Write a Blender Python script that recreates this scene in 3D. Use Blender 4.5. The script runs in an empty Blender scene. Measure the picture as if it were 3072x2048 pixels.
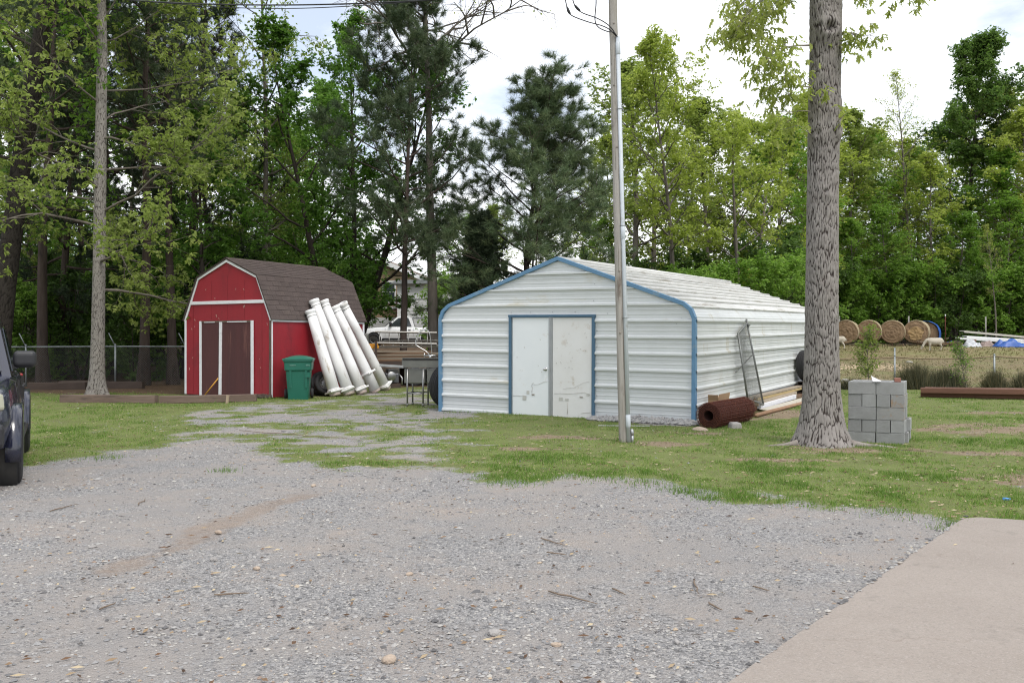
import bpy, math, random
import numpy as np
from mathutils import Vector, Matrix, Euler

# ------------------------------------------------------------------ camera, sky, sun, exposure
scn = bpy.context.scene
COL = scn.collection
F = 2800.0                      # focal length in photograph pixels (photo 3072 wide)
CAMH = 1.55
cam_d = bpy.data.cameras.new('camera'); cam = bpy.data.objects.new('camera', cam_d); COL.objects.link(cam)
cam_d.sensor_width = 36.0; cam_d.lens = F / 3072 * 36.0
cam_d.clip_start = 0.05; cam_d.clip_end = 3000
cam.location = (0, 0, CAMH); cam.rotation_euler = (math.radians(90), 0, 0)
scn.camera = cam

SUN_EL, SUN_AZ = math.radians(56), math.radians(148)      # azimuth clockwise from +Y: behind the camera, to the right
w = bpy.data.worlds.new('World'); scn.world = w; w.use_nodes = True
nt = w.node_tree; nt.nodes.clear()
def wn(t, **k):
    n = nt.nodes.new(t)
    for a, b in k.items(): setattr(n, a, b)
    return n
wout = wn('ShaderNodeOutputWorld'); wbg = wn('ShaderNodeBackground'); wbg.inputs[1].default_value = 0.12
sky = wn('ShaderNodeTexSky', sky_type='NISHITA', sun_disc=False)
sky.sun_elevation = SUN_EL; sky.sun_rotation = SUN_AZ; sky.altitude = 150; sky.air_density = 1.0; sky.dust_density = 2.5
tc = wn('ShaderNodeTexCoord'); mp = wn('ShaderNodeMapping'); mp.inputs['Scale'].default_value = (1.0, 1.0, 2.6)
mp.inputs['Location'].default_value = (3.1, 1.7, 0.4)
cn = wn('ShaderNodeTexNoise'); cn.inputs['Scale'].default_value = 2.6; cn.inputs['Detail'].default_value = 9; cn.inputs['Roughness'].default_value = 0.58
cr = wn('ShaderNodeValToRGB'); cr.color_ramp.elements[0].position = 0.38; cr.color_ramp.elements[1].position = 0.58
cr.color_ramp.elements[0].color = (0.30, 0.30, 0.30, 1); cr.color_ramp.elements[1].color = (1, 1, 1, 1)
mx = wn('ShaderNodeMix', data_type='RGBA'); mx.inputs[7].default_value = (8.6, 8.7, 8.9, 1)
L = nt.links
L.new(tc.outputs['Generated'], mp.inputs['Vector']); L.new(mp.outputs[0], cn.inputs['Vector'])
L.new(cn.outputs['Fac'], cr.inputs['Fac']); L.new(cr.outputs['Color'], mx.inputs[0])
L.new(sky.outputs[0], mx.inputs[6]); L.new(mx.outputs[2], wbg.inputs[0]); L.new(wbg.outputs[0], wout.inputs[0])

sun_d = bpy.data.lights.new('sun', 'SUN'); sun_d.energy = 1.45; sun_d.angle = math.radians(20); sun_d.color = (1.0, 0.965, 0.91)
sun = bpy.data.objects.new('sun', sun_d); COL.objects.link(sun)
sdir = Vector((math.sin(SUN_AZ) * math.cos(SUN_EL), math.cos(SUN_AZ) * math.cos(SUN_EL), math.sin(SUN_EL)))
sun.rotation_euler = (-sdir).to_track_quat('-Z', 'Y').to_euler(); sun.location = sdir * 60
vs = scn.view_settings; vs.view_transform = 'Standard'; vs.look = 'None'; vs.exposure = 0.66; vs.gamma = 1.0
try: vs.use_curve_mapping = False
except Exception: pass
scn.render.engine = 'CYCLES'
scn.cycles.max_bounces = 8; scn.cycles.diffuse_bounces = 5; scn.cycles.transmission_bounces = 4; scn.cycles.use_denoising = True; scn.cycles.adaptive_threshold = 0.02; scn.cycles.denoising_prefilter = 'NONE'; scn.cycles.filter_width = 1.15
scn.render.use_persistent_data = False

# ------------------------------------------------------------------ numbers
RNG = np.random.default_rng(7)
def sstep(a, b, x):
    t = np.clip((np.asarray(x, float) - a) / (b - a), 0, 1); return t * t * (3 - 2 * t)
def _h(ix, iy, iz, s):
    n = (ix.astype(np.int64) * 374761393 + iy.astype(np.int64) * 668265263 + iz.astype(np.int64) * 2147483647 + s * 1274126177) & 0xffffffff
    n = ((n ^ (n >> 13)) * 1274126177) & 0xffffffff
    n = ((n ^ (n >> 15)) * 2246822519) & 0xffffffff
    n = n ^ (n >> 16)
    return n.astype(float) / 2147483647.5 - 1.0
def vnoise(x, y, z=0.0, s=0):
    x, y, z = np.broadcast_arrays(np.asarray(x, float), np.asarray(y, float), np.asarray(z, float))
    fx, fy, fz = np.floor(x), np.floor(y), np.floor(z)
    ux, uy, uz = x - fx, y - fy, z - fz
    ux, uy, uz = [t * t * (3 - 2 * t) for t in (ux, uy, uz)]
    r = 0
    for i in (0, 1):
        for j in (0, 1):
            for k in (0, 1):
                wgt = (ux if i else 1 - ux) * (uy if j else 1 - uy) * (uz if k else 1 - uz)
                r = r + wgt * _h(fx + i, fy + j, fz + k, s)
    return r
def fbm(x, y, z=0.0, s=0, o=4):
    a, r, t = 1.0, 0, 0
    for i in range(o):
        r = r + a * vnoise(np.asarray(x) * 2 ** i, np.asarray(y) * 2 ** i, np.asarray(z) * 2 ** i, s + i); t += a; a *= .5
    return r / t
def zg(x, y):
    "height of the ground"
    x = np.asarray(x, float); y = np.asarray(y, float)
    z = 0.0105 * np.clip(y - 15, 0, 17) + 1.15 * sstep(31, 58, y) + 0.012 * np.clip(y - 58, 0, 400)
    z = z - 0.16 * np.exp(-((y - 31) / 2.2) ** 2) * sstep(7, 10, x)
    z = z + 0.02 * vnoise(x * .35, y * .35, 0, 5) * sstep(6, 12, y) + 0.006 * vnoise(x * 1.7, y * 1.7, 0, 9)
    return z
def zf(x, y): return float(zg(x, y))
def at(sx, sy, Y):                      # a point of the photograph at distance Y
    return Vector(((sx - 1536) / F * Y, Y, CAMH - (sy - 1024) / F * Y))
def gp(sx, sy, z=0.0):                  # a point of the photograph on level z
    Y = (CAMH - z) * F / (sy - 1024); return at(sx, sy, Y)
def gx(sx, Y):                          # ground point at distance Y under photo column sx
    X = (sx - 1536) / F * Y; return Vector((X, Y, zf(X, Y)))

# ------------------------------------------------------------------ materials
def new_mat(name):
    m = bpy.data.materials.new(name); m.use_nodes = True
    t = m.node_tree; t.nodes.clear()
    def n(ty, **k):
        q = t.nodes.new(ty)
        for a, b in k.items(): setattr(q, a, b)
        return q
    out = n('ShaderNodeOutputMaterial')
    return m, n, t.links.new, out
def rgba(c): return (c[0], c[1], c[2], 1)
def mat(name, c1, c2=None, scale=4, rough=.8, metal=0, bump=0, bscale=None, stretch=(1, 1, 1), spot=None, spot_scale=3, spot_amt=.5, spec=.5, coat=0, var=0, detail=8, spot_stretch=None):
    "principled surface: two colours mixed by noise, a third laid on in spots, bump by fine noise"
    m, n, k, out = new_mat(name)
    b = n('ShaderNodeBsdfPrincipled'); k(b.outputs[0], out.inputs[0])
    b.inputs['Roughness'].default_value = rough; b.inputs['Metallic'].default_value = metal
    b.inputs['Specular IOR Level'].default_value = spec; b.inputs['Coat Weight'].default_value = coat
    tc = n('ShaderNodeTexCoord'); oi = n('ShaderNodeObjectInfo')
    add = n('ShaderNodeVectorMath', operation='MULTIPLY_ADD'); add.inputs[1].default_value = (37, 51, 23)
    k(oi.outputs['Random'], add.inputs[0]); k(tc.outputs['Object'], add.inputs[2])
    mp = n('ShaderNodeMapping'); mp.inputs['Scale'].default_value = stretch; k(add.outputs[0], mp.inputs[0])
    nz = n('ShaderNodeTexNoise'); nz.inputs['Scale'].default_value = scale; nz.inputs['Detail'].default_value = detail; nz.inputs['Roughness'].default_value = .65
    k(mp.outputs[0], nz.inputs['Vector'])
    rp = n('ShaderNodeMapRange'); rp.inputs[1].default_value = .32; rp.inputs[2].default_value = .68; k(nz.outputs['Fac'], rp.inputs[0])
    mx = n('ShaderNodeMix', data_type='RGBA'); mx.inputs[6].default_value = rgba(c1); mx.inputs[7].default_value = rgba(c2 or c1)
    k(rp.outputs[0], mx.inputs[0]); col = mx.outputs[2]
    if spot:
        mp2 = n('ShaderNodeMapping'); mp2.inputs['Scale'].default_value = spot_stretch or stretch; k(add.outputs[0], mp2.inputs[0])
        nz2 = n('ShaderNodeTexNoise'); nz2.inputs['Scale'].default_value = spot_scale; nz2.inputs['Detail'].default_value = 10; nz2.inputs['Roughness'].default_value = .7
        k(mp2.outputs[0], nz2.inputs['Vector'])
        r2 = n('ShaderNodeMapRange'); r2.inputs[1].default_value = .5 + .25 * (1 - spot_amt) - .12; r2.inputs[2].default_value = r2.inputs[1].default_value + .12
        k(nz2.outputs['Fac'], r2.inputs[0])
        m2 = n('ShaderNodeMix', data_type='RGBA'); k(r2.outputs[0], m2.inputs[0]); k(col, m2.inputs[6]); m2.inputs[7].default_value = rgba(spot); col = m2.outputs[2]
    if var:
        hs = n('ShaderNodeHueSaturation'); mr = n('ShaderNodeMapRange'); mr.inputs[3].default_value = 1 - var; mr.inputs[4].default_value = 1 + var
        k(oi.outputs['Random'], mr.inputs[0]); k(mr.outputs[0], hs.inputs['Value']); k(col, hs.inputs['Color']); col = hs.outputs[0]
    k(col, b.inputs['Base Color'])
    if bump:
        nb = n('ShaderNodeTexNoise'); nb.inputs['Scale'].default_value = bscale or scale * 6; nb.inputs['Detail'].default_value = 8
        k(mp.outputs[0], nb.inputs['Vector'])
        bp = n('ShaderNodeBump'); bp.inputs['Strength'].default_value = min(1, bump); bp.inputs['Distance'].default_value = .02
        k(nb.outputs['Fac'], bp.inputs['Height']); k(bp.outputs[0], b.inputs['Normal'])
    return m
def leaf_mat(name, dark, mid, light, trans=.38, rough=.55):
    "leaf: the colour runs with the per-leaf 'tint' attribute; part of the light passes through"
    m, n, k, out = new_mat(name)
    at_ = n('ShaderNodeAttribute', attribute_name='tint'); oi = n('ShaderNodeObjectInfo')
    mr = n('ShaderNodeMapRange'); mr.inputs[3].default_value = -.1; mr.inputs[4].default_value = .1; k(oi.outputs['Random'], mr.inputs[0])
    ad = n('ShaderNodeMath', operation='ADD'); k(at_.outputs['Fac'], ad.inputs[0]); k(mr.outputs[0], ad.inputs[1])
    r = n('ShaderNodeValToRGB'); e = r.color_ramp.elements; e[0].position = .1; e[1].position = .9; e[0].color = rgba(dark); e[1].color = rgba(light)
    q = r.color_ramp.elements.new(.5); q.color = rgba(mid); k(ad.outputs[0], r.inputs[0])
    b = n('ShaderNodeBsdfPrincipled'); b.inputs['Roughness'].default_value = rough; b.inputs['Specular IOR Level'].default_value = .3
    tr = n('ShaderNodeBsdfTranslucent'); mixs = n('ShaderNodeMixShader'); mixs.inputs[0].default_value = trans
    k(r.outputs[0], b.inputs['Base Color'])
    hs = n('ShaderNodeHueSaturation'); hs.inputs['Value'].default_value = 1.85; hs.inputs['Saturation'].default_value = 1.05
    k(r.outputs[0], hs.inputs['Color']); k(hs.outputs[0], tr.inputs[0])
    k(b.outputs[0], mixs.inputs[1]); k(tr.outputs[0], mixs.inputs[2]); k(mixs.outputs[0], out.inputs[0])
    return m
def bark_mat(name, c1, c2, c3, sc=9):
    return mat(name, c1, c2, scale=sc, stretch=(1, 1, .18), rough=.95, bump=.9, bscale=sc * 2.2, spot=c3, spot_scale=sc * .35, spot_amt=.35, spec=.2, var=.1)

# ------------------------------------------------------------------ objects
def link(name, data, parent=None):
    o = bpy.data.objects.new(name, data); COL.objects.link(o)
    if parent is not None: o.parent = parent
    return o
def tag(o, label=None, cat=None, group=None, kind=None):
    if label: o['label'] = label
    if cat:
        o['category'] = cat
        if not kind: o['kind'] = 'thing'
    if group: o['group'] = group
    if kind: o['kind'] = kind
    return o
def thing(name, loc=(0, 0, 0), rz=0, label=None, cat=None, group=None, rot=None):
    o = link(name, None); o.location = loc; o.rotation_euler = rot or (0, 0, rz); o.empty_display_size = .2
    return tag(o, label, cat, group)
def np_mesh(name, V, Fc, m, smooth=False, tint=None):
    "mesh from numpy arrays, all faces with the same number of corners"
    V = np.asarray(V, np.float32).reshape(-1, 3); Fc = np.asarray(Fc, np.int32); nf, k = Fc.shape
    me = bpy.data.meshes.new(name)
    me.vertices.add(len(V)); me.vertices.foreach_set('co', V.ravel())
    me.loops.add(nf * k); me.loops.foreach_set('vertex_index', Fc.ravel())
    me.polygons.add(nf); me.polygons.foreach_set('loop_start', np.arange(nf, dtype=np.int32) * k)
    try: me.polygons.foreach_set('loop_total', np.full(nf, k, np.int32))
    except Exception: pass
    me.polygons.foreach_set('use_smooth', np.full(nf, smooth))
    if tint is not None:
        a = me.attributes.new('tint', 'FLOAT', 'POINT'); a.data.foreach_set('value', np.asarray(tint, np.float32))
    me.materials.append(m); me.update(); me.validate()
    return me
class MB:
    "collects boxes, tubes, prisms ... and builds them as ONE mesh"
    def __init__(s): s.v = []; s.f = []; s.sm = []
    def add(s, vs, fs, smooth=False, M=None):
        o = len(s.v)
        s.v += [tuple(M @ Vector(v)) for v in vs] if M is not None else [tuple(v) for v in vs]
        s.f += [tuple(i + o for i in f) for f in fs]; s.sm += [smooth] * len(fs); return s
    def box(s, c, d, rot=None, M=None, taper=1.0):
        x, y, z = d[0] / 2, d[1] / 2, d[2] / 2; R = Euler(rot).to_matrix() if rot else None
        P = []
        for sx, sy, sz in ((-1, -1, -1), (1, -1, -1), (1, 1, -1), (-1, 1, -1), (-1, -1, 1), (1, -1, 1), (1, 1, 1), (-1, 1, 1)):
            t = taper if sz > 0 else 1
            p = Vector((sx * x * t, sy * y * t, sz * z)); p = R @ p if R else p; P.append(p + Vector(c))
        return s.add(P, [(0, 3, 2, 1), (4, 5, 6, 7), (0, 1, 5, 4), (1, 2, 6, 5), (2, 3, 7, 6), (3, 0, 4, 7)], False, M)
    def tube(s, pts, r, n=8, cap=True, M=None, smooth=True):
        pts = [Vector(p) for p in pts]; N = len(pts); rr = r if isinstance(r, (list, tuple)) else [r] * N
        vs, fs = [], []; ref = None
        for i, p in enumerate(pts):
            d = (pts[min(i + 1, N - 1)] - pts[max(i - 1, 0)])
            if d.length < 1e-9: d = Vector((0, 0, 1))
            d.normalize()
            if ref is None: ref = Vector((1, 0, 0)) if abs(d.x) < .8 else Vector((0, 1, 0))
            u = (ref - d * ref.dot(d))
            if u.length < 1e-6: u = d.orthogonal()
            u.normalize(); ref = u; q = d.cross(u)
            for j in range(n):
                a = 2 * math.pi * j / n; vs.append(p + (u * math.cos(a) + q * math.sin(a)) * rr[i])
        for i in range(N - 1):
            for j in range(n):
                a, b = i * n + j, i * n + (j + 1) % n; fs.append((a, b, b + n, a + n))
        if cap: fs += [tuple(range(n - 1, -1, -1)), tuple(range((N - 1) * n, N * n))]
        return s.add(vs, fs, smooth, M)
    def lathe(s, prof, n=24, M=None, smooth=True, axis='z', cap=True):
        vs, fs = [], []
        for r, h in prof:
            for j in range(n):
                a = 2 * math.pi * j / n; c, q = r * math.cos(a), r * math.sin(a)
                vs.append((c, q, h) if axis == 'z' else ((c, h, q) if axis == 'y' else (h, c, q)))
        N = len(prof)
        for i in range(N - 1):
            for j in range(n):
                a, b = i * n + j, i * n + (j + 1) % n; fs.append((a, b, b + n, a + n))
        if cap: fs += [tuple(range(n - 1, -1, -1)), tuple(range((N - 1) * n, N * n))]
        return s.add(vs, fs, smooth, M)
    def prism(s, poly, a, b, axis='y', M=None):
        "polygon (u, v) swept between a and b along the axis"
        def P(u, v, h): return {'y': (u, h, v), 'x': (h, u, v), 'z': (u, v, h)}[axis]
        n = len(poly); vs = [P(u, v, a) for u, v in poly] + [P(u, v, b) for u, v in poly]
        fs = [tuple(range(n)), tuple(range(2 * n - 1, n - 1, -1))] + [(i, i + n, (i + 1) % n + n, (i + 1) % n) for i in range(n)]
        return s.add(vs, fs, False, M)
    def grid(s, P, smooth=True, M=None, closed=False):
        "P[i][j] points"
        R, C = len(P), len(P[0]); vs = [p for row in P for p in row]; fs = []
        for i in range(R - 1):
            for j in range(C if closed else C - 1):
                a, b = i * C + j, i * C + (j + 1) % C; fs.append((a, b, b + C, a + C))
        return s.add(vs, fs, smooth, M)
    def mesh(s, name, m):
        me = bpy.data.meshes.new(name); me.from_pydata(s.v, [], s.f); me.polygons.foreach_set('use_smooth', s.sm)
        me.materials.append(m); me.update(); return me
    def build(s, name, m, parent=None, bevel=0, sub=0, fixn=True):
        me = s.mesh(name, m)
        if fixn:
            import bmesh
            bm = bmesh.new(); bm.from_mesh(me); bmesh.ops.recalc_face_normals(bm, faces=bm.faces); bm.to_mesh(me); bm.free()
        o = link(name, me, parent)
        if bevel:
            b = o.modifiers.new('edges', 'BEVEL'); b.width = bevel; b.segments = 2; b.limit_method = 'ANGLE'; b.angle_limit = .7
        if sub:
            q = o.modifiers.new('smooth', 'SUBSURF'); q.levels = sub; q.render_levels = sub
        return o
def copy_tree(o, parent=None):
    c = o.copy(); COL.objects.link(c)
    if parent is not None: c.parent = parent
    for ch in list(o.children): copy_tree(ch, c)
    return c

# ------------------------------------------------------------------ where gravel, bare dirt and pasture lie (metres on the ground)
K = 3072 / 2352
def gd(x, y):
    p = gp(x * K, y * K); return (p.x, p.y)
edge = [(-700, 1085), (-200, 1080), (60, 1068), (150, 1052), (230, 1045), (350, 1032), (450, 1010), (530, 1003), (600, 1030), (640, 1055), (740, 1068), (830, 1078), (920, 1082), (1000, 1084),
        (1080, 1092), (1150, 1102), (1220, 1098), (1300, 1093), (1380, 1100), (1450, 1104), (1560, 1124), (1650, 1148), (1720, 1152), (1800, 1150), (1900, 1158), (2000, 1166), (2100, 1180), (2180, 1192)]
GRAVEL = np.array([gd(*p) for p in edge] + [(3.98, 8.0), (9.0, 5.0), (9.0, -6), (-12, -6), (-14, 4)])
DRIVE = np.array([gd(*p) for p in ((360, 1030), (400, 985), (420, 960), (560, 938), (760, 928), (870, 908), (1010, 902), (1020, 955), (1075, 975), (1040, 1000), (1000, 1030), (960, 1060), (700, 1066), (600, 1030), (530, 1003))])
def sdf(P, x, y):
    "distance to a polygon's edge, positive inside"
    x = np.asarray(x, float); y = np.asarray(y, float); d = np.full(x.shape, 1e9); ins = np.zeros(x.shape, bool)
    for i in range(len(P)):
        ax, ay = P[i]; bx, by = P[(i + 1) % len(P)]
        t = np.clip(((x - ax) * (bx - ax) + (y - ay) * (by - ay)) / ((bx - ax) ** 2 + (by - ay) ** 2 + 1e-12), 0, 1)
        d = np.minimum(d, np.hypot(x - ax - t * (bx - ax), y - ay - t * (by - ay)))
        c = ((ay > y) != (by > y)) & (x < (bx - ax) * (y - ay) / (by - ay + 1e-12) + ax); ins ^= c
    return np.where(ins, d, -d)
def blob(x, y, c, rx, ry, rot=0):
    "1 in the middle of an oval, 0 at its rim"
    u, v = x - c[0], y - c[1]; a = math.radians(rot); p, q = u * math.cos(a) + v * math.sin(a), -u * math.sin(a) + v * math.cos(a)
    return np.clip(1 - np.hypot(p / rx, q / ry), 0, 1)
def masks(x, y):
    n1 = fbm(x * .9, y * .9, 0, 11); n2 = fbm(x * 3.1, y * 3.1, 0, 21)
    g = sstep(-.75, .55, sdf(GRAVEL, x, y) + .6 * n1 + .55 * n2)
    far = np.zeros_like(g)                              # the stony drive that runs on to the sheds
    for c, rx, ry, r in ((gd(640, 968), 3.2, 1.3, 5), (gd(860, 962), 2.9, 1.9, 0), (gd(1000, 958), 1.7, 2.3, 0), (gd(930, 925), 2.0, 1.6, 0), (gd(560, 992), 1.5, 1.6, 0), (gd(860, 1020), 2.6, .7, 0), (gd(1000, 990), 1.4, .7, 0)):
        far = np.maximum(far, blob(x, y, c, rx, ry, r))
    dr = sstep(-.9, .5, sdf(DRIVE, x, y) + .35 * n1)                      # thin grass over old stone all along the drive
    g = np.maximum(g, dr * np.clip(.53 + .8 * n2 + .5 * n1, 0, .85))
    g = np.maximum(g, np.clip(sstep(.05, .85, far + .65 * n2 + .35 * n1), 0, 1) * .80)
    g = np.maximum(g, .8 * sstep(.2, .6, blob(x, y, (2.75, 17.45), 1.1, .5, -29) * 1.6 + .25 * n2))   # threshold of the white garage
    d = np.zeros_like(g)
    for c, rx, ry, r in (((1.0, 15.0), 1.7, .75, 0), ((2.2, 14.0), 1.2, .6, 0), ((4.9, 13.3), 2.1, .8, 0), ((6.7, 13.0), 1.6, .5, 0), ((9.4, 16.4), 4.6, 1.9, 0), ((7.2, 9.75), 1.5, .9, 0), ((6.0, 10.6), 1.9, .9, 0), ((8.2, 12.6), 2.2, .8, 0), ((3.6, 12.2), 1.2, .4, 0), ((.2, 13.4), 1.3, .4, 0), ((5.6, 19.4), .9, 3.5, -30), ((10.7, 19.8), 2.4, .5, 0), ((3.2, 15.6), 1.4, .4, -20), ((5.6, 14.6), 1.0, .6, 0), ((8.6, 11.2), .9, .5, 0)):
        d = np.maximum(d, blob(x, y, c, rx, ry, r))
    d = sstep(.12, .85, d * .85 + .55 * n2 + .25 * n1)
    d = d * (1 - g)
    past = sstep(28.4, 30.2, y + .5 * n1) * sstep(5.5, 7.5, x)
    lit = sstep(25.0, 26.6, y + .8 * n1 + .5 * n2) * (1 - sstep(4.5, 7.0, x)) * np.where(x > -5.5, sstep(27, 30, y), 1)
    lit = np.maximum(lit, sstep(57.5, 60, y))
    return g, d, past, lit
rut = [gd(250, 1312), gd(400, 1255), gd(560, 1180), gd(720, 1130)]
def rutmask(x, y):
    r = np.zeros(np.shape(x))
    for (ax, ay), (bx, by) in zip(rut, rut[1:]):
        t = np.clip(((x - ax) * (bx - ax) + (y - ay) * (by - ay)) / ((bx - ax) ** 2 + (by - ay) ** 2), 0, 1)
        dd = np.hypot(x - ax - t * (bx - ax), y - ay - t * (by - ay)); r = np.maximum(r, 1 - dd / .30)
    return sstep(.1, 1.0, r + .9 * fbm(x * 2.6, y * 2.6, 0, 41)) * .8

def axis(lo, hi, step, flo, fhi):
    a = list(np.arange(lo, hi + 1e-6, step)); s = step; x = a[-1]
    while x < fhi: s *= 1.22; x += s; a.append(x)
    s = step; x = a[0]; b = []
    while x > flo: s *= 1.22; x -= s; b.append(x)
    return np.array(b[::-1] + a)
gxs = axis(-14, 14, .11, -700, 700); gys = axis(3, 27, .11, -60, 1400)
GX, GY = np.meshgrid(gxs, gys); fxx, fyy = GX.ravel(), GY.ravel()
g_, d_, p_, l_ = masks(fxx, fyy); r_ = rutmask(fxx, fyy)
gz = zg(fxx, fyy) - .012 * r_ * g_
nx_, ny_ = len(gxs), len(gys)
ii = (np.arange(ny_ - 1)[:, None] * nx_ + np.arange(nx_ - 1)[None, :]).ravel()

m, n, k, out = new_mat('yard_ground')
b = n('ShaderNodeBsdfPrincipled'); b.inputs['Roughness'].default_value = .95; b.inputs['Specular IOR Level'].default_value = .15; k(b.outputs[0], out.inputs[0])
geo = n('ShaderNodeNewGeometry'); pos = geo.outputs['Position']
def noise(sc, det=6, ro=.6, st=None):
    q = n('ShaderNodeTexNoise'); q.inputs['Scale'].default_value = sc; q.inputs['Detail'].default_value = det; q.inputs['Roughness'].default_value = ro
    if st:
        mp_ = n('ShaderNodeMapping'); mp_.inputs['Scale'].default_value = st; k(pos, mp_.inputs[0]); k(mp_.outputs[0], q.inputs['Vector'])
    else: k(pos, q.inputs['Vector'])
    return q.outputs['Fac']
def ramp(src, *st):
    r = n('ShaderNodeValToRGB'); e = r.color_ramp.elements
    e[0].position, e[0].color = st[0][0], rgba(st[0][1]); e[1].position, e[1].color = st[-1][0], rgba(st[-1][1])
    for p, c in st[1:-1]: q = e.new(p); q.color = rgba(c)
    k(src, r.inputs[0]); return r.outputs[0]
def mixc(f, a, c):
    q = n('ShaderNodeMix', data_type='RGBA'); k(f, q.inputs[0]); k(a, q.inputs[6]); k(c, q.inputs[7]); return q.outputs[2]
def rng_(src, a, c, x=0., y=1.):
    q = n('ShaderNodeMapRange'); q.interpolation_type = 'SMOOTHSTEP'
    for i, v in zip((1, 2, 3, 4), (a, c, x, y)): q.inputs[i].default_value = v
    k(src, q.inputs[0]); return q.outputs[0]
def math_(op, a, c):
    q = n('ShaderNodeMath', operation=op)
    for i, v in enumerate((a, c)):
        if isinstance(v, (int, float)): q.inputs[i].default_value = v
        else: k(v, q.inputs[i])
    return q.outputs[0]
def attr(nm): return n('ShaderNodeAttribute', attribute_name=nm).outputs['Fac']
# crushed stone: voronoi pebbles of two sizes in greys, with tan fines between them
v1 = n('ShaderNodeTexVoronoi'); v1.inputs['Scale'].default_value = 56; k(pos, v1.inputs['Vector'])
v2 = n('ShaderNodeTexVoronoi'); v2.inputs['Scale'].default_value = 120; k(pos, v2.inputs['Vector'])
bw1 = n('ShaderNodeSeparateColor'); k(v1.outputs['Color'], bw1.inputs[0]); bw2 = n('ShaderNodeSeparateColor'); k(v2.outputs['Color'], bw2.inputs[0])
st1 = ramp(bw1.outputs[0], (0, (.105, .103, .104)), (.3, (.195, .193, .194)), (.62, (.27, .266, .264)), (.85, (.345, .335, .325)), (1, (.43, .415, .385)))
st2 = ramp(bw2.outputs[0], (0, (.12, .12, .122)), (.5, (.24, .235, .235)), (1, (.41, .395, .385)))
stone = mixc(rng_(bw1.outputs[1], .45, .55), st1, st2)
fines = ramp(noise(1.1, 8, .7), (.3, (.235, .225, .22)), (.5, (.275, .252, .235)), (.7, (.325, .272, .232)))
fgr = noise(220, 3, .6)
fines = mixc(rng_(fgr, .35, .65, 0, .35), fines, ramp(fgr, (.3, (.2, .19, .185)), (.7, (.44, .42, .40))))
grav = mixc(rng_(math_('ADD', noise(.8, 8, .65), math_('MULTIPLY', noise(9, 4), .25)), .52, .72, .05, .92), stone, fines)
rutc = ramp(noise(6, 8, .7), (.3, (.20, .145, .105)), (.7, (.30, .225, .17)))
grav = mixc(math_('MULTIPLY', rng_(math_('ADD', attr('rut'), math_('MULTIPLY', math_('SUBTRACT', noise(11, 8, .8), .5), 1.6)), .25, .95), .55), grav, rutc)
turf = ramp(noise(2.2, 10, .72), (.25, (.115, .115, .052)), (.45, (.125, .155, .048)), (.6, (.15, .19, .056)), (.8, (.215, .21, .11)))
turf = mixc(rng_(noise(34, 6, .7), .52, .66), turf, ramp(noise(60, 4), (.3, (.16, .12, .08)), (.7, (.30, .25, .17))))
dirt = ramp(noise(3.3, 10, .75), (.25, (.14, .10, .07)), (.5, (.22, .17, .115)), (.75, (.33, .275, .19)))
dirt = mixc(rng_(noise(48, 5, .7), .5, .62), dirt, ramp(noise(80, 3), (.3, (.11, .075, .05)), (.7, (.42, .36, .26))))
past = ramp(noise(.55, 10, .72), (.25, (.185, .135, .085)), (.45, (.22, .18, .10)), (.6, (.19, .195, .08)), (.8, (.26, .21, .13)))
past = mixc(rng_(noise(7, 8, .75), .5, .7, 0, .7), past, ramp(noise(9, 5), (.3, (.16, .105, .065)), (.7, (.36, .31, .20))))
litt = ramp(noise(5, 10, .75), (.25, (.05, .034, .022)), (.5, (.10, .066, .042)), (.75, (.17, .12, .08)))
jit = math_('MULTIPLY', math_('SUBTRACT', noise(17, 8, .8), .5), 1.5)
def edge_(nm): return rng_(math_('ADD', attr(nm), jit),   .36, .64)
c = mixc(edge_('dirt'), turf, dirt); c = mixc(edge_('pasture'), c, past); c = mixc(edge_('litter'), c, litt); c = mixc(edge_('gravel'), c, grav)
k(c, b.inputs['Base Color'])
hgt = math_('ADD', math_('MULTIPLY', v1.outputs['Distance'], -.9), math_('MULTIPLY', noise(60, 6, .7), .8))
bp = n('ShaderNodeBump'); bp.inputs['Strength'].default_value = .75; bp.inputs['Distance'].default_value = .018; k(hgt, bp.inputs['Height']); k(bp.outputs[0], b.inputs['Normal'])
GROUND_M = m
me = np_mesh('ground', np.stack([fxx, fyy, gz], 1), np.stack([ii, ii + 1, ii + 1 + nx_, ii + nx_], 1), m, True)
for nm, arr in (('gravel', g_), ('dirt', d_), ('pasture', p_), ('litter', l_), ('rut', r_)):
    a = me.attributes.new(nm, 'FLOAT', 'POINT'); a.data.foreach_set('value', arr.astype(np.float32))
tag(link('ground', me), kind='structure')

# concrete apron, bottom right
m, n, k, out = new_mat('apron_concrete')
b = n('ShaderNodeBsdfPrincipled'); b.inputs['Roughness'].default_value = .88; b.inputs['Specular IOR Level'].default_value = .25; k(b.outputs[0], out.inputs[0])
geo = n('ShaderNodeNewGeometry'); pos = geo.outputs['Position']
base = ramp(noise(1.3, 9, .7), (.28, (.225, .192, .168)), (.5, (.278, .240, .211)), (.72, (.345, .302, .268)))
base = mixc(rng_(noise(120, 4, .8), .38, .62, 0, .7), base, ramp(noise(160, 2), (.3, (.17, .145, .125)), (.7, (.42, .375, .33))))
base = mixc(rng_(noise(30, 8, .85), .40, .62, 0, .85), base, ramp(noise(70, 5, .8), (.32, (.155, .134, .118)), (.68, (.40, .358, .322))))
base = mixc(rng_(noise(2.6, 10, .78), .52, .74, 0, .75), base, ramp(noise(20, 4), (.3, (.135, .12, .108)), (.7, (.215, .19, .168))))
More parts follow.
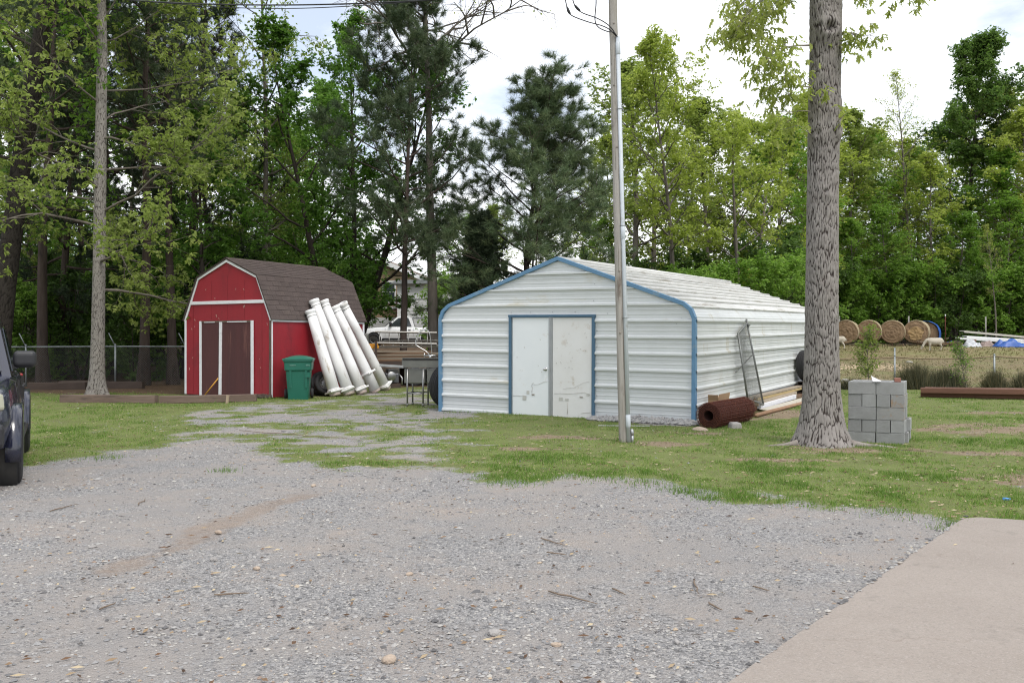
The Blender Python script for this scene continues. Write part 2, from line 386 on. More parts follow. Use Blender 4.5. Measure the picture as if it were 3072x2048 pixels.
# hairline drying cracks
vc = n('ShaderNodeTexVoronoi', feature='DISTANCE_TO_EDGE'); vc.inputs['Scale'].default_value = .55
wq = n('ShaderNodeVectorMath', operation='MULTIPLY_ADD'); nz = n('ShaderNodeTexNoise'); nz.inputs['Scale'].default_value = 2.5; nz.inputs['Detail'].default_value = 6
k(pos, nz.inputs['Vector']); k(nz.outputs['Color'], wq.inputs[0]); wq.inputs[1].default_value = (.5, .5, .5); k(pos, wq.inputs[2]); k(wq.outputs[0], vc.inputs['Vector'])
base = mixc(math_('MULTIPLY', rng_(vc.outputs['Distance'], 0, .0035, 1, 0), rng_(noise(.7, 3), .5, .6, 0, .55)), base, ramp(noise(1), (0, (.2, .165, .14)), (1, (.22, .18, .15))))
k(base, b.inputs['Base Color'])
bp = n('ShaderNodeBump'); bp.inputs['Strength'].default_value = .35; bp.inputs['Distance'].default_value = .006; k(noise(110, 6, .7), bp.inputs['Height']); k(bp.outputs[0], b.inputs['Normal'])
CONC = m
A = Vector((1.016, 4.24)); C = Vector((3.93, 8.10)); dirl = (C - A).normalized(); far_d = Vector((.915, -.403))
P0 = A - dirl * 8
edge_pts = [P0 + dirl * t for t in np.linspace(0, (C - P0).length - .12, 60)]
edge_pts += [C + far_d * t for t in np.linspace(.12, 9, 40)]
mb = MB(); rows = [[], [], []]
for i, p in enumerate(edge_pts):
    j = float(vnoise(p.x * 5, p.y * 5, 0, 3)) * .006
    nrm = Vector((-dirl.y, dirl.x)) if i < 60 else Vector((-far_d.y, far_d.x))
    q = p + nrm * j
    rows[0].append((q.x + nrm.x * .004, q.y + nrm.y * .004, -.09)); rows[1].append((q.x, q.y, .028)); rows[2].append((q.x - nrm.x * .012, q.y - nrm.y * .012, .038))
mb.grid(rows, smooth=False)
top = [Vector(p) for p in rows[2]] + [Vector((12.2, -3, .038))]
mb.add(top, [tuple(range(len(top)))])
tag(mb.build('concrete_apron', CONC), kind='structure')

# ------------------------------------------------------------------ loose stones, grass, straw and twigs (nobody could count them)
def scatter(N, y0, y1, half, pw=1.0, seed=1):
    r = np.random.default_rng(seed); u = r.random(N)
    if pw == 1.0: y = y0 * (y1 / y0) ** u
    elif pw == 2.0: y = 1 / (1 / y0 + u * (1 / y1 - 1 / y0))
    else: y = (y0 ** 2 + u * (y1 ** 2 - y0 ** 2)) ** .5
    x = (r.random(N) * 2 - 1) * (half * y + 1.0)
    return x, y, r
def on_slab(x, y):
    u = (x - C.x) * -dirl.y + (y - C.y) * dirl.x; v = (x - C.x) * -far_d.y + (y - C.y) * far_d.x
    return (u < .02) & (v < .02)
def stones(name, x, y, z, size, r, m, tint, flat=.6):
    N = len(x); o = np.array([(1, 0, 0), (-1, 0, 0), (0, 1, 0), (0, -1, 0), (0, 0, 1), (0, 0, -1)], float)
    V = o[None] * (1 + .5 * (r.random((N, 6, 1)) - .5)) + .38 * (r.random((N, 6, 3)) - .5)
    V = V * np.stack([.8 + .6 * r.random(N), .8 + .6 * r.random(N), flat * (.6 + .6 * r.random(N))], 1)[:, None, :]
    a = r.random(N) * 6.283; ca, sa = np.cos(a)[:, None], np.sin(a)[:, None]
    X = V[..., 0] * ca - V[..., 1] * sa; Y = V[..., 0] * sa + V[..., 1] * ca
    W = np.stack([X, Y, V[..., 2]], 2) * size[:, None, None] + np.stack([x, y, z + size * .12], 1)[:, None, :]
    f = np.array([(0, 2, 4), (2, 1, 4), (1, 3, 4), (3, 0, 4), (2, 0, 5), (1, 2, 5), (3, 1, 5), (0, 3, 5)])
    Fc = (f[None] + (np.arange(N) * 6)[:, None, None]).reshape(-1, 3)
    return np_mesh(name, W.reshape(-1, 3), Fc, m, False, np.repeat(tint, 6))
def tint_mat(name, stops, rough=.9, spec=.2):
    global n, k
    m, n, k, out = new_mat(name); b = n('ShaderNodeBsdfPrincipled'); b.inputs['Roughness'].default_value = rough; b.inputs['Specular IOR Level'].default_value = spec
    k(b.outputs[0], out.inputs[0]); k(ramp(attr('tint'), *stops), b.inputs['Base Color']); return m
STONE_M = tint_mat('crushed_stone', ((0, (.10, .097, .098)), (.25, (.205, .204, .208)), (.55, (.295, .29, .288)), (.8, (.36, .348, .33)), (.93, (.43, .41, .375)), (.97, (.25, .18, .14)), (1, (.42, .34, .25))))
x, y, r = scatter(120000, 3.6, 24, .62, 1.0, 3)
g_, d_, p_, l_ = masks(x, y); keep = (r.random(len(x)) < np.clip(g_ ** 1.3, .035, 1) * (.25 + .75 * sstep(-.25, .35, fbm(x * .8, y * .8, 0, 77)))) & ~on_slab(x, y) & (rutmask(x, y) < .5)
x, y = x[keep], y[keep]; size = np.clip(.0060 * np.exp(.45 * r.standard_normal(len(x))), .004, .034) * (1 + .4 * sstep(6, 14, y))
tag(link('gravel', stones('gravel', x, y, zg(x, y), size, r, STONE_M, r.random(len(x)))), 'loose grey crushed stone strewn over the drive', 'gravel', kind='stuff')

r = np.random.default_rng(91); N = 1500; u = r.random(N); off = np.abs(.05 * r.standard_normal(N)) - .02
px_ = P0.x + dirl.x * (u * (C - P0).length) - dirl.y * off * np.where(off > 0, 1, 1); py2 = P0.y + dirl.y * (u * (C - P0).length) + dirl.x * off
keep = r.random(N) < .25 + .75 * sstep(-.1, .3, vnoise(u * 22, 0, 0, 4)); px_, py2, off = px_[keep], py2[keep], off[keep]
tag(link('edge_gravel', stones('edge_gravel', px_, py2, np.where(off > 0, zg(px_, py2), .04), .007 + .014 * r.random(len(px_)) ** 2, r, STONE_M, r.random(len(px_)))), 'larger loose stones along the edge of the concrete apron', 'gravel', kind='stuff')
GRASS_M = leaf_mat('grass_blade', (.08, .15, .024), (.15, .245, .046), (.31, .32, .12), .34)
def blades(name, x, y, hgt, wid, r, m, tint, lean=.6):
    N = len(x); a = r.random(N) * 6.283; dx, dy = np.cos(a), np.sin(a); b2 = r.random(N) * 6.283; ln = lean * r.random(N) * hgt
    z = zg(x, y) - .004
    V = np.stack([np.stack([x - dx * wid, y - dy * wid, z], 1), np.stack([x + dx * wid, y + dy * wid, z], 1), np.stack([x + np.cos(b2) * ln, y + np.sin(b2) * ln, z + hgt], 1)], 1)
    return np_mesh(name, V.reshape(-1, 3), np.arange(N * 3).reshape(-1, 3), m, False, np.repeat(tint, 3))
x, y, r = scatter(620000, 7.5, 27.5, .66, 1.0, 5)
g_, d_, p_, l_ = masks(x, y); pn = fbm(x * 1.3, y * 1.3, 0, 31); pf = fbm(x * 4.5, y * 4.5, 0, 35)
keep = (r.random(len(x)) < np.clip(1.05 - g_ * 1.12, 0, 1) ** 1.7 * (1 - .93 * d_) * (1 - l_) * np.clip(.54 + 1.05 * pn + 1.05 * pf, .04, 1)) & ~on_slab(x, y)
GAR = ((3.39, 17.3), (-1.535, 20.09), (-1.535 + 5.8, 20.09 + 10.2), (3.39 + 5.8, 17.3 + 10.2))
keep &= sdf(np.array(GAR), x, y) < .02
keep0 = keep; x, y, pn = x[keep], y[keep], pn[keep]
gk = g_[keep0]; h = (.012 + .024 * r.random(len(x)) ** 1.5) * (1 + .9 * np.clip(pn, -.5, 1)) * (1 + .8 * (r.random(len(x)) < .05)) * (1 - .5 * gk) * (1 + 1.1 * np.clip(pf[keep0], -.5, 1))
tag(link('grass', blades('grass', x, y, h, .0028 + .00016 * y, r, GRASS_M, np.clip(.47 - .45 * pn - .35 * pf[keep0] + .24 * r.standard_normal(len(x)), 0, 1), .9)), 'short patchy spring grass across the yard', 'grass', kind='stuff')
# taller tussocks along the gravel's edge
tx, ty = [], []
rr = np.random.default_rng(15)
for px, py, nn, rad in [(1175, 1112, 260, .16), (1140, 1100, 180, .14), (1260, 1097, 220, .13), (1330, 1096, 180, .12), (1575, 1130, 240, .11), (1600, 1122, 200, .2), (1690, 1140, 260, .2), (1620, 1145, 150, .1), (2170, 1214, 50, .06), (2190, 1197, 90, .1), (515, 1085, 100, .1), (245, 1050, 160, .14), (1240, 1103, 150, .12), (1480, 1113, 200, .18), (1740, 1148, 260, .22), (1860, 1155, 180, .2), (2060, 1175, 220, .2), (1400, 1100, 200, .2), (1418, 1020, 90, .12), (1462, 1021, 110, .14), (1840, 1032, 120, .2), (1975, 1028, 140, .18), (1998, 1026, 160, .12), (2062, 1024, 160, .12), (2094, 1012, 150, .12), (1060, 952, 120, .18), (1110, 956, 120, .18), (1150, 960, 90, .14), (1510, 985, 120, .2), (1590, 992, 140, .2), (1660, 990, 120, .16), (1790, 1012, 160, .25), (640, 925, 120, .2), (450, 925, 160, .3), (300, 925, 140, .3)]:
    cx, cy = gd(px, py); tx.append(cx + rad * rr.standard_normal(nn)); ty.append(cy + rad * rr.standard_normal(nn))
tx, ty = np.concatenate(tx), np.concatenate(ty)
tag(link('grass_tussocks', blades('grass_tussocks', tx, ty, .025 + .05 * rr.random(len(tx)), np.full(len(tx), .0035), rr, GRASS_M, np.clip(.3 + .2 * rr.standard_normal(len(tx)), 0, 1), .7)), 'taller grass tufts along the edge of the gravel', 'grass', kind='stuff')
# dry pasture stubble beyond the fence
x, y, r = scatter(90000, 29, 57, .75, 1.0, 8); keep = (x > 6.5) & (r.random(len(x)) < .35 + .6 * fbm(x * .7, y * .7, 0, 51)); x, y = x[keep], y[keep]
STUB_M = leaf_mat('dry_stubble', (.13, .13, .05), (.20, .175, .085), (.28, .235, .13), .2)
tag(link('pasture_stubble', blades('pasture_stubble', x, y, .03 + .08 * r.random(len(x)), .0008 * y, r, STUB_M, r.random(len(x)), 1.0)), 'dry cropped grass of the pasture beyond the fence', 'pasture', kind='stuff')
# straw, bark crumbs and fallen leaves
LITTER_M = tint_mat('ground_litter', ((0, (.05, .032, .022)), (.35, (.15, .09, .055)), (.6, (.26, .19, .12)), (1, (.44, .37, .25))))
x, y, r = scatter(34000, 4.2, 27, .62, 1.0, 12); g_, d_, p_, l_ = masks(x, y)
keep = (r.random(len(x)) < .05 + .9 * d_ + .42 * (1 - g_) + .010 * g_) & (~on_slab(x, y) | (r.random(len(x)) < .035)); x, y = x[keep], y[keep]; N = len(x)
a = r.random(N) * 6.283; ln = .012 + .03 * r.random(N) ** 2; wd = .004 + .007 * r.random(N); z = np.where(on_slab(x, y), .041, zg(x, y) + .008 + .01 * r.random(N))
dx, dy = np.cos(a), np.sin(a)
V = np.stack([np.stack([x - dx * ln, y - dy * ln, z], 1), np.stack([x - dy * wd, y + dx * wd, z + .008], 1), np.stack([x + dx * ln, y + dy * ln, z + .004], 1), np.stack([x + dy * wd, y - dx * wd, z], 1)], 1)
tag(link('leaf_litter', np_mesh('leaf_litter', V.reshape(-1, 3), np.arange(N * 4).reshape(-1, 4), LITTER_M, False, np.repeat(r.random(N), 4))), 'scattered straw, bark crumbs and dead leaves on the ground', 'litter', kind='stuff')

# ------------------------------------------------------------------ surfaces of the built things
BR = math.radians(-29.5)                     # both sheds stand turned by this
M_white = mat('white_enamel_sheet', (.61, .63, .635), (.555, .575, .58), 1.6, .42, bump=.04, spot=(.50, .47, .38), spot_scale=1.4, spot_amt=.12, spot_stretch=(.35, 1, 1.2), var=.03)
M_roofw = mat('weathered_white_roof', (.58, .58, .56), (.48, .48, .455), 1.5, .5, bump=.05, spot=(.26, .235, .19), spot_scale=2.6, spot_amt=.3, spot_stretch=(1.2, .28, 1.2), var=.06)
M_sidew = mat('stained_white_sheet', (.55, .57, .565), (.48, .495, .49), 1.6, .45, bump=.04, spot=(.36, .32, .22), spot_scale=1.9, spot_amt=.2, spot_stretch=(1, 1.6, .30), var=.04)
M_jamb = mat('dull_blue_frame', (.045, .11, .185), (.07, .14, .21), 3, .5)
M_blue = mat('blue_trim_paint', (.085, .20, .335), (.115, .235, .37), 3, .5, spot=(.19, .27, .33), spot_scale=4, spot_amt=.25)
M_door = mat('white_door_paint', (.74, .765, .78), (.70, .73, .75), 2, .45, spot=(.58, .54, .49), spot_scale=3, spot_amt=.12, bump=.03)
M_doord = mat('grimy_door_paint', (.70, .70, .695), (.65, .64, .625), 1.8, .5, spot=(.47, .40, .33), spot_scale=2.6, spot_amt=.2, bump=.04)
M_grey = mat('grey_metal', (.34, .355, .37), (.40, .41, .42), 6, .45, metal=.6)
M_chrome = mat('worn_chrome', (.62, .62, .62), (.5, .5, .5), 8, .28, metal=1)
M_dark = mat('dark_gap', (.02, .02, .02), (.03, .028, .025), 5, .9)
M_red = mat('barn_red_siding', (.27, .008, .018), (.215, .007, .016), 2.2, .62, stretch=(1, 1, .5), bump=.12, bscale=30, spot=(.16, .008, .015), spot_scale=1.8, spot_amt=.3)
M_redd = mat('faded_maroon_door', (.075, .020, .021), (.055, .016, .018), 4, .7, stretch=(1, 1, .12), bump=.25, bscale=22, spot=(.15, .06, .05), spot_scale=3, spot_amt=.2)
M_trim = mat('white_trim_board', (.70, .70, .73), (.62, .62, .65), 6, .6, spot=(.36, .33, .33), spot_scale=7, spot_amt=.12, bump=.1)
M_shin = mat('brown_shingle', (.092, .072, .066), (.076, .061, .057), 5, .95, bump=.5, bscale=160, spot=(.105, .085, .075), spot_scale=1.6, spot_amt=.35, var=.09, spec=.15)
M_rot = mat('rotten_wood', (.07, .05, .04), (.13, .10, .08), 9, .95, stretch=(1, 1, .3), bump=.5)
M_tie = mat('old_timber_tie', (.115, .08, .062), (.165, .12, .095), 4, .95, stretch=(.18, 1, 1), bump=.6, bscale=30, spot=(.06, .045, .038), spot_scale=3, spot_amt=.4, var=.15)

# ------------------------------------------------------------------ white metal garage
GW, GL = 5.66, 11.8
gar = thing('metal_garage', (-1.535, 20.09, .035), 0, 'white ribbed metal garage with blue trim and double doors', 'garage', rot=(.0155, .0099, BR))
PITCH = .316
PROF = [(0, 0), (.004, .042), (.040, .042), (.066, 0), (.135, 0), (.148, .005), (.158, .005), (.172, 0), (.220, 0), (.233, .005), (.243, .005), (.257, 0), (.300, 0)]
EV1, EV2, PK = 2.03, 2.28, 3.18; INX = .22
def xl(z):
    if z <= EV1: return 0.0
    if z <= EV2: return INX * (z - EV1) / (EV2 - EV1)
    return min(GW / 2, INX + (GW / 2 - INX) * (z - EV2) / (PK - EV2))
DX0, DX1, DZ = 1.71, 3.64, 2.06
zc = .035; ncourse = 0
while zc < PK - .03:
    rows = sorted([(zc + s, d) for s, d in PROF if zc + s < PK - .02] + [(zc + PITCH + .004, 0.0)] * (zc + PITCH < PK - .02))
    if rows[0][0] < DZ < rows[-1][0]:
        i = [q for q in range(len(rows) - 1) if rows[q][0] < DZ <= rows[q + 1][0]][0]
        t = (DZ - rows[i][0]) / (rows[i + 1][0] - rows[i][0]); rows.insert(i + 1, (DZ, rows[i][1] + t * (rows[i + 1][1] - rows[i][1])))
    lft, rgt, full = MB(), MB(), MB()
    for (za, da), (zb, db) in zip(rows, rows[1:]):
        if zb - za < 1e-4: continue
        L0, R0 = (lambda z: xl(z) + .04), (lambda z: GW - xl(z) - .04)
        spans = [(lft, L0, lambda z: DX0 + .02), (rgt, lambda z: DX1 - .02, R0)] if zb <= DZ + 1e-6 else [(full, L0, R0)]
        for q_, A0, A1 in spans:
            if A1(za) - A0(za) < .02: continue
            q_.add([(A0(za), -da, za), (A1(za), -da, za), (A1(zb), -db, zb), (max(A0(zb), 0), -db, zb)], [(0, 1, 2, 3)])
    for q_ in (lft, rgt, full):
        if q_.v: q_.build('front_panel', M_white, gar, fixn=False)
    zc += PITCH
# inner lining so that nothing shows through the sheets
mb = MB(); mb.prism([(.05, .02), (GW - .05, .02), (GW - .05, EV1), (GW - INX, EV2 - .04), (GW / 2, PK - .06), (INX, EV2 - .04), (.05, EV1)], .03, GL - .03, 'y'); mb.build('frame_core', M_dark, gar)
# side wall and roof courses: the same profile carried along the length
def side_path(right):
    p = [Vector((GW, 0, .035)), Vector((GW, 0, EV1)), Vector((GW - INX, 0, EV2)), Vector((GW / 2, 0, PK))]
    return p if right else [Vector((GW - q.x, 0, q.z)) for q in p]
for right in (True, False):
    p = side_path(right); seg = [(p[i + 1] - p[i]).length for i in range(3)]; tot = sum(seg)
    def where(s):
        for i in range(3):
            if s <= seg[i] or i == 2:
                t = s / seg[i]; q = p[i].lerp(p[i + 1], min(t, 1.0)); d = (p[i + 1] - p[i]).normalized(); nn = Vector((d.z, 0, -d.x)) if right else Vector((-d.z, 0, d.x)); return q, nn
            s -= seg[i]
    s0 = 0.0; nc = math.ceil(tot / PITCH)
    for c in range(nc):
        ss = [s0 + s for s, d in PROF if s0 + s < tot]; dd = [d for s, d in PROF if s0 + s < tot]
        e = min(s0 + PITCH + .003, tot); ss.append(e); dd.append(0.0)
        a = 0
        for brk in (seg[0], seg[0] + seg[1]):
            if s0 < brk < e:
                i = [q for q in range(len(ss) - 1) if ss[q] <= brk <= ss[q + 1]][0]; ss.insert(i + 1, brk); dd.insert(i + 1, dd[i])
        roof = s0 + PITCH * .6 > seg[0] + seg[1] * .5
        ys = [-.012, GL * .26, GL * .51, GL * .76, GL + .02]
        mb = MB(); R = []
        rj = random.Random(c + right * 50)
        for s, d in zip(ss, dd):
            q, nn = where(s); R.append([(q.x + nn.x * (d + .006 * rj.uniform(-1, 1) * (yy > 0)), yy, q.z + nn.z * (d + .006 * rj.uniform(-1, 1))) for yy in ys])
        mb.grid(R, smooth=False); mb.build('roof_panel' if roof else 'side_panel', M_roofw if roof else M_sidew, gar, fixn=False)
        s0 += PITCH
mb = MB(); mb.tube([(GW / 2, -.02, PK + .012), (GW / 2, GL + .03, PK + .012)], .05, 8); mb.build('ridge_cap', M_roofw, gar)
mb = MB(); mb.add([(.03, GL, .03), (GW - .03, GL, .03), (GW - .03, GL, EV1), (GW - INX, GL, EV2), (GW / 2, GL, PK - .03), (INX, GL, EV2), (.03, GL, EV1)], [(6, 5, 4, 3, 2, 1, 0)]); mb.build('back_panel', M_sidew, gar)
# blue edge trim: one piece per straight run
tp = [(0, -.03), (0, EV1 - .03), (.07, EV1 + .14), (INX, EV2 + .01), (GW / 2, PK + .035), (GW - INX, EV2 + .01), (GW - .07, EV1 + .14), (GW, EV1 - .03), (GW, -.06)]
ctr = Vector((GW / 2, 1.4))
for i, ((ax, az), (bx, bz)) in enumerate(zip(tp, tp[1:])):
    a, b2 = Vector((ax, az)), Vector((bx, bz)); d = (b2 - a).normalized(); nn = Vector((-d.y, d.x))
    if (ctr - a).dot(nn) < 0: nn = -nn
    w_ = .076 if 2 < i < 5 else .074; a2, b3 = a - nn * .022, b2 - nn * .022
    poly = [(a2.x, a2.y), (b3.x, b3.y), (b3.x + nn.x * w_, b3.y + nn.y * w_), (a2.x + nn.x * w_, a2.y + nn.y * w_)]
    mb = MB(); mb.prism(poly, -.060 - .0012 * (i % 2), .05, 'y'); mb.build('blue_trim', M_blue, gar, bevel=.006)
# doorway
mb = MB(); mb.box((DX0 + .03, -.028, DZ / 2 - .03), (.06, .05, DZ + .06)); mb.build('door_jamb', M_jamb, gar, bevel=.004)
mb = MB(); mb.box((DX1 - .03, -.028, DZ / 2 - .035), (.06, .05, DZ + .07)); mb.build('door_jamb', M_jamb, gar, bevel=.004)
mb = MB(); mb.box(((DX0 + DX1) / 2, -.030, DZ - .005), (DX1 - DX0 + .02, .058, .05)); mb.build('door_header', M_jamb, gar, bevel=.004)
def door(x0, x1, z0, z1, m_, name='door'):
    mb = MB(); NX, NZ = 10, 20; P = []
    for i in range(NZ + 1):
        z = z0 + (z1 - z0) * i / NZ
        P.append([(x0 + (x1 - x0) * j / NX, -.022 - .004 * float(fbm(j * .35 + x0 * 9, i * .35, 0, 3)) * (0 < j < NX), z) for j in range(NX + 1)])
    mb.grid(P, smooth=True); mb.prism([(x0, z0), (x1, z0), (x1, z1), (x0, z1)], -.017, .02, 'y')
    return mb.build(name, m_, gar)
d1 = door(1.79, 2.62, -.02, 2.02, M_door); d2 = door(2.715, 3.565, -.03, 2.02, M_doord)
mb = MB(); mb.box((1.777, -.012, 1.0), (.022, .03, 2.06)); mb.box((2.667, -.014, .99), (.09, .03, 2.08)); mb.box((2.655, -.034, .99), (.04, .012, 2.08)); mb.box((3.575, -.012, 1.0), (.018, .03, 2.06)); mb.build('door_strip', M_grey, gar)
mb = MB(); mb.lathe([(.034, 0), (.034, .008), (.014, .012), (.014, .04), (.026, .048), (.030, .06), (.024, .072), (.006, .076)], 14, M=Matrix.Translation((2.555, -.024, .985)) @ Matrix.Rotation(math.radians(90), 4, 'X')); mb.build('door_knob', M_chrome, d1)
M_crack = mat('crack_dark', (.17, .15, .13), (.26, .23, .2), 20, .9); M_crackl = mat('crack_pale', (.42, .40, .38), (.50, .47, .43), 20, .9)  # the second, paler colour is for the door cracks and chips
M_patch = mat('patch_grey', (.52, .52, .50), (.44, .43, .40), 12, .7)
def crack(par, pts, r=.0035):
    mb = MB(); mb.tube([(x, -.0285, z) for x, z in pts], r, 5); mb.build('crack', M_crackl, par)
crack(d1, [(1.80, .42), (1.90, .43), (1.99, .425), (2.05, .44)]); crack(d1, [(2.24, .62), (2.25, .68), (2.28, .70), (2.30, .665), (2.40, .675), (2.52, .73), (2.60, .74)], .003)
crack(d1, [(2.24, .50), (2.25, .58), (2.26, .62)], .004)
crack(d2, [(2.74, .50), (2.88, .51), (3.02, .505), (3.2, .52), (3.42, .55), (3.54, .50)], .003); crack(d2, [(2.95, .60), (3.2, .64), (3.40, .74), (3.52, .76)], .002); crack(d2, [(3.04, .10), (3.05, .2), (3.045, .34)], .005)
crack(d2, [(3.34, .13), (3.45, .15), (3.55, .155)], .003)
for par, x, z, w2, h2 in ((d1, 2.27, .465, .07, .035), (d1, 2.15, .5, .06, .07), (d1, 2.07, .39, .085, .09), (d2, 2.90, .40, .085, .065), (d2, 3.35, .455, .08, .03), (d2, 3.03, .39, .075, .05), (d2, 3.49, .5, .055, .05)):
    mb = MB(); mb.box((x, -.027, z), (w2, .007, h2), (0, .05, 0)); mb.build('patch', M_patch, par)
    if h2 < .04: mb = MB(); mb.box((x, -.0312, z - .008), (w2 * .7, .006, h2 * .5)); mb.build('hole', M_crack, par)
rj = random.Random(4)
for par, x0, x1 in ((d1, 1.85, 2.55), (d2, 2.78, 3.5)):
    mb = MB()
    for i in range(16 if par is d2 else 7):
        x, z = rj.uniform(x0, x1), rj.uniform(.85, 1.75); mb.box((x, -.0265, z), (.008, .005, rj.uniform(.008, .03)), (0, rj.uniform(-.5, .5), 0))
    o = mb.build('chips', M_crackl, par); o['kind'] = 'stuff'
mb = MB()                                         # screw heads beside the doorway and over the panels
for z in [(.18 + .316 * i) for i in range(6)]:
    mb.lathe([(.010, 0), (.010, .006), (.004, .009)], 7, M=Matrix.Translation((DX1 + .035, -.002, z)) @ Matrix.Rotation(math.radians(90), 4, 'X'))
for x, z in ((2.2, 2.13), (2.7, 2.13), (3.2, 2.13), (1.75, 2.13), (1.7, 2.62), (1.7, 2.9), (3.6, 2.35), (3.62, 2.68), (3.9, 2.1), (5.3, 1.9), (5.35, 1.0), (5.4, 2.0)):
    mb.lathe([(.010, 0), (.010, .006), (.004, .009)], 7, M=Matrix.Translation((x, -.002, z)) @ Matrix.Rotation(math.radians(90), 4, 'X'))
o = mb.build('screw_heads', M_grey, gar); o['kind'] = 'stuff'

def gar_pt(x, y, z=0):                    # a point in the garage's own axes
    c, s = math.cos(BR), math.sin(BR); X, Y = -1.535 + c * x - s * y, 20.09 + s * x + c * y
    return Vector((X, Y, zf(X, Y) + z))

# ------------------------------------------------------------------ red gambrel shed
SW, SL = 3.12, 3.72; SO = Vector((-8.826, 25.236, .115))
shed = thing('red_shed', SO, BR, 'red gambrel roofed barn shed with maroon double doors', 'shed')
HB, HE, HK, HR, KX = .02, 2.05, 3.12, 3.58, .49
def shed_pt(x, y, z=0):
    c, s = math.cos(BR), math.sin(BR); return Vector((SO.x + c * x - s * y, SO.y + s * x + c * y, SO.z + z))
outl = [(0, HB), (SW, HB), (SW, HE), (SW - KX, HK), (SW / 2, HR), (KX, HK), (0, HE)]
mb = MB(); mb.prism(outl, 0, .05, 'y'); mb.build('front_wall', M_red, shed)
mb = MB(); mb.prism(outl, SL - .05, SL, 'y'); mb.build('back_wall', M_red, shed)
mb = MB(); mb.box((SW - .025, SL / 2, (HB + HE) / 2 - .01), (.05, SL - .104, HE - HB)); mb.build('side_wall', M_red, shed)
mb = MB(); mb.box((.025, SL / 2, (HB + HE) / 2 - .01), (.05, SL - .104, HE - HB)); mb.build('side_wall', M_red, shed)
mb = MB(); mb.box((SW / 2, SL / 2, -.03), (SW - .1, SL - .1, .09)); mb.box((SW * .25, SL / 2, -.10), (.1, SL, .1)); mb.box((SW * .8, SL / 2, -.10), (.1, SL, .1)); mb.build('floor_skids', M_rot, shed)
# roof decks
def deck(pts, t=.03):
    (x0, z0), (x1, z1) = pts; d = Vector((x1 - x0, z1 - z0)).normalized(); nn = Vector((-d.y, d.x)); nn = nn if nn.y > 0 else -nn
    mb = MB(); mb.prism([(x0, z0), (x1, z1), (x1 + nn.x * t, z1 + nn.y * t), (x0 + nn.x * t, z0 + nn.y * t)], -.05, SL + .05, 'y'); return mb.build('roof_deck', M_shin, shed), d, nn
E = .07; lo = ((SW + E * .42, HE - E * .9), (SW - KX, HK)); up = ((SW - KX, HK), (SW / 2, HR + .005))
shing_me = None
def shingles(pts, rows, cols, left=False):
    global shing_me
    (x0, z0), (x1, z1) = pts; v = Vector((x1 - x0, z1 - z0)); Ls = v.length; d = v / Ls; nn = Vector((-d.y, d.x)); nn = nn if nn.y > 0 else -nn
    e = Ls / rows; wdt = (SL + .12) / cols
    rj = random.Random(rows * 7 + cols); jm = MB()
    for r in range(rows):
        off = (r % 2) * .5
        for c in range(cols + (1 if off else 0)):
            ya = max(-.06, -.06 + (c - off) * wdt); yb = min(SL + .06, -.06 + (c + 1 - off) * wdt)
            if yb - ya < .03: continue
            s = r * e - .008; lift = rj.uniform(-.003, .003); o = .032
            A = Vector((x0, z0)) + d * s; Bp = Vector((x0, z0)) + d * min(s + e * 1.12, Ls + .01)
            def q(p2, h): return (p2.x + nn.x * h, p2.y + nn.y * h)
            a0, a1 = q(A, o + .012 + lift), q(A, o + .001); b0, b1 = q(Bp, o + .004), q(Bp, o)
            poly = [a1, a0, b0, b1]; g = .0022
            if left: jm.prism(poly, ya + g, yb - g, 'y')
            else:
                m1 = MB(); m1.prism(poly, ya + g, yb - g, 'y'); m1.build('shingle', M_shin, shed, fixn=False)
    if left: o2 = jm.build('shingle_field', M_shin, shed); o2['kind'] = 'stuff'
deck(lo); deck(up); shingles(lo, 9, 12); shingles(up, 8, 12)
mlo = tuple((SW - x, z) for x, z in lo); mup = tuple((SW - x, z) for x, z in up)
deck(mlo); deck(mup); shingles(mlo, 9, 12, True); shingles(mup, 8, 12, True)
for i in range(13):
    mb = MB(); y0 = -.065 + i * (SL + .13) / 13; y1 = y0 + (SL + .13) / 13 + .02
    dz = .028 + (i % 2) * .003; mb.prism([(SW / 2 - .14, HR - .045 + dz), (SW / 2, HR + .022 + dz), (SW / 2 + .14, HR - .045 + dz), (SW / 2 + .14, HR - .037 + dz), (SW / 2, HR + .032 + dz), (SW / 2 - .14, HR - .037 + dz)], y0, y1, 'y'); mb.build('ridge_shingle', M_shin, shed)
# white trim on the gable
def strip(a, b2, wd=.075, y=-.028, t=.026, inward=None, name='trim_board', par=None, m_=None):
    a, b2 = Vector(a), Vector(b2); d = (b2 - a).normalized(); nn = Vector((-d.y, d.x)); c = Vector((SW / 2, 1.7))
    if (c - a).dot(nn) < 0: nn = -nn
    mb = MB(); mb.prism([(a.x, a.y), (b2.x, b2.y), (b2.x + nn.x * wd, b2.y + nn.y * wd), (a.x + nn.x * wd, a.y + nn.y * wd)], y, y + t, 'y'); return mb.build(name, m_ or M_trim, par or shed, bevel=.003)
strip((-.01, HB), (-.01, HE), .055); strip((-.035, HE - .06), (KX - .025, HK + .01), .066, -.030); strip((KX - .03, HK), (SW / 2, HR), .066, -.033)
strip((SW / 2, HR), (SW - KX + .03, HK), .066, -.036); strip((SW - KX + .025, HK + .01), (SW + .035, HE - .06), .066, -.030)
mb = MB(); mb.box((SW / 2, -.0165, 2.46), (SW - 2 * .235, .03, .085)); mb.build('trim_band', M_trim, shed, bevel=.003)
mb = MB(); mb.box((SW - .03, -.012, 1.02), (.045, .026, 2.02)); mb.build('corner_board', M_rot, shed)
mb = MB(); mb.box((SW + .008, .018, 1.02), (.016, .034, 2.0)); mb.build('corner_board', M_trim, shed)
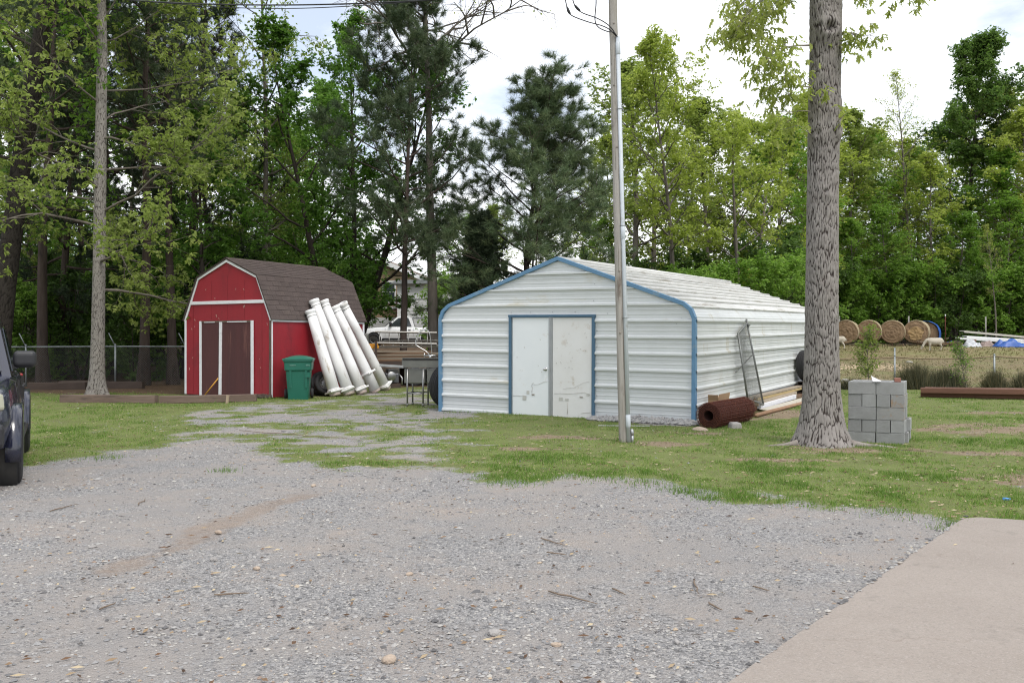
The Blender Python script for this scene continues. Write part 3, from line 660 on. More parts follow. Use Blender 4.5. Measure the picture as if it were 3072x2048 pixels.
mb = MB(); mb.box((SW + .012, SL - .03, 1.02), (.024, .06, 2.0)); mb.build('corner_board', M_trim, shed)
mb = MB(); mb.box((SW + .013, SL / 2, HE - .085), (.025, SL, .05)); mb.build('eave_board', M_trim, shed)
# doors
mb = MB(); mb.box((.98, -.014, .97), (.70, .026, 1.90)); dl = mb.build('door', M_redd, shed)
mb = MB(); mb.box((1.92, -.014, .97), (1.08, .026, 1.90)); dr = mb.build('door', M_redd, shed)
dl['label'] = 'narrow left maroon door leaf'; dr['label'] = 'wide right maroon door leaf'
mb = MB(); mb.box((.61, -.03, .99), (.075, .032, 1.97), (0, -.004, 0)); mb.build('door_trim', M_trim, shed, bevel=.003)
mb = MB(); mb.box((1.355, -.04, .98), (.085, .032, 1.93), (0, .012, 0)); mb.build('door_trim', M_trim, shed, bevel=.003)
mb = MB(); mb.box((2.49, -.034, .96), (.08, .034, 2.03), (0, -.003, 0)); mb.build('door_trim', M_trim, shed, bevel=.003)
mb = MB(); mb.box((1.55, -.022, 1.955), (1.85, .028, .05)); mb.build('rotten_lintel', M_rot, shed)
mb = MB(); mb.box((.95, -.040, 1.942), (.4, .012, .018)); mb.box((1.95, -.040, 1.948), (.7, .012, .022)); mb.build('lintel_paint_scraps', M_trim, shed)
mb = MB(); rj = random.Random(9)
for i in range(14): mb.box((2.62 + .5 * i / 13, -.012, .035 + .02 * rj.random()), (.045, .03, .07 + .05 * rj.random()), (0, rj.uniform(-.4, .4), 0))
mb.build('rotten_sill', M_rot, shed)
mb = MB()
for i in range(26):
    x, z = rj.uniform(.1, SW - .1), rj.uniform(.5, 2.9)
    if .6 < x < 2.6 and z < 2.02: continue
    mb.box((x, -.003, z), (rj.uniform(.008, .02), .008, rj.uniform(.02, .07)), (0, rj.uniform(-.6, .6), 0))
o = mb.build('paint_chips', mat('chip_primer', (.36, .17, .15), (.42, .30, .26), 9), shed); o['kind'] = 'stuff'
# siding grooves: the front is sheet siding with shallow upright joints
mb = MB()
for x in (.30, .98, 1.58, 2.18, 2.80):
    z0 = 2.02 if .6 < x < 2.6 else .06; z1 = min(HR - abs(x - SW / 2) * .5, 3.4) - .25
    mb.box((x, -.0015, (z0 + z1) / 2), (.006, .005, z1 - z0))
mb.build('siding_joints', mat('red_joint', (.14, .008, .014), None, 5), shed)

# ------------------------------------------------------------------ trees
BK_grey = bark_mat('grey_oak_bark', (.21, .185, .165), (.30, .275, .25), (.13, .11, .10), 9)
BK_dark = bark_mat('dark_bark', (.036, .029, .024), (.06, .05, .042), (.03, .026, .022), 9)
BK_pine = bark_mat('pine_bark', (.045, .033, .028), (.07, .053, .045), (.028, .022, .019), 9)
BK_mid = bark_mat('brown_grey_bark', (.11, .095, .08), (.17, .15, .13), (.065, .055, .047), 9)
LF_oak = leaf_mat('spring_oak_leaf', (.115, .16, .032), (.185, .24, .055), (.275, .325, .10), .5)
LF_oaky = leaf_mat('yellow_spring_leaf', (.17, .22, .034), (.255, .315, .06), (.36, .40, .12), .5)
LF_map = leaf_mat('maple_leaf', (.05, .11, .016), (.09, .18, .03), (.155, .265, .055), .47)
LF_und = leaf_mat('understory_leaf', (.075, .145, .02), (.13, .23, .036), (.22, .33, .075), .48)
LF_pine = leaf_mat('pine_needle', (.034, .056, .028), (.065, .098, .046), (.13, .16, .08), .18, .5)
LF_ced = leaf_mat('cedar_spray', (.018, .030, .016), (.032, .052, .024), (.06, .085, .04), .12, .6)
LF_dark = leaf_mat('dark_leaf', (.038, .07, .018), (.07, .125, .028), (.12, .195, .048), .42)  # darker green leaf for the dark brush and the left far wood

def leaf_mesh(name, segs, nper, size, spread, m, seed, droop=.25, wide=.55, near=False, tint0=.5, nodes=0):
    r = np.random.default_rng(seed); S = np.array(segs, float)
    if len(S) == 0: S = np.zeros((1, 2, 3))
    N = len(S) * nper; i = np.repeat(np.arange(len(S)), nper); u = r.random(N)[:, None] ** .8
    p = S[i, 0] + (S[i, 1] - S[i, 0]) * u + spread * r.standard_normal((N, 3)) * np.array([1, 1, .75])
    if nodes:
        nd = r.integers(0, nodes, N); cen = r.random((len(S), nodes)) ** .7; jit_ = spread * r.standard_normal((len(S), nodes, 3))
        p = S[i, 0] + (S[i, 1] - S[i, 0]) * cen[i, nd][:, None] + jit_[i, nd] + size * .12 * r.standard_normal((N, 3))
    a = r.standard_normal((N, 3)); a[:, 2] = a[:, 2] * .55 - droop * 1.6; a /= np.linalg.norm(a, axis=1)[:, None] + 1e-9
    q = r.standard_normal((N, 3)) * .55; q[:, 2] += 1.0; b = np.cross(a, q); b /= np.linalg.norm(b, axis=1)[:, None] + 1e-9; nn = np.cross(b, a)
    Ls = (size * (.65 + .7 * r.random(N)))[:, None]; W = Ls * wide * .5
    if near:                                    # lobed leaf for the trees close by
        prof = [(0, 0), (.22, .35), (.38, .18), (.52, .55), (.66, .22), (.82, .34), (1, 0)]
        P = [p + a * Ls * t + b * W * s * 1.5 + nn * Ls * .1 * s for t, s in prof] + [p + a * Ls * t - b * W * s * 1.5 + nn * Ls * .1 * s for t, s in prof[-2:0:-1]]
    else:
        P = [p, p + a * Ls * .5 + b * W + nn * Ls * .09, p + a * Ls, p + a * Ls * .5 - b * W + nn * Ls * .09]
    kk = len(P); V = np.stack(P, 1)
    cl = fbm(p[:, 0] * .9, p[:, 1] * .9, p[:, 2] * .9, seed, 2)
    t = np.clip(tint0 + .3 * cl + .17 * r.standard_normal(N), 0, 1)
    return np_mesh(name, V.reshape(-1, 3), np.arange(N * kk).reshape(-1, kk), m, False, np.repeat(t, kk))
def needle_mesh(name, tufts, n, ln, wid, m, seed, shoot=.22):
    r = np.random.default_rng(seed); T = np.array(tufts, float); N = len(T) * n; i = np.repeat(np.arange(len(T)), n)
    d = T[i, 1]; d = d / (np.linalg.norm(d, axis=1)[:, None] + 1e-9); p = T[i, 0] + d * (r.random(N)[:, None] * shoot)
    a = d * .75 + .75 * r.standard_normal((N, 3)); a[:, 2] += .12; a /= np.linalg.norm(a, axis=1)[:, None]
    b = np.cross(a, r.standard_normal((N, 3))); b /= np.linalg.norm(b, axis=1)[:, None] + 1e-9
    Ls = (ln * (.7 + .6 * r.random(N)))[:, None]
    V = np.stack([p - b * wid, p + b * wid, p + a * Ls], 1)
    tt = np.clip(.5 + .2 * r.standard_normal(len(T)), 0, 1)[i] + .1 * r.standard_normal(N)
    return np_mesh(name, V.reshape(-1, 3), np.arange(N * 3).reshape(-1, 3), m, False, np.repeat(np.clip(tt, 0, 1), 3))

def rv(r): return Vector((r.gauss(0, 1), r.gauss(0, 1), r.gauss(0, 1)))
def limb(mb, p, d, Ln, r0, r1, n, sides, r, wob, up=0, cap=False):
    pts = [p.copy()]; ds = [d.copy()]
    for i in range(n):
        d = (d + rv(r) * wob + Vector((0, 0, up))).normalized(); p = p + d * (Ln / n); pts.append(p.copy()); ds.append(d.copy())
    mb.tube(pts, [r0 + (r1 - r0) * i / n for i in range(n + 1)], sides, cap)
    return pts, ds
def along(pts, f):
    x = f * (len(pts) - 1); i = min(int(x), len(pts) - 2); return pts[i].lerp(pts[i + 1], x - i), (pts[i + 1] - pts[i]).normalized()
def tilt(d, ang, az):
    o = d.orthogonal().normalized(); o = Matrix.Rotation(az, 3, d) @ o; return (d * math.cos(ang) + o * math.sin(ang)).normalized()
def grow(seed, H=15, r=.2, lean=(0, 0), wob=.05, c0=.3, nprim=26, plen=3.5, prof=None, pang=(80, 35), up=.03, nsec=6, slen=.42, ntw=5, tlen=.42, sides=9, stems=1, top=.25, flare=1.5, curve=None, sag=0, trunk_pts=None, tk=1.0, lt=.018, lw=.10):
    "trunk and limbs as one mesh, and the twigs that carry the leaves"
    rg = random.Random(seed); mb = MB(); tw = []
    prof = prof or (lambda t: (1 - t) ** .6 * .9 + .18)
    for st in range(stems):
        n = 14; p = Vector((0, 0, -.15)); d = Vector((lean[0], lean[1], 1)).normalized()
        if stems > 1: a = 6.283 * st / stems + rg.random(); d = Vector((.28 * math.cos(a), .28 * math.sin(a), 1)).normalized(); p = p + Vector((math.cos(a), math.sin(a), 0)) * r * .8
        pts = [p.copy()]
        for i in range(n):
            d = (d + rv(rg) * wob * .4 + Vector((0, 0, .03 if stems > 1 else 0))).normalized(); p = p + d * ((H + .15) / n * (1 if st == 0 else rg.uniform(.8, .95))); pts.append(p.copy())
        if trunk_pts: pts = [Vector(q) for q in trunk_pts]; n = len(pts) - 1
        rad = [r * ((1 - i / n) * (1 - top) + top * (1 - .8 * i / n)) * (flare if i == 0 else 1) for i in range(n + 1)]
        mb.tube(pts, rad, sides, False)
        for i in range(nprim // stems):
            t = (i + rg.random() * .8) / (nprim // stems); f = c0 + (1 - c0) * t * .985; q, td = along(pts, f)
            ang = math.radians(pang[0] + (pang[1] - pang[0]) * t + rg.gauss(0, 9)); az = i * 2.4 + rg.gauss(0, .4) + seed
            dd = tilt(Vector((0, 0, 1)) * .6 + td * .4, ang, az); Lp = plen * prof(t) * rg.uniform(.65, 1.2)
            rt = r * (1 - f * .85); r0 = max(.012, min(rt * .5, lt * Lp + .008))
            pp, pd = limb(mb, q, dd, Lp, r0, r0 * .25, 8, 5, rg, lw, up - sag)
            for j in range(nsec):
                fs = .22 + .78 * (j + rg.random() * .7) / nsec; q2, d2 = along(pp, min(fs, .99)); d3 = tilt(d2, math.radians(rg.uniform(25, 65)), rg.random() * 6.283)
                L2 = Lp * slen * (1.15 - .55 * fs) * rg.uniform(.6, 1.25); r2 = max(.006, r0 * .4 * (1 - fs * .5)) * tk
                sp, sd = limb(mb, q2, d3, L2, r2, r2 * .35, 4, 4, rg, .16, up * .8)
                for q4 in range(ntw):
                    ft = .25 + .75 * (q4 + rg.random()) / ntw; q5, d5 = along(sp, min(ft, .99)); d6 = tilt(d5, math.radians(rg.uniform(20, 75)), rg.random() * 6.283)
                    L3 = max(.22, L2 * tlen * rg.uniform(.5, 1.2)); e = q5 + d6 * L3
                    mb.tube([q5, q5.lerp(e, .55) + rv(rg) * L3 * .06, e], [max(.0035, r2 * .35), .003 * tk, .002 * tk], 3, False); tw.append((q5, e))
            tw.append((pp[-2], pp[-1]))
    return mb, [(tuple(a), tuple(b)) for a, b in tw]
def proto(name, mb, bark, crown_me, smooth=True):
    me = mb.mesh(name + '_wood', bark); return (me, crown_me)
TREES = {}
def add_proto(key, seed, bark, leafm, nper, size, spread, droop=.25, near=False, tint0=.5, wide=.55, nodes=4, **kw):
    mb, tw = grow(seed, **kw); TREES[key] = (mb.mesh(key + '_wood', bark), leaf_mesh(key + '_leaves', tw, nper, size, spread, leafm, seed, droop, wide, near, tint0, nodes), kw.get('H', 15))
def add_pine(key, seed, bark, n, ln, wid, leafm=None, tuft=3, **kw):
    mb, tw = grow(seed, **kw); rg = random.Random(seed); T = []
    for a, b2 in tw:
        a, b2 = Vector(a), Vector(b2); d = b2 - a
        for i in range(tuft): T.append((tuple(a.lerp(b2, rg.uniform(.3, 1))), tuple(d.normalized() + Vector((0, 0, .35)) + rv(rg) * .25)))
    TREES[key] = (mb.mesh(key + '_wood', bark), needle_mesh(key + '_needles', T, n, ln, wid, leafm or LF_pine, seed), kw.get('H', 15))
def plant(key, name, loc, H=None, rz=0, label='', cat='tree', group=None, rx=0, ry=0, sxy=None):
    wood, crown, h0 = TREES[key]; s = (H / h0) if H else 1.0
    t = thing(name, loc, rz, label, cat, group); t.scale = (sxy or s, sxy or s, s); t.rotation_euler = (rx, ry, rz)
    link('trunk', wood, t); link('crown', crown, t); return t
pine_prof = lambda t: (1 - t) ** .75 * .9 + .12
dome = lambda t: math.sin(math.pi * min(1, .18 + t * .8)) ** .7
# kinds of tree
add_proto('oak_a', 101, BK_mid, LF_oak, 26, .155, .19, .35, H=16, r=.19, c0=.28, nprim=30, plen=3.3, prof=dome, pang=(78, 30), nsec=5, ntw=5)
add_proto('oak_b', 117, BK_mid, LF_oaky, 21, .155, .19, .35, H=16, r=.17, c0=.22, nprim=28, plen=3.0, prof=dome, pang=(75, 28), nsec=5, ntw=5)
add_proto('green_a', 131, BK_dark, LF_map, 28, .165, .20, .2, H=14, r=.18, c0=.2, nprim=30, plen=3.1, prof=dome, pang=(75, 30), nsec=5, ntw=5)
add_proto('green_b', 149, BK_mid, LF_und, 24, .16, .20, .2, H=15, r=.17, c0=.25, nprim=28, plen=3.2, prof=dome, pang=(75, 30), nsec=5, ntw=5)
add_proto('bare_a', 163, BK_mid, LF_oaky, 3, .13, .12, .3, H=18, r=.16, c0=.38, nprim=26, plen=2.6, prof=dome, pang=(60, 22), nsec=6, ntw=6, tint0=.6)
add_proto('brush_a', 171, BK_dark, LF_und, 20, .17, .17, .2, H=5, r=.05, c0=.06, nprim=24, plen=1.9, prof=dome, pang=(75, 30), nsec=4, ntw=4, stems=3)
add_proto('brush_b', 181, BK_dark, LF_dark, 20, .17, .19, .2, H=5, r=.05, c0=.06, nprim=24, plen=2.1, prof=dome, pang=(80, 35), nsec=4, ntw=4, stems=3)
add_pine('pine_tall', 191, BK_pine, 22, .20, .010, tuft=3, H=19, r=.19, c0=.42, nprim=34, plen=3.0, prof=pine_prof, pang=(92, 45), nsec=5, ntw=4, up=.06)
add_pine('pine_dark', 197, BK_pine, 20, .22, .012, LF_ced, tuft=3, H=16, r=.17, c0=.16, nprim=40, plen=3.2, prof=pine_prof, pang=(95, 50), nsec=5, ntw=4, up=.04)  # dark pine kind: deeper green needles than the tall pine

# --- the grey oak in front of the wood on the left
base = gx(292, 25.0); OAKP = [(0, 0, -.12), (.0, 0, .5), (.04, 0, 3), (.08, 0, 6), (.12, .02, 9.2), (.1, 0, 12), (.1, 0, 15)]
mb, tw = grow(31, H=15.5, r=.12, wob=.03, c0=.31, nprim=30, plen=4.6, prof=lambda t: (1 - t) ** .45 * .85 + .2, pang=(80, 40), up=.0, nsec=9, slen=.45, ntw=5, tlen=.42, sides=14, sag=.004, flare=1.0, lt=.0095, lw=.15, trunk_pts=OAKP)
t = thing('grey_oak', base, 0, 'tall grey trunked oak with yellow-green spring leaves beside the red shed', 'tree')
def bark_trunk(path, rad, seed, sides=48, dz=.03, flare=None, depth=.016, fz=3.0, fr=7.0):
    "trunk with furrowed bark cut into the surface"
    P = [Vector(p) for p in path]; L_ = [0]
    for a, b2 in zip(P, P[1:]): L_.append(L_[-1] + (b2 - a).length)
    nz_ = int(L_[-1] / dz); ts = np.linspace(0, L_[-1], nz_ + 1); th = np.linspace(0, 2 * math.pi, sides, endpoint=False)
    cx = np.interp(ts, L_, [p.x for p in P]); cy = np.interp(ts, L_, [p.y for p in P]); cz = np.interp(ts, L_, [p.z for p in P]); rr_ = np.interp(ts, L_, rad)
    TH, TT = np.meshgrid(th, ts); RR = np.repeat(rr_[:, None], sides, 1)
    if flare is not None: RR = RR + flare(TH, TT)
    X, Y, Z = np.cos(TH) * RR, np.sin(TH) * RR, TT
    def plates(nu, hv, sd, warp):                 # anisotropic cells: distance between the two nearest plate centres
        U = TH / (2 * math.pi) * nu + warp * vnoise(X * 11, Y * 11, Z * 5, sd + 1); Vv = TT / hv + .8 * warp * vnoise(X * 8, Y * 8, Z * 7, sd + 2)
        iu, iv = np.floor(U), np.floor(Vv); d1 = np.full(U.shape, 9.0); d2 = np.full(U.shape, 9.0)
        for du in (-1, 0, 1):
            for dv in (-1, 0, 1):
                cu, cv = iu + du, iv + dv; wu = np.mod(cu, nu)
                dd_ = np.hypot((cu + .5 + .48 * _h(wu, cv, wu * 0, sd)) - U, ((cv + .5 + .48 * _h(wu, cv, wu * 0 + 7, sd)) - Vv) * 1.0)
                nw = dd_ < d1; d2 = np.where(nw, d1, np.minimum(d2, dd_)); d1 = np.where(nw, dd_, d1)
        return d2 - d1
    nu = max(8, int(2 * math.pi * float(np.mean(rr_)) / (.30 / fr))); big = plates(nu, 1 / fz, seed, .55); sml = plates(nu * 2, .55 / fz, seed + 31, .5)
    furrow = np.clip(big / .26, 0, 1) * (.55 + .45 * np.clip(sml / .22, 0, 1))
    RR = RR * (1 + .035 * vnoise(X * 2.2, Y * 2.2, Z * .8, seed + 7)) + depth * (furrow - .75) + depth * .4 * fbm(X * 30, Y * 30, Z * 14, seed + 11, 2)
    V = np.stack([cx[:, None] + np.cos(TH) * RR, cy[:, None] + np.sin(TH) * RR, np.repeat(cz[:, None], sides, 1)], 2)
    i = np.arange(nz_)[:, None] * sides; j = np.arange(sides)[None]; j2 = (j + 1) % sides
    Fc = np.stack([i + j, i + j2, i + sides + j2, i + sides + j], 2).reshape(-1, 4)
    return V.reshape(-1, 3), Fc, furrow.ravel()
def bark_attr_mat(name, ridge, ridge2, groove, tan):
    "bark: groove and ridge colours follow the cut furrows; blotches of lichen"
    global n, k, pos
    m, n, k, out = new_mat(name); b = n('ShaderNodeBsdfPrincipled'); b.inputs['Roughness'].default_value = .95; b.inputs['Specular IOR Level'].default_value = .15; k(b.outputs[0], out.inputs[0])
    pos = n('ShaderNodeTexCoord').outputs['Object']
    c = ramp(noise(7, 8, .7, (1, 1, .4)), (.3, ridge), (.7, ridge2)); c = mixc(rng_(noise(2.2, 8, .7), .52, .68, 0, .55), c, ramp(noise(12), (.3, tan), (.7, ridge2)))
    c = mixc(rng_(attr('tint'), .1, .7, 1, 0), c, ramp(noise(9), (.3, groove), (.7, tuple(v * 1.5 for v in groove)))); k(c, b.inputs['Base Color'])
    bp = n('ShaderNodeBump'); bp.inputs['Strength'].default_value = .8; bp.inputs['Distance'].default_value = .01; k(noise(38, 8, .7, (1, 1, .3)), bp.inputs['Height']); k(bp.outputs[0], b.inputs['Normal']); return m
BK_A = bark_attr_mat('furrowed_grey_bark', (.195, .178, .166), (.285, .265, .25), (.028, .022, .020), (.135, .105, .09))
BK_B = bark_attr_mat('furrowed_pale_bark', (.20, .182, .165), (.275, .255, .235), (.05, .042, .037), (.13, .108, .09))
BK_C = bark_attr_mat('furrowed_dark_bark', (.030, .025, .022), (.05, .043, .038), (.012, .010, .009), (.025, .022, .02))
def hero(t, V, Fc, fu, m, name='trunk'): return link(name, np_mesh(name, V, Fc, m, True, fu), t)
fl = lambda TH, TT: (.16 + .09 * np.cos(3 * TH + .6) + .06 * np.cos(5 * TH + 2)) * np.exp(-TT / .26) + .04 * np.exp(-TT / .9)
hero(t, *bark_trunk(OAKP[:6], [.185, .172, .16, .15, .125, .09], 5, 72, .03, fl, .012, 6, 8), BK_B)
link('limbs', mb.mesh('oak_limbs', BK_mid), t); link('crown', leaf_mesh('oak_crown', tw, 26, .125, .14, LF_oak, 31, .45, .5, nodes=5), t)

# --- the dark leaning oak at the left edge
base = gx(-14, 26.0); t = thing('leaning_oak', base, 0, 'dark trunked oak leaning right at the left edge of the wood', 'tree')
lp = [(0, 0, -.1), (.05, 0, .6), (.28, 0, 3.0), (.75, 0, 6.6), (1.18, .1, 9.6), (1.7, .2, 13), (2.1, .2, 16)]
hero(t, *bark_trunk(lp, [.33, .29, .27, .25, .23, .18, .10], 8, 72, .035, None, .016, 5, 7), BK_C)
mb, tw = grow(37, H=16, r=.2, c0=.42, nprim=22, plen=4.2, prof=dome, pang=(85, 40), nsec=6, slen=.45, ntw=5, trunk_pts=[(x, y, z) for x, y, z in lp], sag=.004, flare=1)
link('limbs', mb.mesh('leaning_limbs', BK_dark), t); link('crown', leaf_mesh('leaning_crown', tw, 18, .14, .15, LF_und, 37, .35, .5, tint0=.35, nodes=4), t)

# --- slim tree between the oak and the maple, thin leaves
add_proto('slim', 43, BK_mid, LF_oak, 8, .13, .14, .35, H=17, r=.15, c0=.30, nprim=26, plen=2.6, prof=dome, pang=(70, 35), nsec=5, ntw=5)
plant('slim', 'slim_tree', gx(782, 34), 17, .6, 'slim straight tree with thin yellow-green leaves behind the red shed roof')
# --- dense green maple
add_proto('maple', 47, BK_dark, LF_map, 26, .135, .15, .15, H=13.6, r=.16, c0=.14, nprim=60, plen=3.1, prof=dome, pang=(72, 28), nsec=6, ntw=5, stems=3, up=.04)
plant('maple', 'maple_tree', gx(1035, 33.5), 13.9, 1.1, 'dense dark green maple with several stems behind the leaning columns')
# --- thin pine and tall hardwood between the sheds
add_pine('pine_thin', 53, BK_pine, 26, .22, .0065, tuft=5, H=12.4, r=.125, c0=.30, nprim=40, plen=2.7, prof=lambda t: .55 + .45 * math.sin(math.pi * min(1, t + .1)), pang=(88, 40), nsec=5, ntw=4, up=.07, lean=(.035, 0))
plant('pine_thin', 'thin_pine', gx(1208, 30.5), 12.9, 2.0, 'thin dark pine with tufted needles just left of the white garage')
add_proto('hardwood', 59, BK_mid, LF_oaky, 1, .08, .1, .3, H=17.5, r=.205, c0=.60, nprim=30, plen=4.8, prof=lambda t: .55 + .45 * (1 - t), pang=(70, 30), nsec=8, slen=.5, ntw=6, wob=.04, sides=14, lean=(-.012, 0), tk=2.4)
plant('hardwood', 'bare_hardwood', gx(1302, 31.5), 17.5, .3, 'tall straight hardwood with bare upper branches beside the garage')
# --- bushy pine behind the garage
LF_pineb = leaf_mat('bright_pine_needle', (.045, .075, .035), (.085, .13, .06), (.16, .20, .095), .2, .5)
add_pine('pine_bushy', 61, BK_pine, 26, .25, .0065, LF_pineb, tuft=4, H=10.9, r=.16, c0=.18, nprim=60, plen=3.9, prof=lambda t: .5 + .55 * math.sin(math.pi * min(1, t * .9 + .3)), pang=(86, 24), nsec=6, ntw=5, up=.05, wob=.09)
plant('pine_bushy', 'bushy_pine', gx(1592, 33.0), 9.4, .9, 'bushy pine with long needles rising behind the white garage peak', sxy=1.25 * 9.4 / 10.9)
add_pine('cedar', 67, BK_dark, 26, .10, .010, LF_ced, tuft=5, H=5.4, r=.08, c0=.04, nprim=46, plen=1.35, prof=lambda t: (1 - t) ** .7 * .95 + .1, pang=(80, 30), nsec=6, ntw=4, up=.03)
plant('cedar', 'cedar_tree', gx(1440, 32.0), 5.5, 0, 'small dark cedar behind the left slope of the garage roof')

def place(sx, Y, near):
    "where a tree of the woods stands, by things one can find"
    spots = [(60, 'at the far left edge'), (230, 'left of the grey oak trunk'), (360, 'right behind the grey oak'), (520, 'between the grey oak and the red shed'), (680, 'behind the red shed peak'), (860, 'behind the red shed roof'), (1010, 'behind the leaning columns'), (1260, 'in the gap between the sheds'), (1560, 'behind the left half of the garage'), (1830, 'behind the garage peak'), (2010, 'right of the utility pole'), (2180, 'over the middle of the garage roof'), (2430, 'left of the big oak trunk'), (2570, 'behind the leftmost hay bale'), (2650, 'behind the second hay bale'), (2730, 'behind the third hay bale'), (2820, 'behind the blue tarpaulin'), (2910, 'above the broken pallets'), (3010, 'above the roofing sheets'), (9999, 'at the right edge')]
    sp = next(t_ for lim, t_ in spots if sx < lim)
    return ('nearer ' if Y < near else 'deeper ') , sp
# --- the wood on the left: pines, oaks and brush behind the wire fence
rg = random.Random(3)
G_ = 'trees of the wood behind the left fence'
for i, (sx, Y, key, H) in enumerate([(430, 29.5, 'pine_tall', 17), (560, 34, 'pine_dark', 16), (330, 36, 'pine_dark', 17), (180, 33, 'pine_dark', 15), (90, 38, 'oak_a', 15), (640, 39, 'pine_tall', 15), (480, 41, 'pine_dark', 16), (260, 43, 'pine_tall', 18), (720, 42, 'oak_a', 12),
        (-60, 33, 'green_a', 13), (-160, 40, 'oak_a', 16), (20, 45, 'pine_dark', 17), (380, 48, 'green_b', 15), (560, 50, 'oak_b', 15), (840, 44, 'green_b', 10.5), (900, 50, 'green_b', 11.5), (680, 52, 'pine_tall', 13.5), (180, 52, 'green_a', 15), (960, 40, 'green_a', 12), (800, 36, 'green_b', 10), (130, 29.8, 'pine_tall', 18), (610, 31, 'green_a', 9), (520, 30.0, 'pine_tall', 16)]):
    kd_ = {'pine_tall': 'straight pine', 'pine_dark': 'dark low-boughed pine', 'oak_a': 'light green oak', 'oak_b': 'yellow-green oak', 'green_a': 'dark green leafy tree', 'green_b': 'mid green leafy tree'}[key]; pl_ = place(sx, Y, 38); lab = pl_[0] + kd_ + ' ' + pl_[1]
    plant(key, {'pine_tall': 'pine_tree', 'pine_dark': 'dark_pine', 'oak_a': 'oak_tree', 'oak_b': 'oak_tree', 'green_a': 'broadleaf_tree', 'green_b': 'broadleaf_tree'}[key], gx(sx, Y), H, rg.random() * 6.28, lab, 'tree', G_)
for i, (sx, Y, key, H) in enumerate([(120, 32.5, 'brush_a', 3.2), (240, 33, 'brush_b', 4), (400, 32, 'brush_b', 3.4), (520, 33.5, 'brush_a', 4.6), (660, 34, 'brush_a', 5.2), (760, 33, 'brush_b', 4.2), (60, 35, 'brush_b', 4.5), (320, 36, 'brush_a', 4), (880, 37, 'brush_a', 4.4), (-80, 31.5, 'brush_a', 4), (580, 38, 'brush_b', 5), (450, 40, 'brush_b', 5), (200, 41, 'brush_b', 5), (20, 31.2, 'brush_a', 3), (700, 46, 'brush_b', 5), (1340, 44, 'brush_a', 4.0)]):
    plant(key, 'undergrowth_bush', gx(sx, Y), H, rg.random() * 6.28, ('tall ' if H > 4.1 else 'low ') + place(sx, Y, 36)[0] + ('bright' if key == 'brush_a' else 'dark') + ' leafy undergrowth bush ' + place(sx, Y, 36)[1], 'bush', 'bushes in the left wood' if sx < 1100 else 'bushes between the sheds')
# --- trees behind the garage, yellow-green
add_proto('oak_limb', 71, BK_mid, LF_oaky, 15, .17, .15, .35, H=16, r=.17, c0=.34, nprim=30, plen=3.4, prof=dome, pang=(70, 28), nsec=6, ntw=5)
plant('oak_limb', 'yellow_oak', gx(2030, 43), 14.5, 2.2, 'tall yellow-green oak with an open crown behind the garage roof')
add_proto('forked', 73, BK_mid, LF_oaky, 12, .17, .15, .35, H=12, r=.15, c0=.3, nprim=30, plen=2.9, prof=dome, pang=(65, 28), nsec=5, ntw=5, stems=2)
plant('forked', 'forked_oak', gx(2225, 46), 12.6, .4, 'forked oak with thin yellowish leaves left of the big trunk')
Gg = 'pale green trees behind the garage'
for sx, Y, key, H in [(1900, 47, 'oak_a', 14.5), (1960, 52, 'oak_b', 15), (2120, 54, 'oak_a', 14), (2330, 53, 'green_b', 12.5), (1850, 56, 'oak_b', 12), (2400, 58, 'oak_b', 15), (2280, 60, 'oak_a', 14), (2470, 62, 'oak_b', 16), (2190, 57, 'oak_b', 13.5), (2060, 59, 'oak_b', 14.5), (1730, 60, 'green_b', 8.5), (1480, 62, 'oak_a', 9), (1380, 58, 'green_b', 8), (1600, 64, 'oak_b', 9), (1790, 50, 'green_b', 7)]:
    plant(key, 'spring_tree', gx(sx, Y), H, rg.random() * 6.28, place(sx, Y, 53)[0] + {'oak_a': 'light green spring tree ', 'oak_b': 'yellowish spring tree ', 'green_b': 'mid green spring tree '}[key] + place(sx, Y, 53)[1], 'tree', Gg, sxy=1.3 * H / TREES[key][2])
for sx, Y, key, H in [(1900, 40, 'brush_a', 3.6), (2060, 41, 'brush_a', 4.2), (2190, 42, 'brush_a', 4.6), (2330, 43, 'brush_a', 4.8), (2280, 47, 'brush_b', 6), (2120, 48, 'brush_b', 5), (1980, 46, 'brush_b', 5), (1700, 42, 'brush_a', 3.2), (2400, 50, 'brush_a', 5.0)]:
    plant(key, 'hedge_bush', gx(sx, Y), H, rg.random() * 6.28, ('tall ' if H > 4.7 else 'low ') + place(sx, Y, 45)[0] + ('bright' if key == 'brush_a' else 'dark') + ' green bush ' + place(sx, Y, 45)[1], 'bush', 'bushes behind the garage')
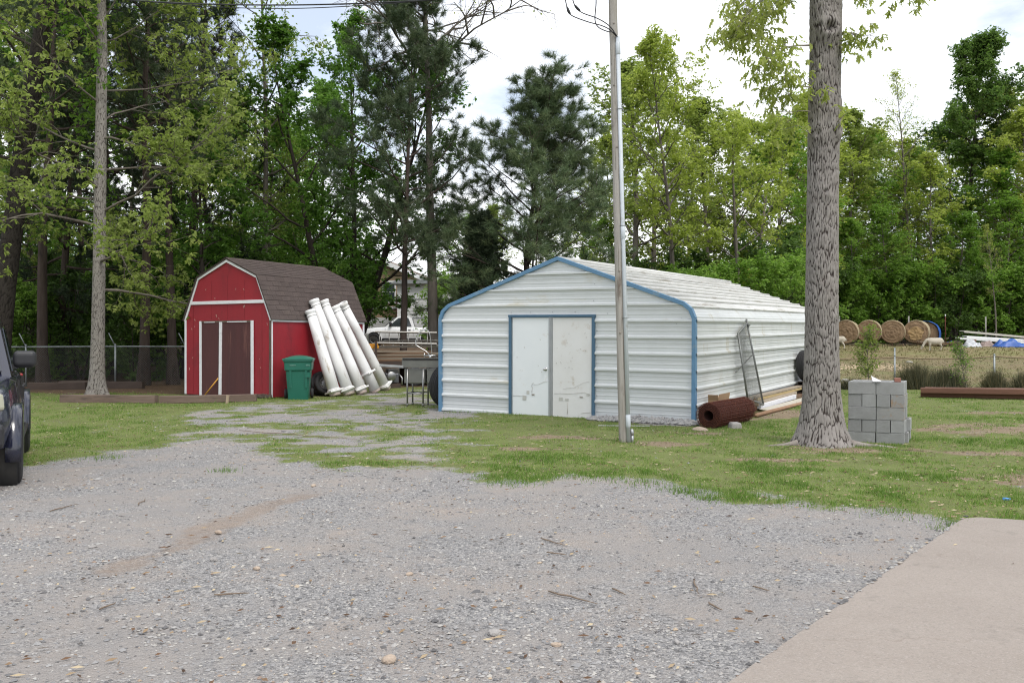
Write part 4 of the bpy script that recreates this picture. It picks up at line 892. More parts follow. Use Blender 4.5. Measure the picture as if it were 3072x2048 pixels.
# --- the wood behind the pasture on the right
LF_high = leaf_mat('high_leaf', (.05, .10, .02), (.085, .15, .032), (.15, .22, .06), .45)
add_proto('crown_high', 79, BK_dark, LF_high, 24, .25, .22, .2, H=23, r=.24, c0=.58, nprim=34, plen=3.6, prof=dome, pang=(75, 30), nsec=6, ntw=5)
plant('crown_high', 'tall_maple', gx(2905, 66), 21.3, .2, 'tallest dark green tree standing above the right wood')
plant('bare_a', 'leafless_tree', gx(2742, 63), 18.6, .2, 'nearly leafless grey tree standing above the hay bales')
Gr = 'trees of the wood behind the pasture'
for sx, Y, key, H in [(2560, 64, 'oak_a', 15.5), (2640, 67, 'green_b', 15), (2480, 66, 'oak_b', 15), (2700, 70, 'oak_b', 15), (2800, 62, 'oak_b', 12.5), (2860, 68, 'green_b', 16), (2960, 64, 'green_b', 13), (3030, 67, 'oak_a', 18), (3110, 63, 'oak_b', 15.5), (3180, 68, 'oak_b', 18), (2600, 72, 'oak_b', 16), (2760, 74, 'green_a', 15), (2920, 73, 'oak_b', 18), (3080, 74, 'green_b', 19), (3260, 66, 'green_b', 17), (2520, 76, 'oak_a', 15), (2670, 61.5, 'green_b', 9), (2870, 61, 'green_b', 8.5), (3020, 61, 'green_b', 9.5), (2560, 61, 'green_b', 8)]:
    plant(key, 'pasture_tree', gx(sx, Y), H, rg.random() * 6.28, place(sx, Y, 66)[0] + {'oak_a': 'light green tree ', 'oak_b': 'yellowish tree ', 'green_a': 'dark green tree ', 'green_b': 'mid green tree '}[key] + place(sx, Y, 66)[1], 'tree', Gr, sxy=1.3 * H / TREES[key][2])
for sx, Y, key, H in [(2540, 60.5, 'brush_a', 5), (2620, 61, 'brush_a', 5), (2710, 60.5, 'brush_a', 5.5), (2790, 60.5, 'brush_a', 5), (2860, 60, 'brush_b', 5), (2930, 60.5, 'brush_a', 5), (3000, 60, 'brush_a', 5.5), (3070, 60.5, 'brush_a', 5), (3150, 60, 'brush_a', 5.5), (2660, 64, 'brush_a', 6), (2900, 64, 'brush_b', 6), (3040, 64, 'brush_a', 6.5), (2480, 60, 'brush_b', 5.5), (3220, 61, 'brush_b', 6)]:
    plant(key, 'edge_bush', gx(sx, Y), H, rg.random() * 6.28, ('tall ' if H > 5.2 else 'low ') + place(sx, Y, 62)[0] + ('bright' if key == 'brush_a' else 'dark') + ' bush at the wood edge ' + place(sx, Y, 62)[1], 'bush', 'bushes along the pasture edge')
# --- the far wood that reads as one mass
def thicket(name, x0, x1, y0, y1, h, N, size, m, seed, label):
    r = np.random.default_rng(seed); Nc = N // 60; cx = x0 + (x1 - x0) * r.random(Nc); cy = y0 + (y1 - y0) * r.random(Nc); hh = h * (.65 + .5 * fbm(cx * .12, cy * .12, 0, seed)); cz = hh * r.random(Nc) ** .8
    segs = np.stack([np.stack([cx, cy, zg(cx, cy) + cz], 1), np.stack([cx + r.standard_normal(Nc) * .6, cy + r.standard_normal(Nc) * .6, zg(cx, cy) + cz + .3], 1)], 1)
    me = leaf_mesh(name, segs, 60, size, .55, m, seed)
    o = link(name, me); return tag(o, label, 'wood', kind='stuff')
thicket('far_wood', -46, -9.5, 54, 66, 9, 60000, .34, LF_dark, 5, 'dark mass of leaves deep in the left wood')
thicket('far_wood', 8, 72, 76, 90, 9, 80000, .42, LF_und, 6, 'dark mass of leaves at the back of the right wood')
thicket('far_wood', -12, 12, 72, 84, 4.5, 22000, .38, LF_und, 9, 'low green wood seen in the gap behind the garage')

# ------------------------------------------------------------------ the big oak on the right
base = Vector((4.63, 13.95, 0)); base.z = zf(4.63, 13.95)
t = thing('big_oak', base, 0, 'large rough barked oak trunk beside the concrete blocks', 'tree')
def fl(TH, TT):
    s = np.exp(-TT / .42)
    lobes = .16 * np.clip(np.cos(TH - 2.95), 0, 1) ** 6 + .15 * np.clip(np.cos(TH + .35), 0, 1) ** 6 + .10 * np.clip(np.cos(TH + 1.5), 0, 1) ** 5 + .08 * np.clip(np.cos(TH + 2.4), 0, 1) ** 5
    return .165 * s + lobes * np.exp(-TT / .22) + .02 * np.exp(-TT / 1.2)
V, Fc, fu = bark_trunk([(0, 0, -.10), (0, 0, .5), (0, 0, 2), (.02, 0, 4), (.05, 0, 5.6), (.07, 0, 7.2), (.06, .05, 9), (.0, .1, 12)], [.245, .243, .232, .224, .226, .235, .20, .12], 21, 168, .019, fl, .016, 4.6, 11.5)
X_, Y_, Z_ = V[:, 0], V[:, 1], V[:, 2]                      # swollen collars where limbs were lost
for kx, ky, kz, kr, amp in ((.03, -.23, 6.15, .15, .13), (.20, -.10, 5.05, .10, .035), (-.13, -.2, 4.62, .13, .06), (.17, -.16, 4.68, .12, .07), (-.2, -.08, 5.3, .08, .03), (-.02, -.23, 3.75, .08, .035), (.14, -.18, 1.9, .06, .02), (-.1, -.2, 2.7, .08, .02)):
    dd = np.sqrt((X_ - kx) ** 2 + (Y_ - ky) ** 2 + ((Z_ - kz) * .8) ** 2); ww = np.exp(-(dd / kr) ** 2) * amp
    ring = ww * (1 - 1.35 * np.exp(-(dd / (kr * .38)) ** 2)); rl = np.hypot(X_, Y_) + 1e-6; V[:, 0] += X_ / rl * ring; V[:, 1] += Y_ / rl * ring
hero(t, V, Fc, fu, BK_A)
def root(pts, rad, name='root'):
    Vr, Fr, fr_ = bark_trunk(pts, rad, int(abs(pts[-1][0]) * 100) + 3, 18, .03, None, .012, 2, 5); link(name, np_mesh(name, Vr, Fr, BK_A, True, fr_), t)
def root_tube(pts, rad):
    mb = MB(); P = [Vector(p) for p in pts]; mb.tube(P, rad, 10, True); o = mb.build('root', BK_grey, t, sub=2)
root_tube([(-.30, -.05, .045), (-.48, -.11, .012), (-.64, -.13, .0), (-.82, -.17, -.004), (-1.0, -.15, -.02)], [.085, .05, .034, .024, .010])
root_tube([(.30, -.1, .045), (.47, -.19, .015), (.64, -.21, .0), (.86, -.25, -.004), (1.05, -.3, -.02)], [.09, .055, .04, .026, .010])
# limbs: the drooping spray at the upper left, a short one right, the crown above the frame
rg = random.Random(12); mb = MB(); tw = []; tw_low = []
def spray(p, d, Ln, r0, nsec, low=True, sagv=.0, ntw=5):
    pp, pd = limb(mb, Vector(p), Vector(d).normalized(), Ln, r0, r0 * .25, 9, 7, rg, .09, -sagv)
    for j in range(nsec):
        q, d2 = along(pp, min(.99, .2 + .8 * (j + rg.random()) / nsec)); d3 = tilt(d2, math.radians(rg.uniform(25, 75)), rg.random() * 6.283); L2 = Ln * .42 * rg.uniform(.4, 1)
        sp, sd = limb(mb, q, d3, L2, max(.006, r0 * .3), .003, 5, 4, rg, .16, -sagv * 1.3)
        for q4 in range(ntw):
            q5, d5 = along(sp, min(.99, .2 + .8 * rg.random())); e = q5 + tilt(d5, math.radians(rg.uniform(20, 70)), rg.random() * 6.283) * rg.uniform(.15, .35) + Vector((0, 0, -.06))
            mb.tube([q5, e], [.003, .002], 3, False); (tw_low if low else tw).append((tuple(q5), tuple(e)))
        (tw_low if low else tw).append((tuple(sp[-2]), tuple(sp[-1])))
spray((-.16, -.1, 6.75), (-1, -.25, .25), 1.35, .022, 12, True, .13)
spray((-.1, -.2, 7.2), (-.8, -.6, .3), 1.5, .022, 12, True, .13)
spray((-.15, .1, 7.0), (-1, .3, .25), 1.45, .022, 12, True, .13)
spray((-.18, -.05, 5.95), (-.8, -.3, -.15), 1.15, .016, 8, True, .06)
spray((-.18, -.12, 5.3), (-1, -.35, .05), .85, .012, 7, True, .05)
spray((.2, -.05, 6.1), (1, -.2, .1), .42, .014, 4, True, .05); spray((.2, -.1, 7.0), (1, -.3, .3), 1.1, .022, 6, True, .09)
spray((-.2, -.15, 4.6), (-.7, -.6, .1), .34, .006, 2, True, .02, 1); spray((.02, -.25, 5.0), (-.3, -1, .3), .24, .006, 1, True, .0, 1); spray((.14, -.22, 4.75), (.3, -1, .3), .22, .006, 1, True, 0, 1); spray((-.2, -.1, 4.95), (-1, -.3, .1), .6, .008, 3, True, .03, 2)
for i in range(9):
    a = i * 2.4; spray((.06, .03, 7.4 + i * .5), (math.cos(a), math.sin(a), .75), 4.2 - i * .22, .085 - i * .005, 9, False, -.005, 5)
LF_young = leaf_mat('young_oak_leaf', (.17, .21, .045), (.26, .31, .075), (.38, .40, .15), .5)
link('limbs', mb.mesh('big_oak_limbs', BK_grey), t)
c = link('crown', leaf_mesh('big_oak_low_leaves', tw_low, 11, .105, .075, LF_young, 61, .75, .55, True, .5, 3), t); c['label'] = 'hanging spring leaves on the lowest limbs'
c = link('crown', leaf_mesh('big_oak_leaves', tw, 9, .14, .15, LF_oak, 62, .45, .6), t)

# ------------------------------------------------------------------ utility pole with conduit
pb = gp(1872, 1325, zf(1.7, 14.3)); pole_top = at(1836, -75, pb.y); pole_top.z = 7.25
M_pole = bark_mat('weathered_pole_wood', (.23, .20, .17), (.34, .31, .275), (.13, .11, .09), 7)
M_pole = mat('weathered_pole_wood', (.255, .235, .21), (.40, .38, .35), 9, .95, stretch=(1, 1, .07), bump=.9, bscale=26, spot=(.15, .125, .105), spot_scale=5, spot_amt=.25, spot_stretch=(1, 1, .22), spec=.15)
M_pvc = mat('grey_conduit', (.52, .56, .60), (.47, .51, .55), 4, .45, spot=(.36, .36, .35), spot_scale=5, spot_amt=.15)
M_cable = mat('black_cable', (.018, .018, .020), None, 5, .5)
pole = thing('utility_pole', pb, 0, 'weathered wooden utility pole with grey conduit in front of the garage', 'utility pole')
ax = pole_top - pb
def pl(f, dx=0, dy=0): p = ax * f; return Vector((p.x + dx, p.y + dy, p.z))
mb = MB(); mb.tube([pl(-.02)] + [pl(i / 16, .003 * math.sin(i * 2.1)) for i in range(17)], [.080 - .016 * i / 17 for i in range(18)], 20); mb.build('post', M_pole, pole)
mb = MB()
rj = random.Random(3)
for i in range(16):                                   # checks: long splits in the grain
    f = rj.uniform(.02, .9); a = rj.uniform(-2.6, -.7); rr_ = .080 - .016 * f; p = pl(f, math.cos(a) * rr_, math.sin(a) * rr_); q = pl(f + rj.uniform(.03, .11), math.cos(a + .05) * (rr_ - .003), math.sin(a + .05) * (rr_ - .003)); mb.tube([p, p.lerp(q, .5) + Vector((.004, 0, 0)), q], [.001, .0045, .001], 4)
mb.build('checks', M_crack, pole)
mb = MB()
for f, a in ((.23, -1.9), (.36, -1.75), (.62, -1.6), (.75, -1.9), (.88, -1.6)):
    rr_ = .080 - .016 * f; mb.lathe([(.016, -.004), (.016, .004), (.005, .006)], 9, M=Matrix.Translation(pl(f, math.cos(a) * rr_, math.sin(a) * rr_)) @ Matrix.Rotation(a + math.pi / 2, 4, 'Z') @ Matrix.Rotation(math.radians(90), 4, 'X'))
mb.build('knot', M_crack, pole)
ctop = at(1849, 108, pb.y - .09); fct = (ctop.z - pb.z) / ax.z
cdx, cdy = .050, -.090
cp = lambda f: pl(f, cdx + .012 * (1 - f), cdy + .02 * f)
mb = MB(); mb.tube([cp(-.006), cp(fct * .5), cp(fct)], .030, 14); mb.build('conduit', M_pvc, pole)
for f in (.045, .44, fct * .97):
    mb = MB(); mb.tube([cp(f - .013), cp(f - .012), cp(f + .012), cp(f + .013)], [.031, .037, .037, .031], 14); mb.build('conduit_coupling', M_pvc, pole)
for f in (.262, .455, .70):
    mb = MB(); P = [cp(f) + Vector((math.cos(a) * .034, math.sin(a) * .034, 0)) for a in np.linspace(math.pi, 2 * math.pi, 9)]; mb.tube([P[0] + Vector((-.03, .03, 0))] + P + [P[-1] + Vector((.03, .05, 0))], .006, 5); mb.build('strap', M_grey, pole)
mb = MB(); mb.tube([pl(-.004, .118, -.05), pl(.015, .12, -.05)], .024, 10); mb.tube([pl(.015, .12, -.05), pl(.022, .118, -.05), pl(.028, .112, -.045)], [.03, .03, .02], 10); mb.build('ground_stub', M_grey, pole)
P0c = pb + cp(fct)
def cab(pts, r, name, label, cat='cable', group=None):
    mb = MB(); P = [Vector(p) for p in pts]; Q = []
    for i in range(len(P) - 1):
        p0, p1, p2, p3 = P[max(i - 1, 0)], P[i], P[i + 1], P[min(i + 2, len(P) - 1)]
        for u in np.linspace(0, 1, 8, endpoint=False):
            Q.append(.5 * ((2 * p1) + (p2 - p0) * u + (2 * p0 - 5 * p1 + 4 * p2 - p3) * u * u + (3 * p1 - p0 - 3 * p2 + p3) * u ** 3))
    Q.append(P[-1]); mb.tube(Q, r, 6); o = mb.build(name, M_cable, None); return tag(o, label, cat, group)
py = pb.y - .1
whead = pb + pl(.965, -.1, -.02)
cabs = [[(1700, -40), (1700, 20), (1712, 45), (1760, 65), (1806, 78), (1832, 92)], [(1717, -45), (1723, 15), (1745, 38), (1790, 55), (1820, 72), (1838, 90)], [(1792, -60), (1788, 15), (1785, 60), (1795, 82), (1822, 95), (1842, 98)]]
for i, c_ in enumerate(cabs):
    pts = [at(x, y, py - .02 * i) for x, y in c_] + [P0c + Vector((.0, -.008 * i, -.03))]; pts = [pts[0].lerp(whead, .6) + Vector((0, 0, .15))] + pts if i < 2 else [whead] + pts
    o = cab(pts, .0085, 'service_wire', ['lower black service wire looping left into the conduit', 'upper black service wire looping left into the conduit', 'short black service wire hanging close beside the pole'][i], group='service wires at the pole')
    if i < 2:
        a, b2 = Vector(pts[2]), Vector(pts[3]); d = (b2 - a).normalized(); mb = MB(); mb.tube([a, a + d * .03, a + d * .10, a + d * .13], [.01, .017, .017, .01], 8); mb.build('splice', M_cable, o)
q = [Vector((pb.x + ax.x, pb.y, 0)) + Vector((-31.6 * u, 15.8 * u, 7.0 + 2.3 * u + 9 * u * u)) for u in np.linspace(0, 1, 24)]
cab(q, .013, 'overhead_cable', 'thick black overhead cable sagging across the top left sky', group='overhead cables')
cab([p + Vector((0, 0, .035 * math.sin(i * 1.1) - .03)) for i, p in enumerate(q)], .008, 'overhead_cable', 'thin cable wound around the thick overhead cable', group='overhead cables')

# ------------------------------------------------------------------ five white columns against the shed
M_col = mat('chalky_white_column', (.72, .725, .73), (.66, .65, .63), 3, .6, stretch=(1, 1, .35), spot=(.36, .31, .25), spot_scale=6, spot_amt=.2, bump=.08, var=.06)
M_colb = mat('chipped_column_end', (.52, .44, .40), (.42, .34, .30), 9, .9, bump=.4)
lowA, lowB = shed_pt(SW + .03, 0, HE - .06), shed_pt(SW - KX, 0, HK); ydir = Vector((-math.sin(BR), math.cos(BR), 0)); rn = (lowB - lowA).cross(ydir); rn = rn.normalized(); rn = rn if rn.x > 0 else -rn
camp = Vector((0, 0, CAMH))
def on_plane(sx, sy, p0, nn):
    d = at(sx, sy, 1.0) - camp; u = (p0 - camp).dot(nn) / d.dot(nn); return camp + d * u
cols = [((930, 930), (1005, 1189), .02, 'leftmost and shortest of the five white columns leaning on the red shed', .156), ((941, 899), (1047, 1187), .025, 'second white column from the left leaning on the red shed', .156), ((970, 901), (1085, 1184), .02, 'third and middle white column leaning on the red shed', .156), ((1003, 917), (1125, 1180), .19, 'fourth white column with its square plinth pushed up the shaft', .156), ((1027, 908), (1157, 1174), .02, 'rightmost white column leaning on the red shed', .156)]
for i, (tp_, bt, pf, lab, R) in enumerate(cols):
    T = on_plane(*tp_, lowA + rn * (.05 + R), rn); gb = gp(bt[0], bt[1], .10); Bp = Vector((gb.x, gb.y, zf(gb.x, gb.y) + .07)); v = T - Bp; Ln = v.length
    o = thing('column', Bp, 0, lab, 'column', 'white columns leaning on the shed'); o.rotation_mode = 'QUATERNION'; o.rotation_quaternion = v.to_track_quat('Z', 'X')
    mb = MB(); mb.lathe([(R * .99, .02), (R * 1.0, Ln * .3), (R * .90, Ln * .7), (R * .80, Ln - .18)], 26); mb.build('shaft', M_col, o)
    mb = MB(); tr = R * .80; mb.lathe([(tr, Ln - .18), (tr * 1.10, Ln - .172), (tr * 1.12, Ln - .155), (tr * 1.02, Ln - .145), (tr * 1.0, Ln - .10), (tr * 1.06, Ln - .09), (tr * 1.15, Ln - .06), (tr * 1.15, Ln - .01), (tr * 1.02, Ln), (tr * .8, Ln - .005), (tr * .8, Ln - .12)], 26, cap=False); mb.build('capital', M_col, o)
    z0 = pf * Ln
    mb = MB(); mb.box((0, 0, z0 + .03), (R * 2.45, R * 2.45, .045)); pn_ = mb.build('plinth', M_col, o, bevel=.006); pn_.rotation_euler = (0, 0, [.9, .35, .55, .9, .5][i])
    if i != 3: mb = MB(); mb.lathe([(R * 1.16, z0 + .055), (R * 1.18, z0 + .07), (R * 1.10, z0 + .085), (R * 1.02, z0 + .095)], 24); mb.build('torus_base', M_col, o)
    mb = MB(); jag = [R * (.97 + .05 * math.sin(j * 2.7)) for j in range(4)]; mb.lathe([(R * .80, -.055), (R * .93, -.035), (R * .95, .0), (R * .955, .03)], 17); mb.build('broken_end', M_colb, o)

# ------------------------------------------------------------------ green wheelie bin
M_bin = mat('green_bin_plastic', (.008, .105, .072), (.010, .12, .082), 3, .42, spot=(.03, .13, .10), spot_scale=5, spot_amt=.2)
M_bind = mat('green_lid_plastic', (.010, .125, .085), (.012, .14, .095), 3, .42)
M_rub = mat('black_rubber', (.022, .022, .024), (.03, .03, .031), 8, .75, bump=.2, spec=.3)
M_rim = mat('dull_steel_rim', (.33, .33, .33), (.24, .235, .23), 8, .45, metal=.8, spot=(.2, .15, .12), spot_scale=9, spot_amt=.3)
bp_ = gp(897, 1198, .085); bp_.z = zf(bp_.x, bp_.y)
bin_ = thing('wheelie_bin', bp_, math.radians(8), 'dark green wheeled rubbish bin against the red shed wall', 'rubbish bin')
mb = MB(); secs = [(0, .50, .56), (.12, .51, .58), (.72, .60, .68), (.74, .66, .74), (.93, .68, .76), (.95, .72, .80), (1.0, .72, .80)]
R = []
for z, wx, wy in secs:
    cx, cy = wx / 2, wy / 2; rc = .06; row = []
    for qx, qy, a0 in ((1, 1, 0), (-1, 1, 90), (-1, -1, 180), (1, -1, 270)):
        for a in (0, 30, 60, 90): th = math.radians(a0 + a); row.append((qx * (cx - rc) + rc * math.cos(th), qy * (cy - rc) + rc * math.sin(th), z))
    R.append(row)
mb.grid(R, smooth=False, closed=True); mb.add(R[0], [tuple(range(15, -1, -1))]); mb.build('body', M_bin, bin_, bevel=.008)
mb = MB(); P = []
for i in range(9):
    row = []
    for j in range(9):
        u, v = i / 8 * 2 - 1, j / 8 * 2 - 1; ed = max(abs(u), abs(v)); z = 1.015 + .075 * (1 - ed ** 2.4) + .02 * (1 - abs(u)) * (v > .2)
        row.append((u * .375, v * .415, z))
    P.append(row)
mb.grid(P); mb.box((0, 0, 1.008), (.75, .83, .03)); mb.build('lid', M_bind, bin_)
mb = MB(); mb.tube([(-.3, .42, 1.0), (.3, .42, 1.0)], .018, 8); mb.box((0, .40, .985), (.62, .05, .03)); mb.build('handle', M_bin, bin_)
mb = MB()
for x in (-.18, .2): mb.box((x, -.345, .55), (.05, .012, .5), (.06, 0, 0))
mb.box((.24, -.36, .62), (.14, .014, .12), (.06, 0, 0)); mb.build('grip_ribs', M_bin, bin_)
mb = MB(); mb.box((-.12, -.382, .865), (.15, .006, .030)); mb.box((.25, -.384, .865), (.10, .006, .035)); mb.build('label', mat('faded_bin_print', (.12, .24, .20), (.05, .16, .12), 30), bin_)
for x in (-.33, .3):
    mb = MB(); mb.lathe([(.05, -.03), (.115, -.035), (.13, -.025), (.13, .025), (.115, .035), (.05, .03)], 20, M=Matrix.Translation((x, .12 if x < 0 else .3, .13)) @ Matrix.Rotation(math.radians(90), 4, 'Y')); mb.build('wheel', M_rub, bin_)

# ------------------------------------------------------------------ wheels and tyres
def make_wheel(name, loc, R, wd, rot, label, cat='wheel', rim=True, rimm=None, tread=True, group=None):
    "axis along local Y"
    o = thing(name, loc, 0, label, cat, group, rot=rot); rr_ = R * .58
    mb = MB(); mb.lathe([(rr_, -wd * .36), (rr_ * 1.12, -wd * .47), (R * .82, -wd * .52), (R * .93, -wd * .47), (R * .985, -wd * .40), (R, -wd * .22), (R * 1.0, wd * .22), (R * .985, wd * .40), (R * .93, wd * .47), (R * .82, wd * .52), (rr_ * 1.12, wd * .47), (rr_, wd * .36), (rr_, -wd * .36)], 44, axis='y', cap=False); mb.build('tyre', M_rub, o)
    if tread:
        mb = MB()
        for y in (-.30, -.1, .1, .30): mb.lathe([(R * .997, (y - .075) * wd), (R * 1.012, (y - .065) * wd), (R * 1.012, (y + .065) * wd), (R * .997, (y + .075) * wd)], 44, axis='y', cap=False)
        mb.build('tread', M_rub, o)
    if rim:
        mb = MB(); mb.lathe([(rr_ * 1.02, -wd * .40), (rr_ * .95, -wd * .40), (rr_ * .88, -wd * .12), (rr_ * .55, -wd * .10), (rr_ * .45, -wd * .22), (rr_ * .22, -wd * .26), (rr_ * .05, -wd * .24)], 30, axis='y', cap=False); mb.lathe([(rr_ * 1.02, wd * .40), (rr_ * .9, wd * .38), (rr_ * .86, -wd * .1)], 30, axis='y', cap=False); rm = mb.build('rim', rimm or M_rim, o)
        mb = MB()
        for j in range(10): a = j * .6283; mb.box((math.cos(a) * rr_ * .70, -wd * .115, math.sin(a) * rr_ * .70), (rr_ * .13, .012, rr_ * .13))
        mb.build('rim_hole', M_dark, rm)
    return o
wa = gp(966, 1188, .1); wl = zf(wa.x, wa.y)
make_wheel('spare_wheel', (wa.x + .08, wa.y + .12, wl + .34), .30, .19, (math.radians(-16), 0, math.radians(22)), 'small black wheel with steel rim leaning under the first column', group='wheels by the green bin')
make_wheel('spare_wheel', (wa.x - .10, wa.y + .42, wl + .31), .33, .19, (math.radians(-22), 0, math.radians(40)), 'larger black wheel behind the smaller wheel by the bin', group='wheels by the green bin')
q = gar_pt(-.24, .75); make_wheel('lorry_tyre', (q.x, q.y, q.z + .50), .50, .30, (math.radians(4), 0, BR + math.radians(68)), 'big black truck tyre standing at the left corner of the garage', 'tyre', rim=True)
q = gar_pt(GW + .28, 8.25); make_wheel('wall_wheel', (q.x, q.y, q.z + .83), .40, .27, (math.radians(-4), 0, BR + math.radians(74)), 'black wheel propped on steel tubes at the far end of the garage wall', 'wheel')

# ------------------------------------------------------------------ steel sink on legs
M_ss = mat('dull_stainless', (.34, .34, .34), (.27, .27, .265), 3, .38, metal=.85, bump=.02)
M_ssd = mat('stained_stainless', (.20, .20, .18), (.15, .15, .14), 3, .45, metal=.7)
sb = gp(1222, 1219, .06); sb.z = zf(sb.x, sb.y)
sink = thing('steel_sink', sb, math.radians(-8), 'stainless steel sink on legs with a coiled spray hose', 'sink')
for x in (0, .37):
    for y in (0, .5): mb = MB(); mb.tube([(x, y, 0), (x, y, .86)], .02, 10); mb.lathe([(.013, 0), (.027, .03), (.027, .05), (.02, .06)], 10, M=Matrix.Translation((x, y, 0))); mb.build('leg', M_ss, sink)
for x in (.86,):
    for y in (0, .5): mb = MB(); mb.tube([(x, y, .08), (x, y, .86)], .02, 10); mb.build('leg', M_ss, sink)
mb = MB(); mb.tube([(0, 0, .30), (.37, 0, .30)], .015, 8); mb.tube([(0, .5, .30), (.37, .5, .30)], .015, 8); mb.tube([(0, 0, .30), (0, .5, .30)], .015, 8); mb.build('stretcher', M_ss, sink)
mb = MB(); mb.box((.17, .24, .69), (.50, .46, .34)); mb.build('basin', M_ssd, sink, bevel=.02)
mb = MB(); mb.box((.68, .24, .69), (.46, .46, .34)); mb.build('basin', M_ssd, sink, bevel=.02)
mb = MB(); mb.prism([(-.12, .89), (.95, .89), (.95, 1.10), (-.08, 1.10), (-.12, 1.06)], -.04, -.015, 'y'); mb.box((.42, -.005, 1.095), (1.06, .05, .03)); mb.build('backsplash', M_ssd, sink, bevel=.004)
mb = MB(); mb.box((.42, -.046, 1.075), (1.04, .008, .045)); mb.build('splash_edge', M_dark, sink)
mb = MB(); mb.box((-.36, .22, .905), (.56, .56, .025), (0, .06, 0)); mb.box((-.36, -.05, .925), (.56, .02, .05), (0, .06, 0)); mb.build('drainboard', mat('bright_steel', (.6, .6, .6), (.5, .5, .5), 4, .3, metal=.7), sink)
mb = MB(); mb.tube([(.54, 0, 1.1), (.54, 0, 1.16)], .03, 8); mb.tube([(.42, 0, 1.16), (.66, 0, 1.16)], .018, 8); mb.tube([(.40, .01, 1.12), (.40, .01, 1.22)], .014, 8); mb.build('tap', M_chrome, sink)
hp = [(.58, 0, 1.14), (.56, 0, 1.40), (.54, 0, 1.62), (.50, 0, 1.72), (.42, 0, 1.765), (.32, 0, 1.73), (.24, 0, 1.62), (.20, 0, 1.50), (.18, 0, 1.42), (.26, 0, 1.36), (.40, 0, 1.29), (.50, 0, 1.22), (.53, 0, 1.13)]
mb = MB(); mb.tube(hp[:4] + hp[8:9], .0, 3) if False else None; mb.tube(hp, .011, 7); hose = mb.build('hose', M_chrome, sink, sub=1)
mb = MB(); sp = []
for i in range(150):
    u = i / 149 * 5.6 + 2.4; j = min(int(u), len(hp) - 2); p = Vector(hp[j]).lerp(Vector(hp[j + 1]), u - j); a = i * .95; d = (Vector(hp[j + 1]) - Vector(hp[j])).normalized(); o1 = Vector((0, 1, 0)); o2 = d.cross(o1); sp.append(p + (o1 * math.cos(a) + o2 * math.sin(a)) * .019)
mb.tube(sp, .004, 4); mb.build('spring', M_chrome, hose)

# ------------------------------------------------------------------ trailer with ladders and lumber between the sheds
M_wood = mat('grey_lumber', (.30, .25, .19), (.22, .18, .135), 5, .9, stretch=(.2, 1, 1), bump=.3, var=.25)
M_woodr = mat('brown_lumber', (.25, .155, .095), (.18, .11, .07), 5, .9, stretch=(.2, 1, 1), bump=.3, var=.25)
M_alu = mat('dull_aluminium', (.33, .32, .30), (.25, .24, .225), 6, .45, metal=.6)
M_rustf = mat('rusty_frame', (.075, .045, .032), (.05, .04, .036), 8, .85)
tb = gx(1172, 29.4); trl = thing('utility_trailer', tb, math.radians(6), 'low flat trailer loaded with lumber between the two sheds', 'trailer')
mb = MB(); mb.box((.55, .4, .72), (2.7, 1.3, .09)); mb.box((.55, -.24, .66), (2.7, .06, .16)); mb.box((2.1, .4, .52), (.9, .07, .07)); mb.build('bed_frame', M_rustf, trl)
for x in (.25, .85):
    o = make_wheel('trailer_wheel', (0, 0, 0), .30, .2, (0, 0, 0), None, None); o.name = 'wheel'; o.parent = trl; o.location = (x + .5, -.34, .29)
    for kk in ('label', 'category', 'group'):
        if kk in o: del o[kk]
mb = MB(); mb.box((-.45, -.2, 1.05), (.07, .07, .7)); mb.build('stake', M_rustf, trl); mb = MB(); mb.box((1.7, -.1, 1.0), (.06, .06, .6)); mb.build('stake', M_rustf, trl)
rj = random.Random(21)
for i in range(18):
    row, col_ = divmod(i, 3); Lb = rj.uniform(1.6, 2.3); p = trl.matrix_basis @ Vector((.35 + rj.uniform(-.15, .15), -.08 + col_ * .26, .80 + row * .055)); mb = MB(); mb.box((0, 0, 0), (Lb, .19 + .03 * rj.random(), .045))
    o = mb.build('lumber_board', M_wood if i % 2 else M_woodr, None, bevel=.004); o.location = p; o.rotation_euler = (0, 0, math.radians(6) + rj.uniform(-.05, .05)); tag(o, '%s weathered board in the %s layer stacked on the trailer' % (('front', 'middle', 'rear')[col_], ('lowest', 'second', 'third', 'fourth', 'fifth', 'topmost')[row]), 'board', 'boards stacked on the trailer')
def ladder(p0, rotv, Ln, label, wdt=.40):
    o = thing('ladder', p0, 0, label, 'ladder', 'ladders on the trailer', rot=rotv)
    for y in (-wdt / 2, wdt / 2): mb = MB(); mb.box((Ln / 2, y, 0), (Ln, .035, .075)); mb.build('rail', M_alu, o, bevel=.004)
    for i in range(int(Ln / .3)): mb = MB(); mb.tube([(.15 + i * .3, -wdt / 2, 0), (.15 + i * .3, wdt / 2, 0)], .016, 8); mb.build('rung', M_alu, o)
    return o
q = trl.matrix_basis @ Vector((-.50, .12, 1.52)); ladder(q, (math.radians(62), math.radians(1), math.radians(6)), 1.95, 'upper aluminium ladder lying on edge above the trailer')
q = trl.matrix_basis @ Vector((-.38, .25, 1.30)); ladder(q, (math.radians(25), math.radians(-1), math.radians(6)), 2.1, 'lower aluminium ladder lying over the lumber')
mb = MB(); mb.box((0, 0, 0), (.36, .3, .10)); mb.box((0, 0, .075), (.3, .26, .05)); o = mb.build('toolbox', mat('orange_plastic', (.62, .30, .02), (.55, .24, .02), 4, .5), bevel=.012); o.location = trl.matrix_basis @ Vector((-.55, .05, 1.22)); o.rotation_euler = (0, 0, .1); tag(o, 'flat orange plastic case behind the rightmost column', 'case')
mb = MB(); P = []
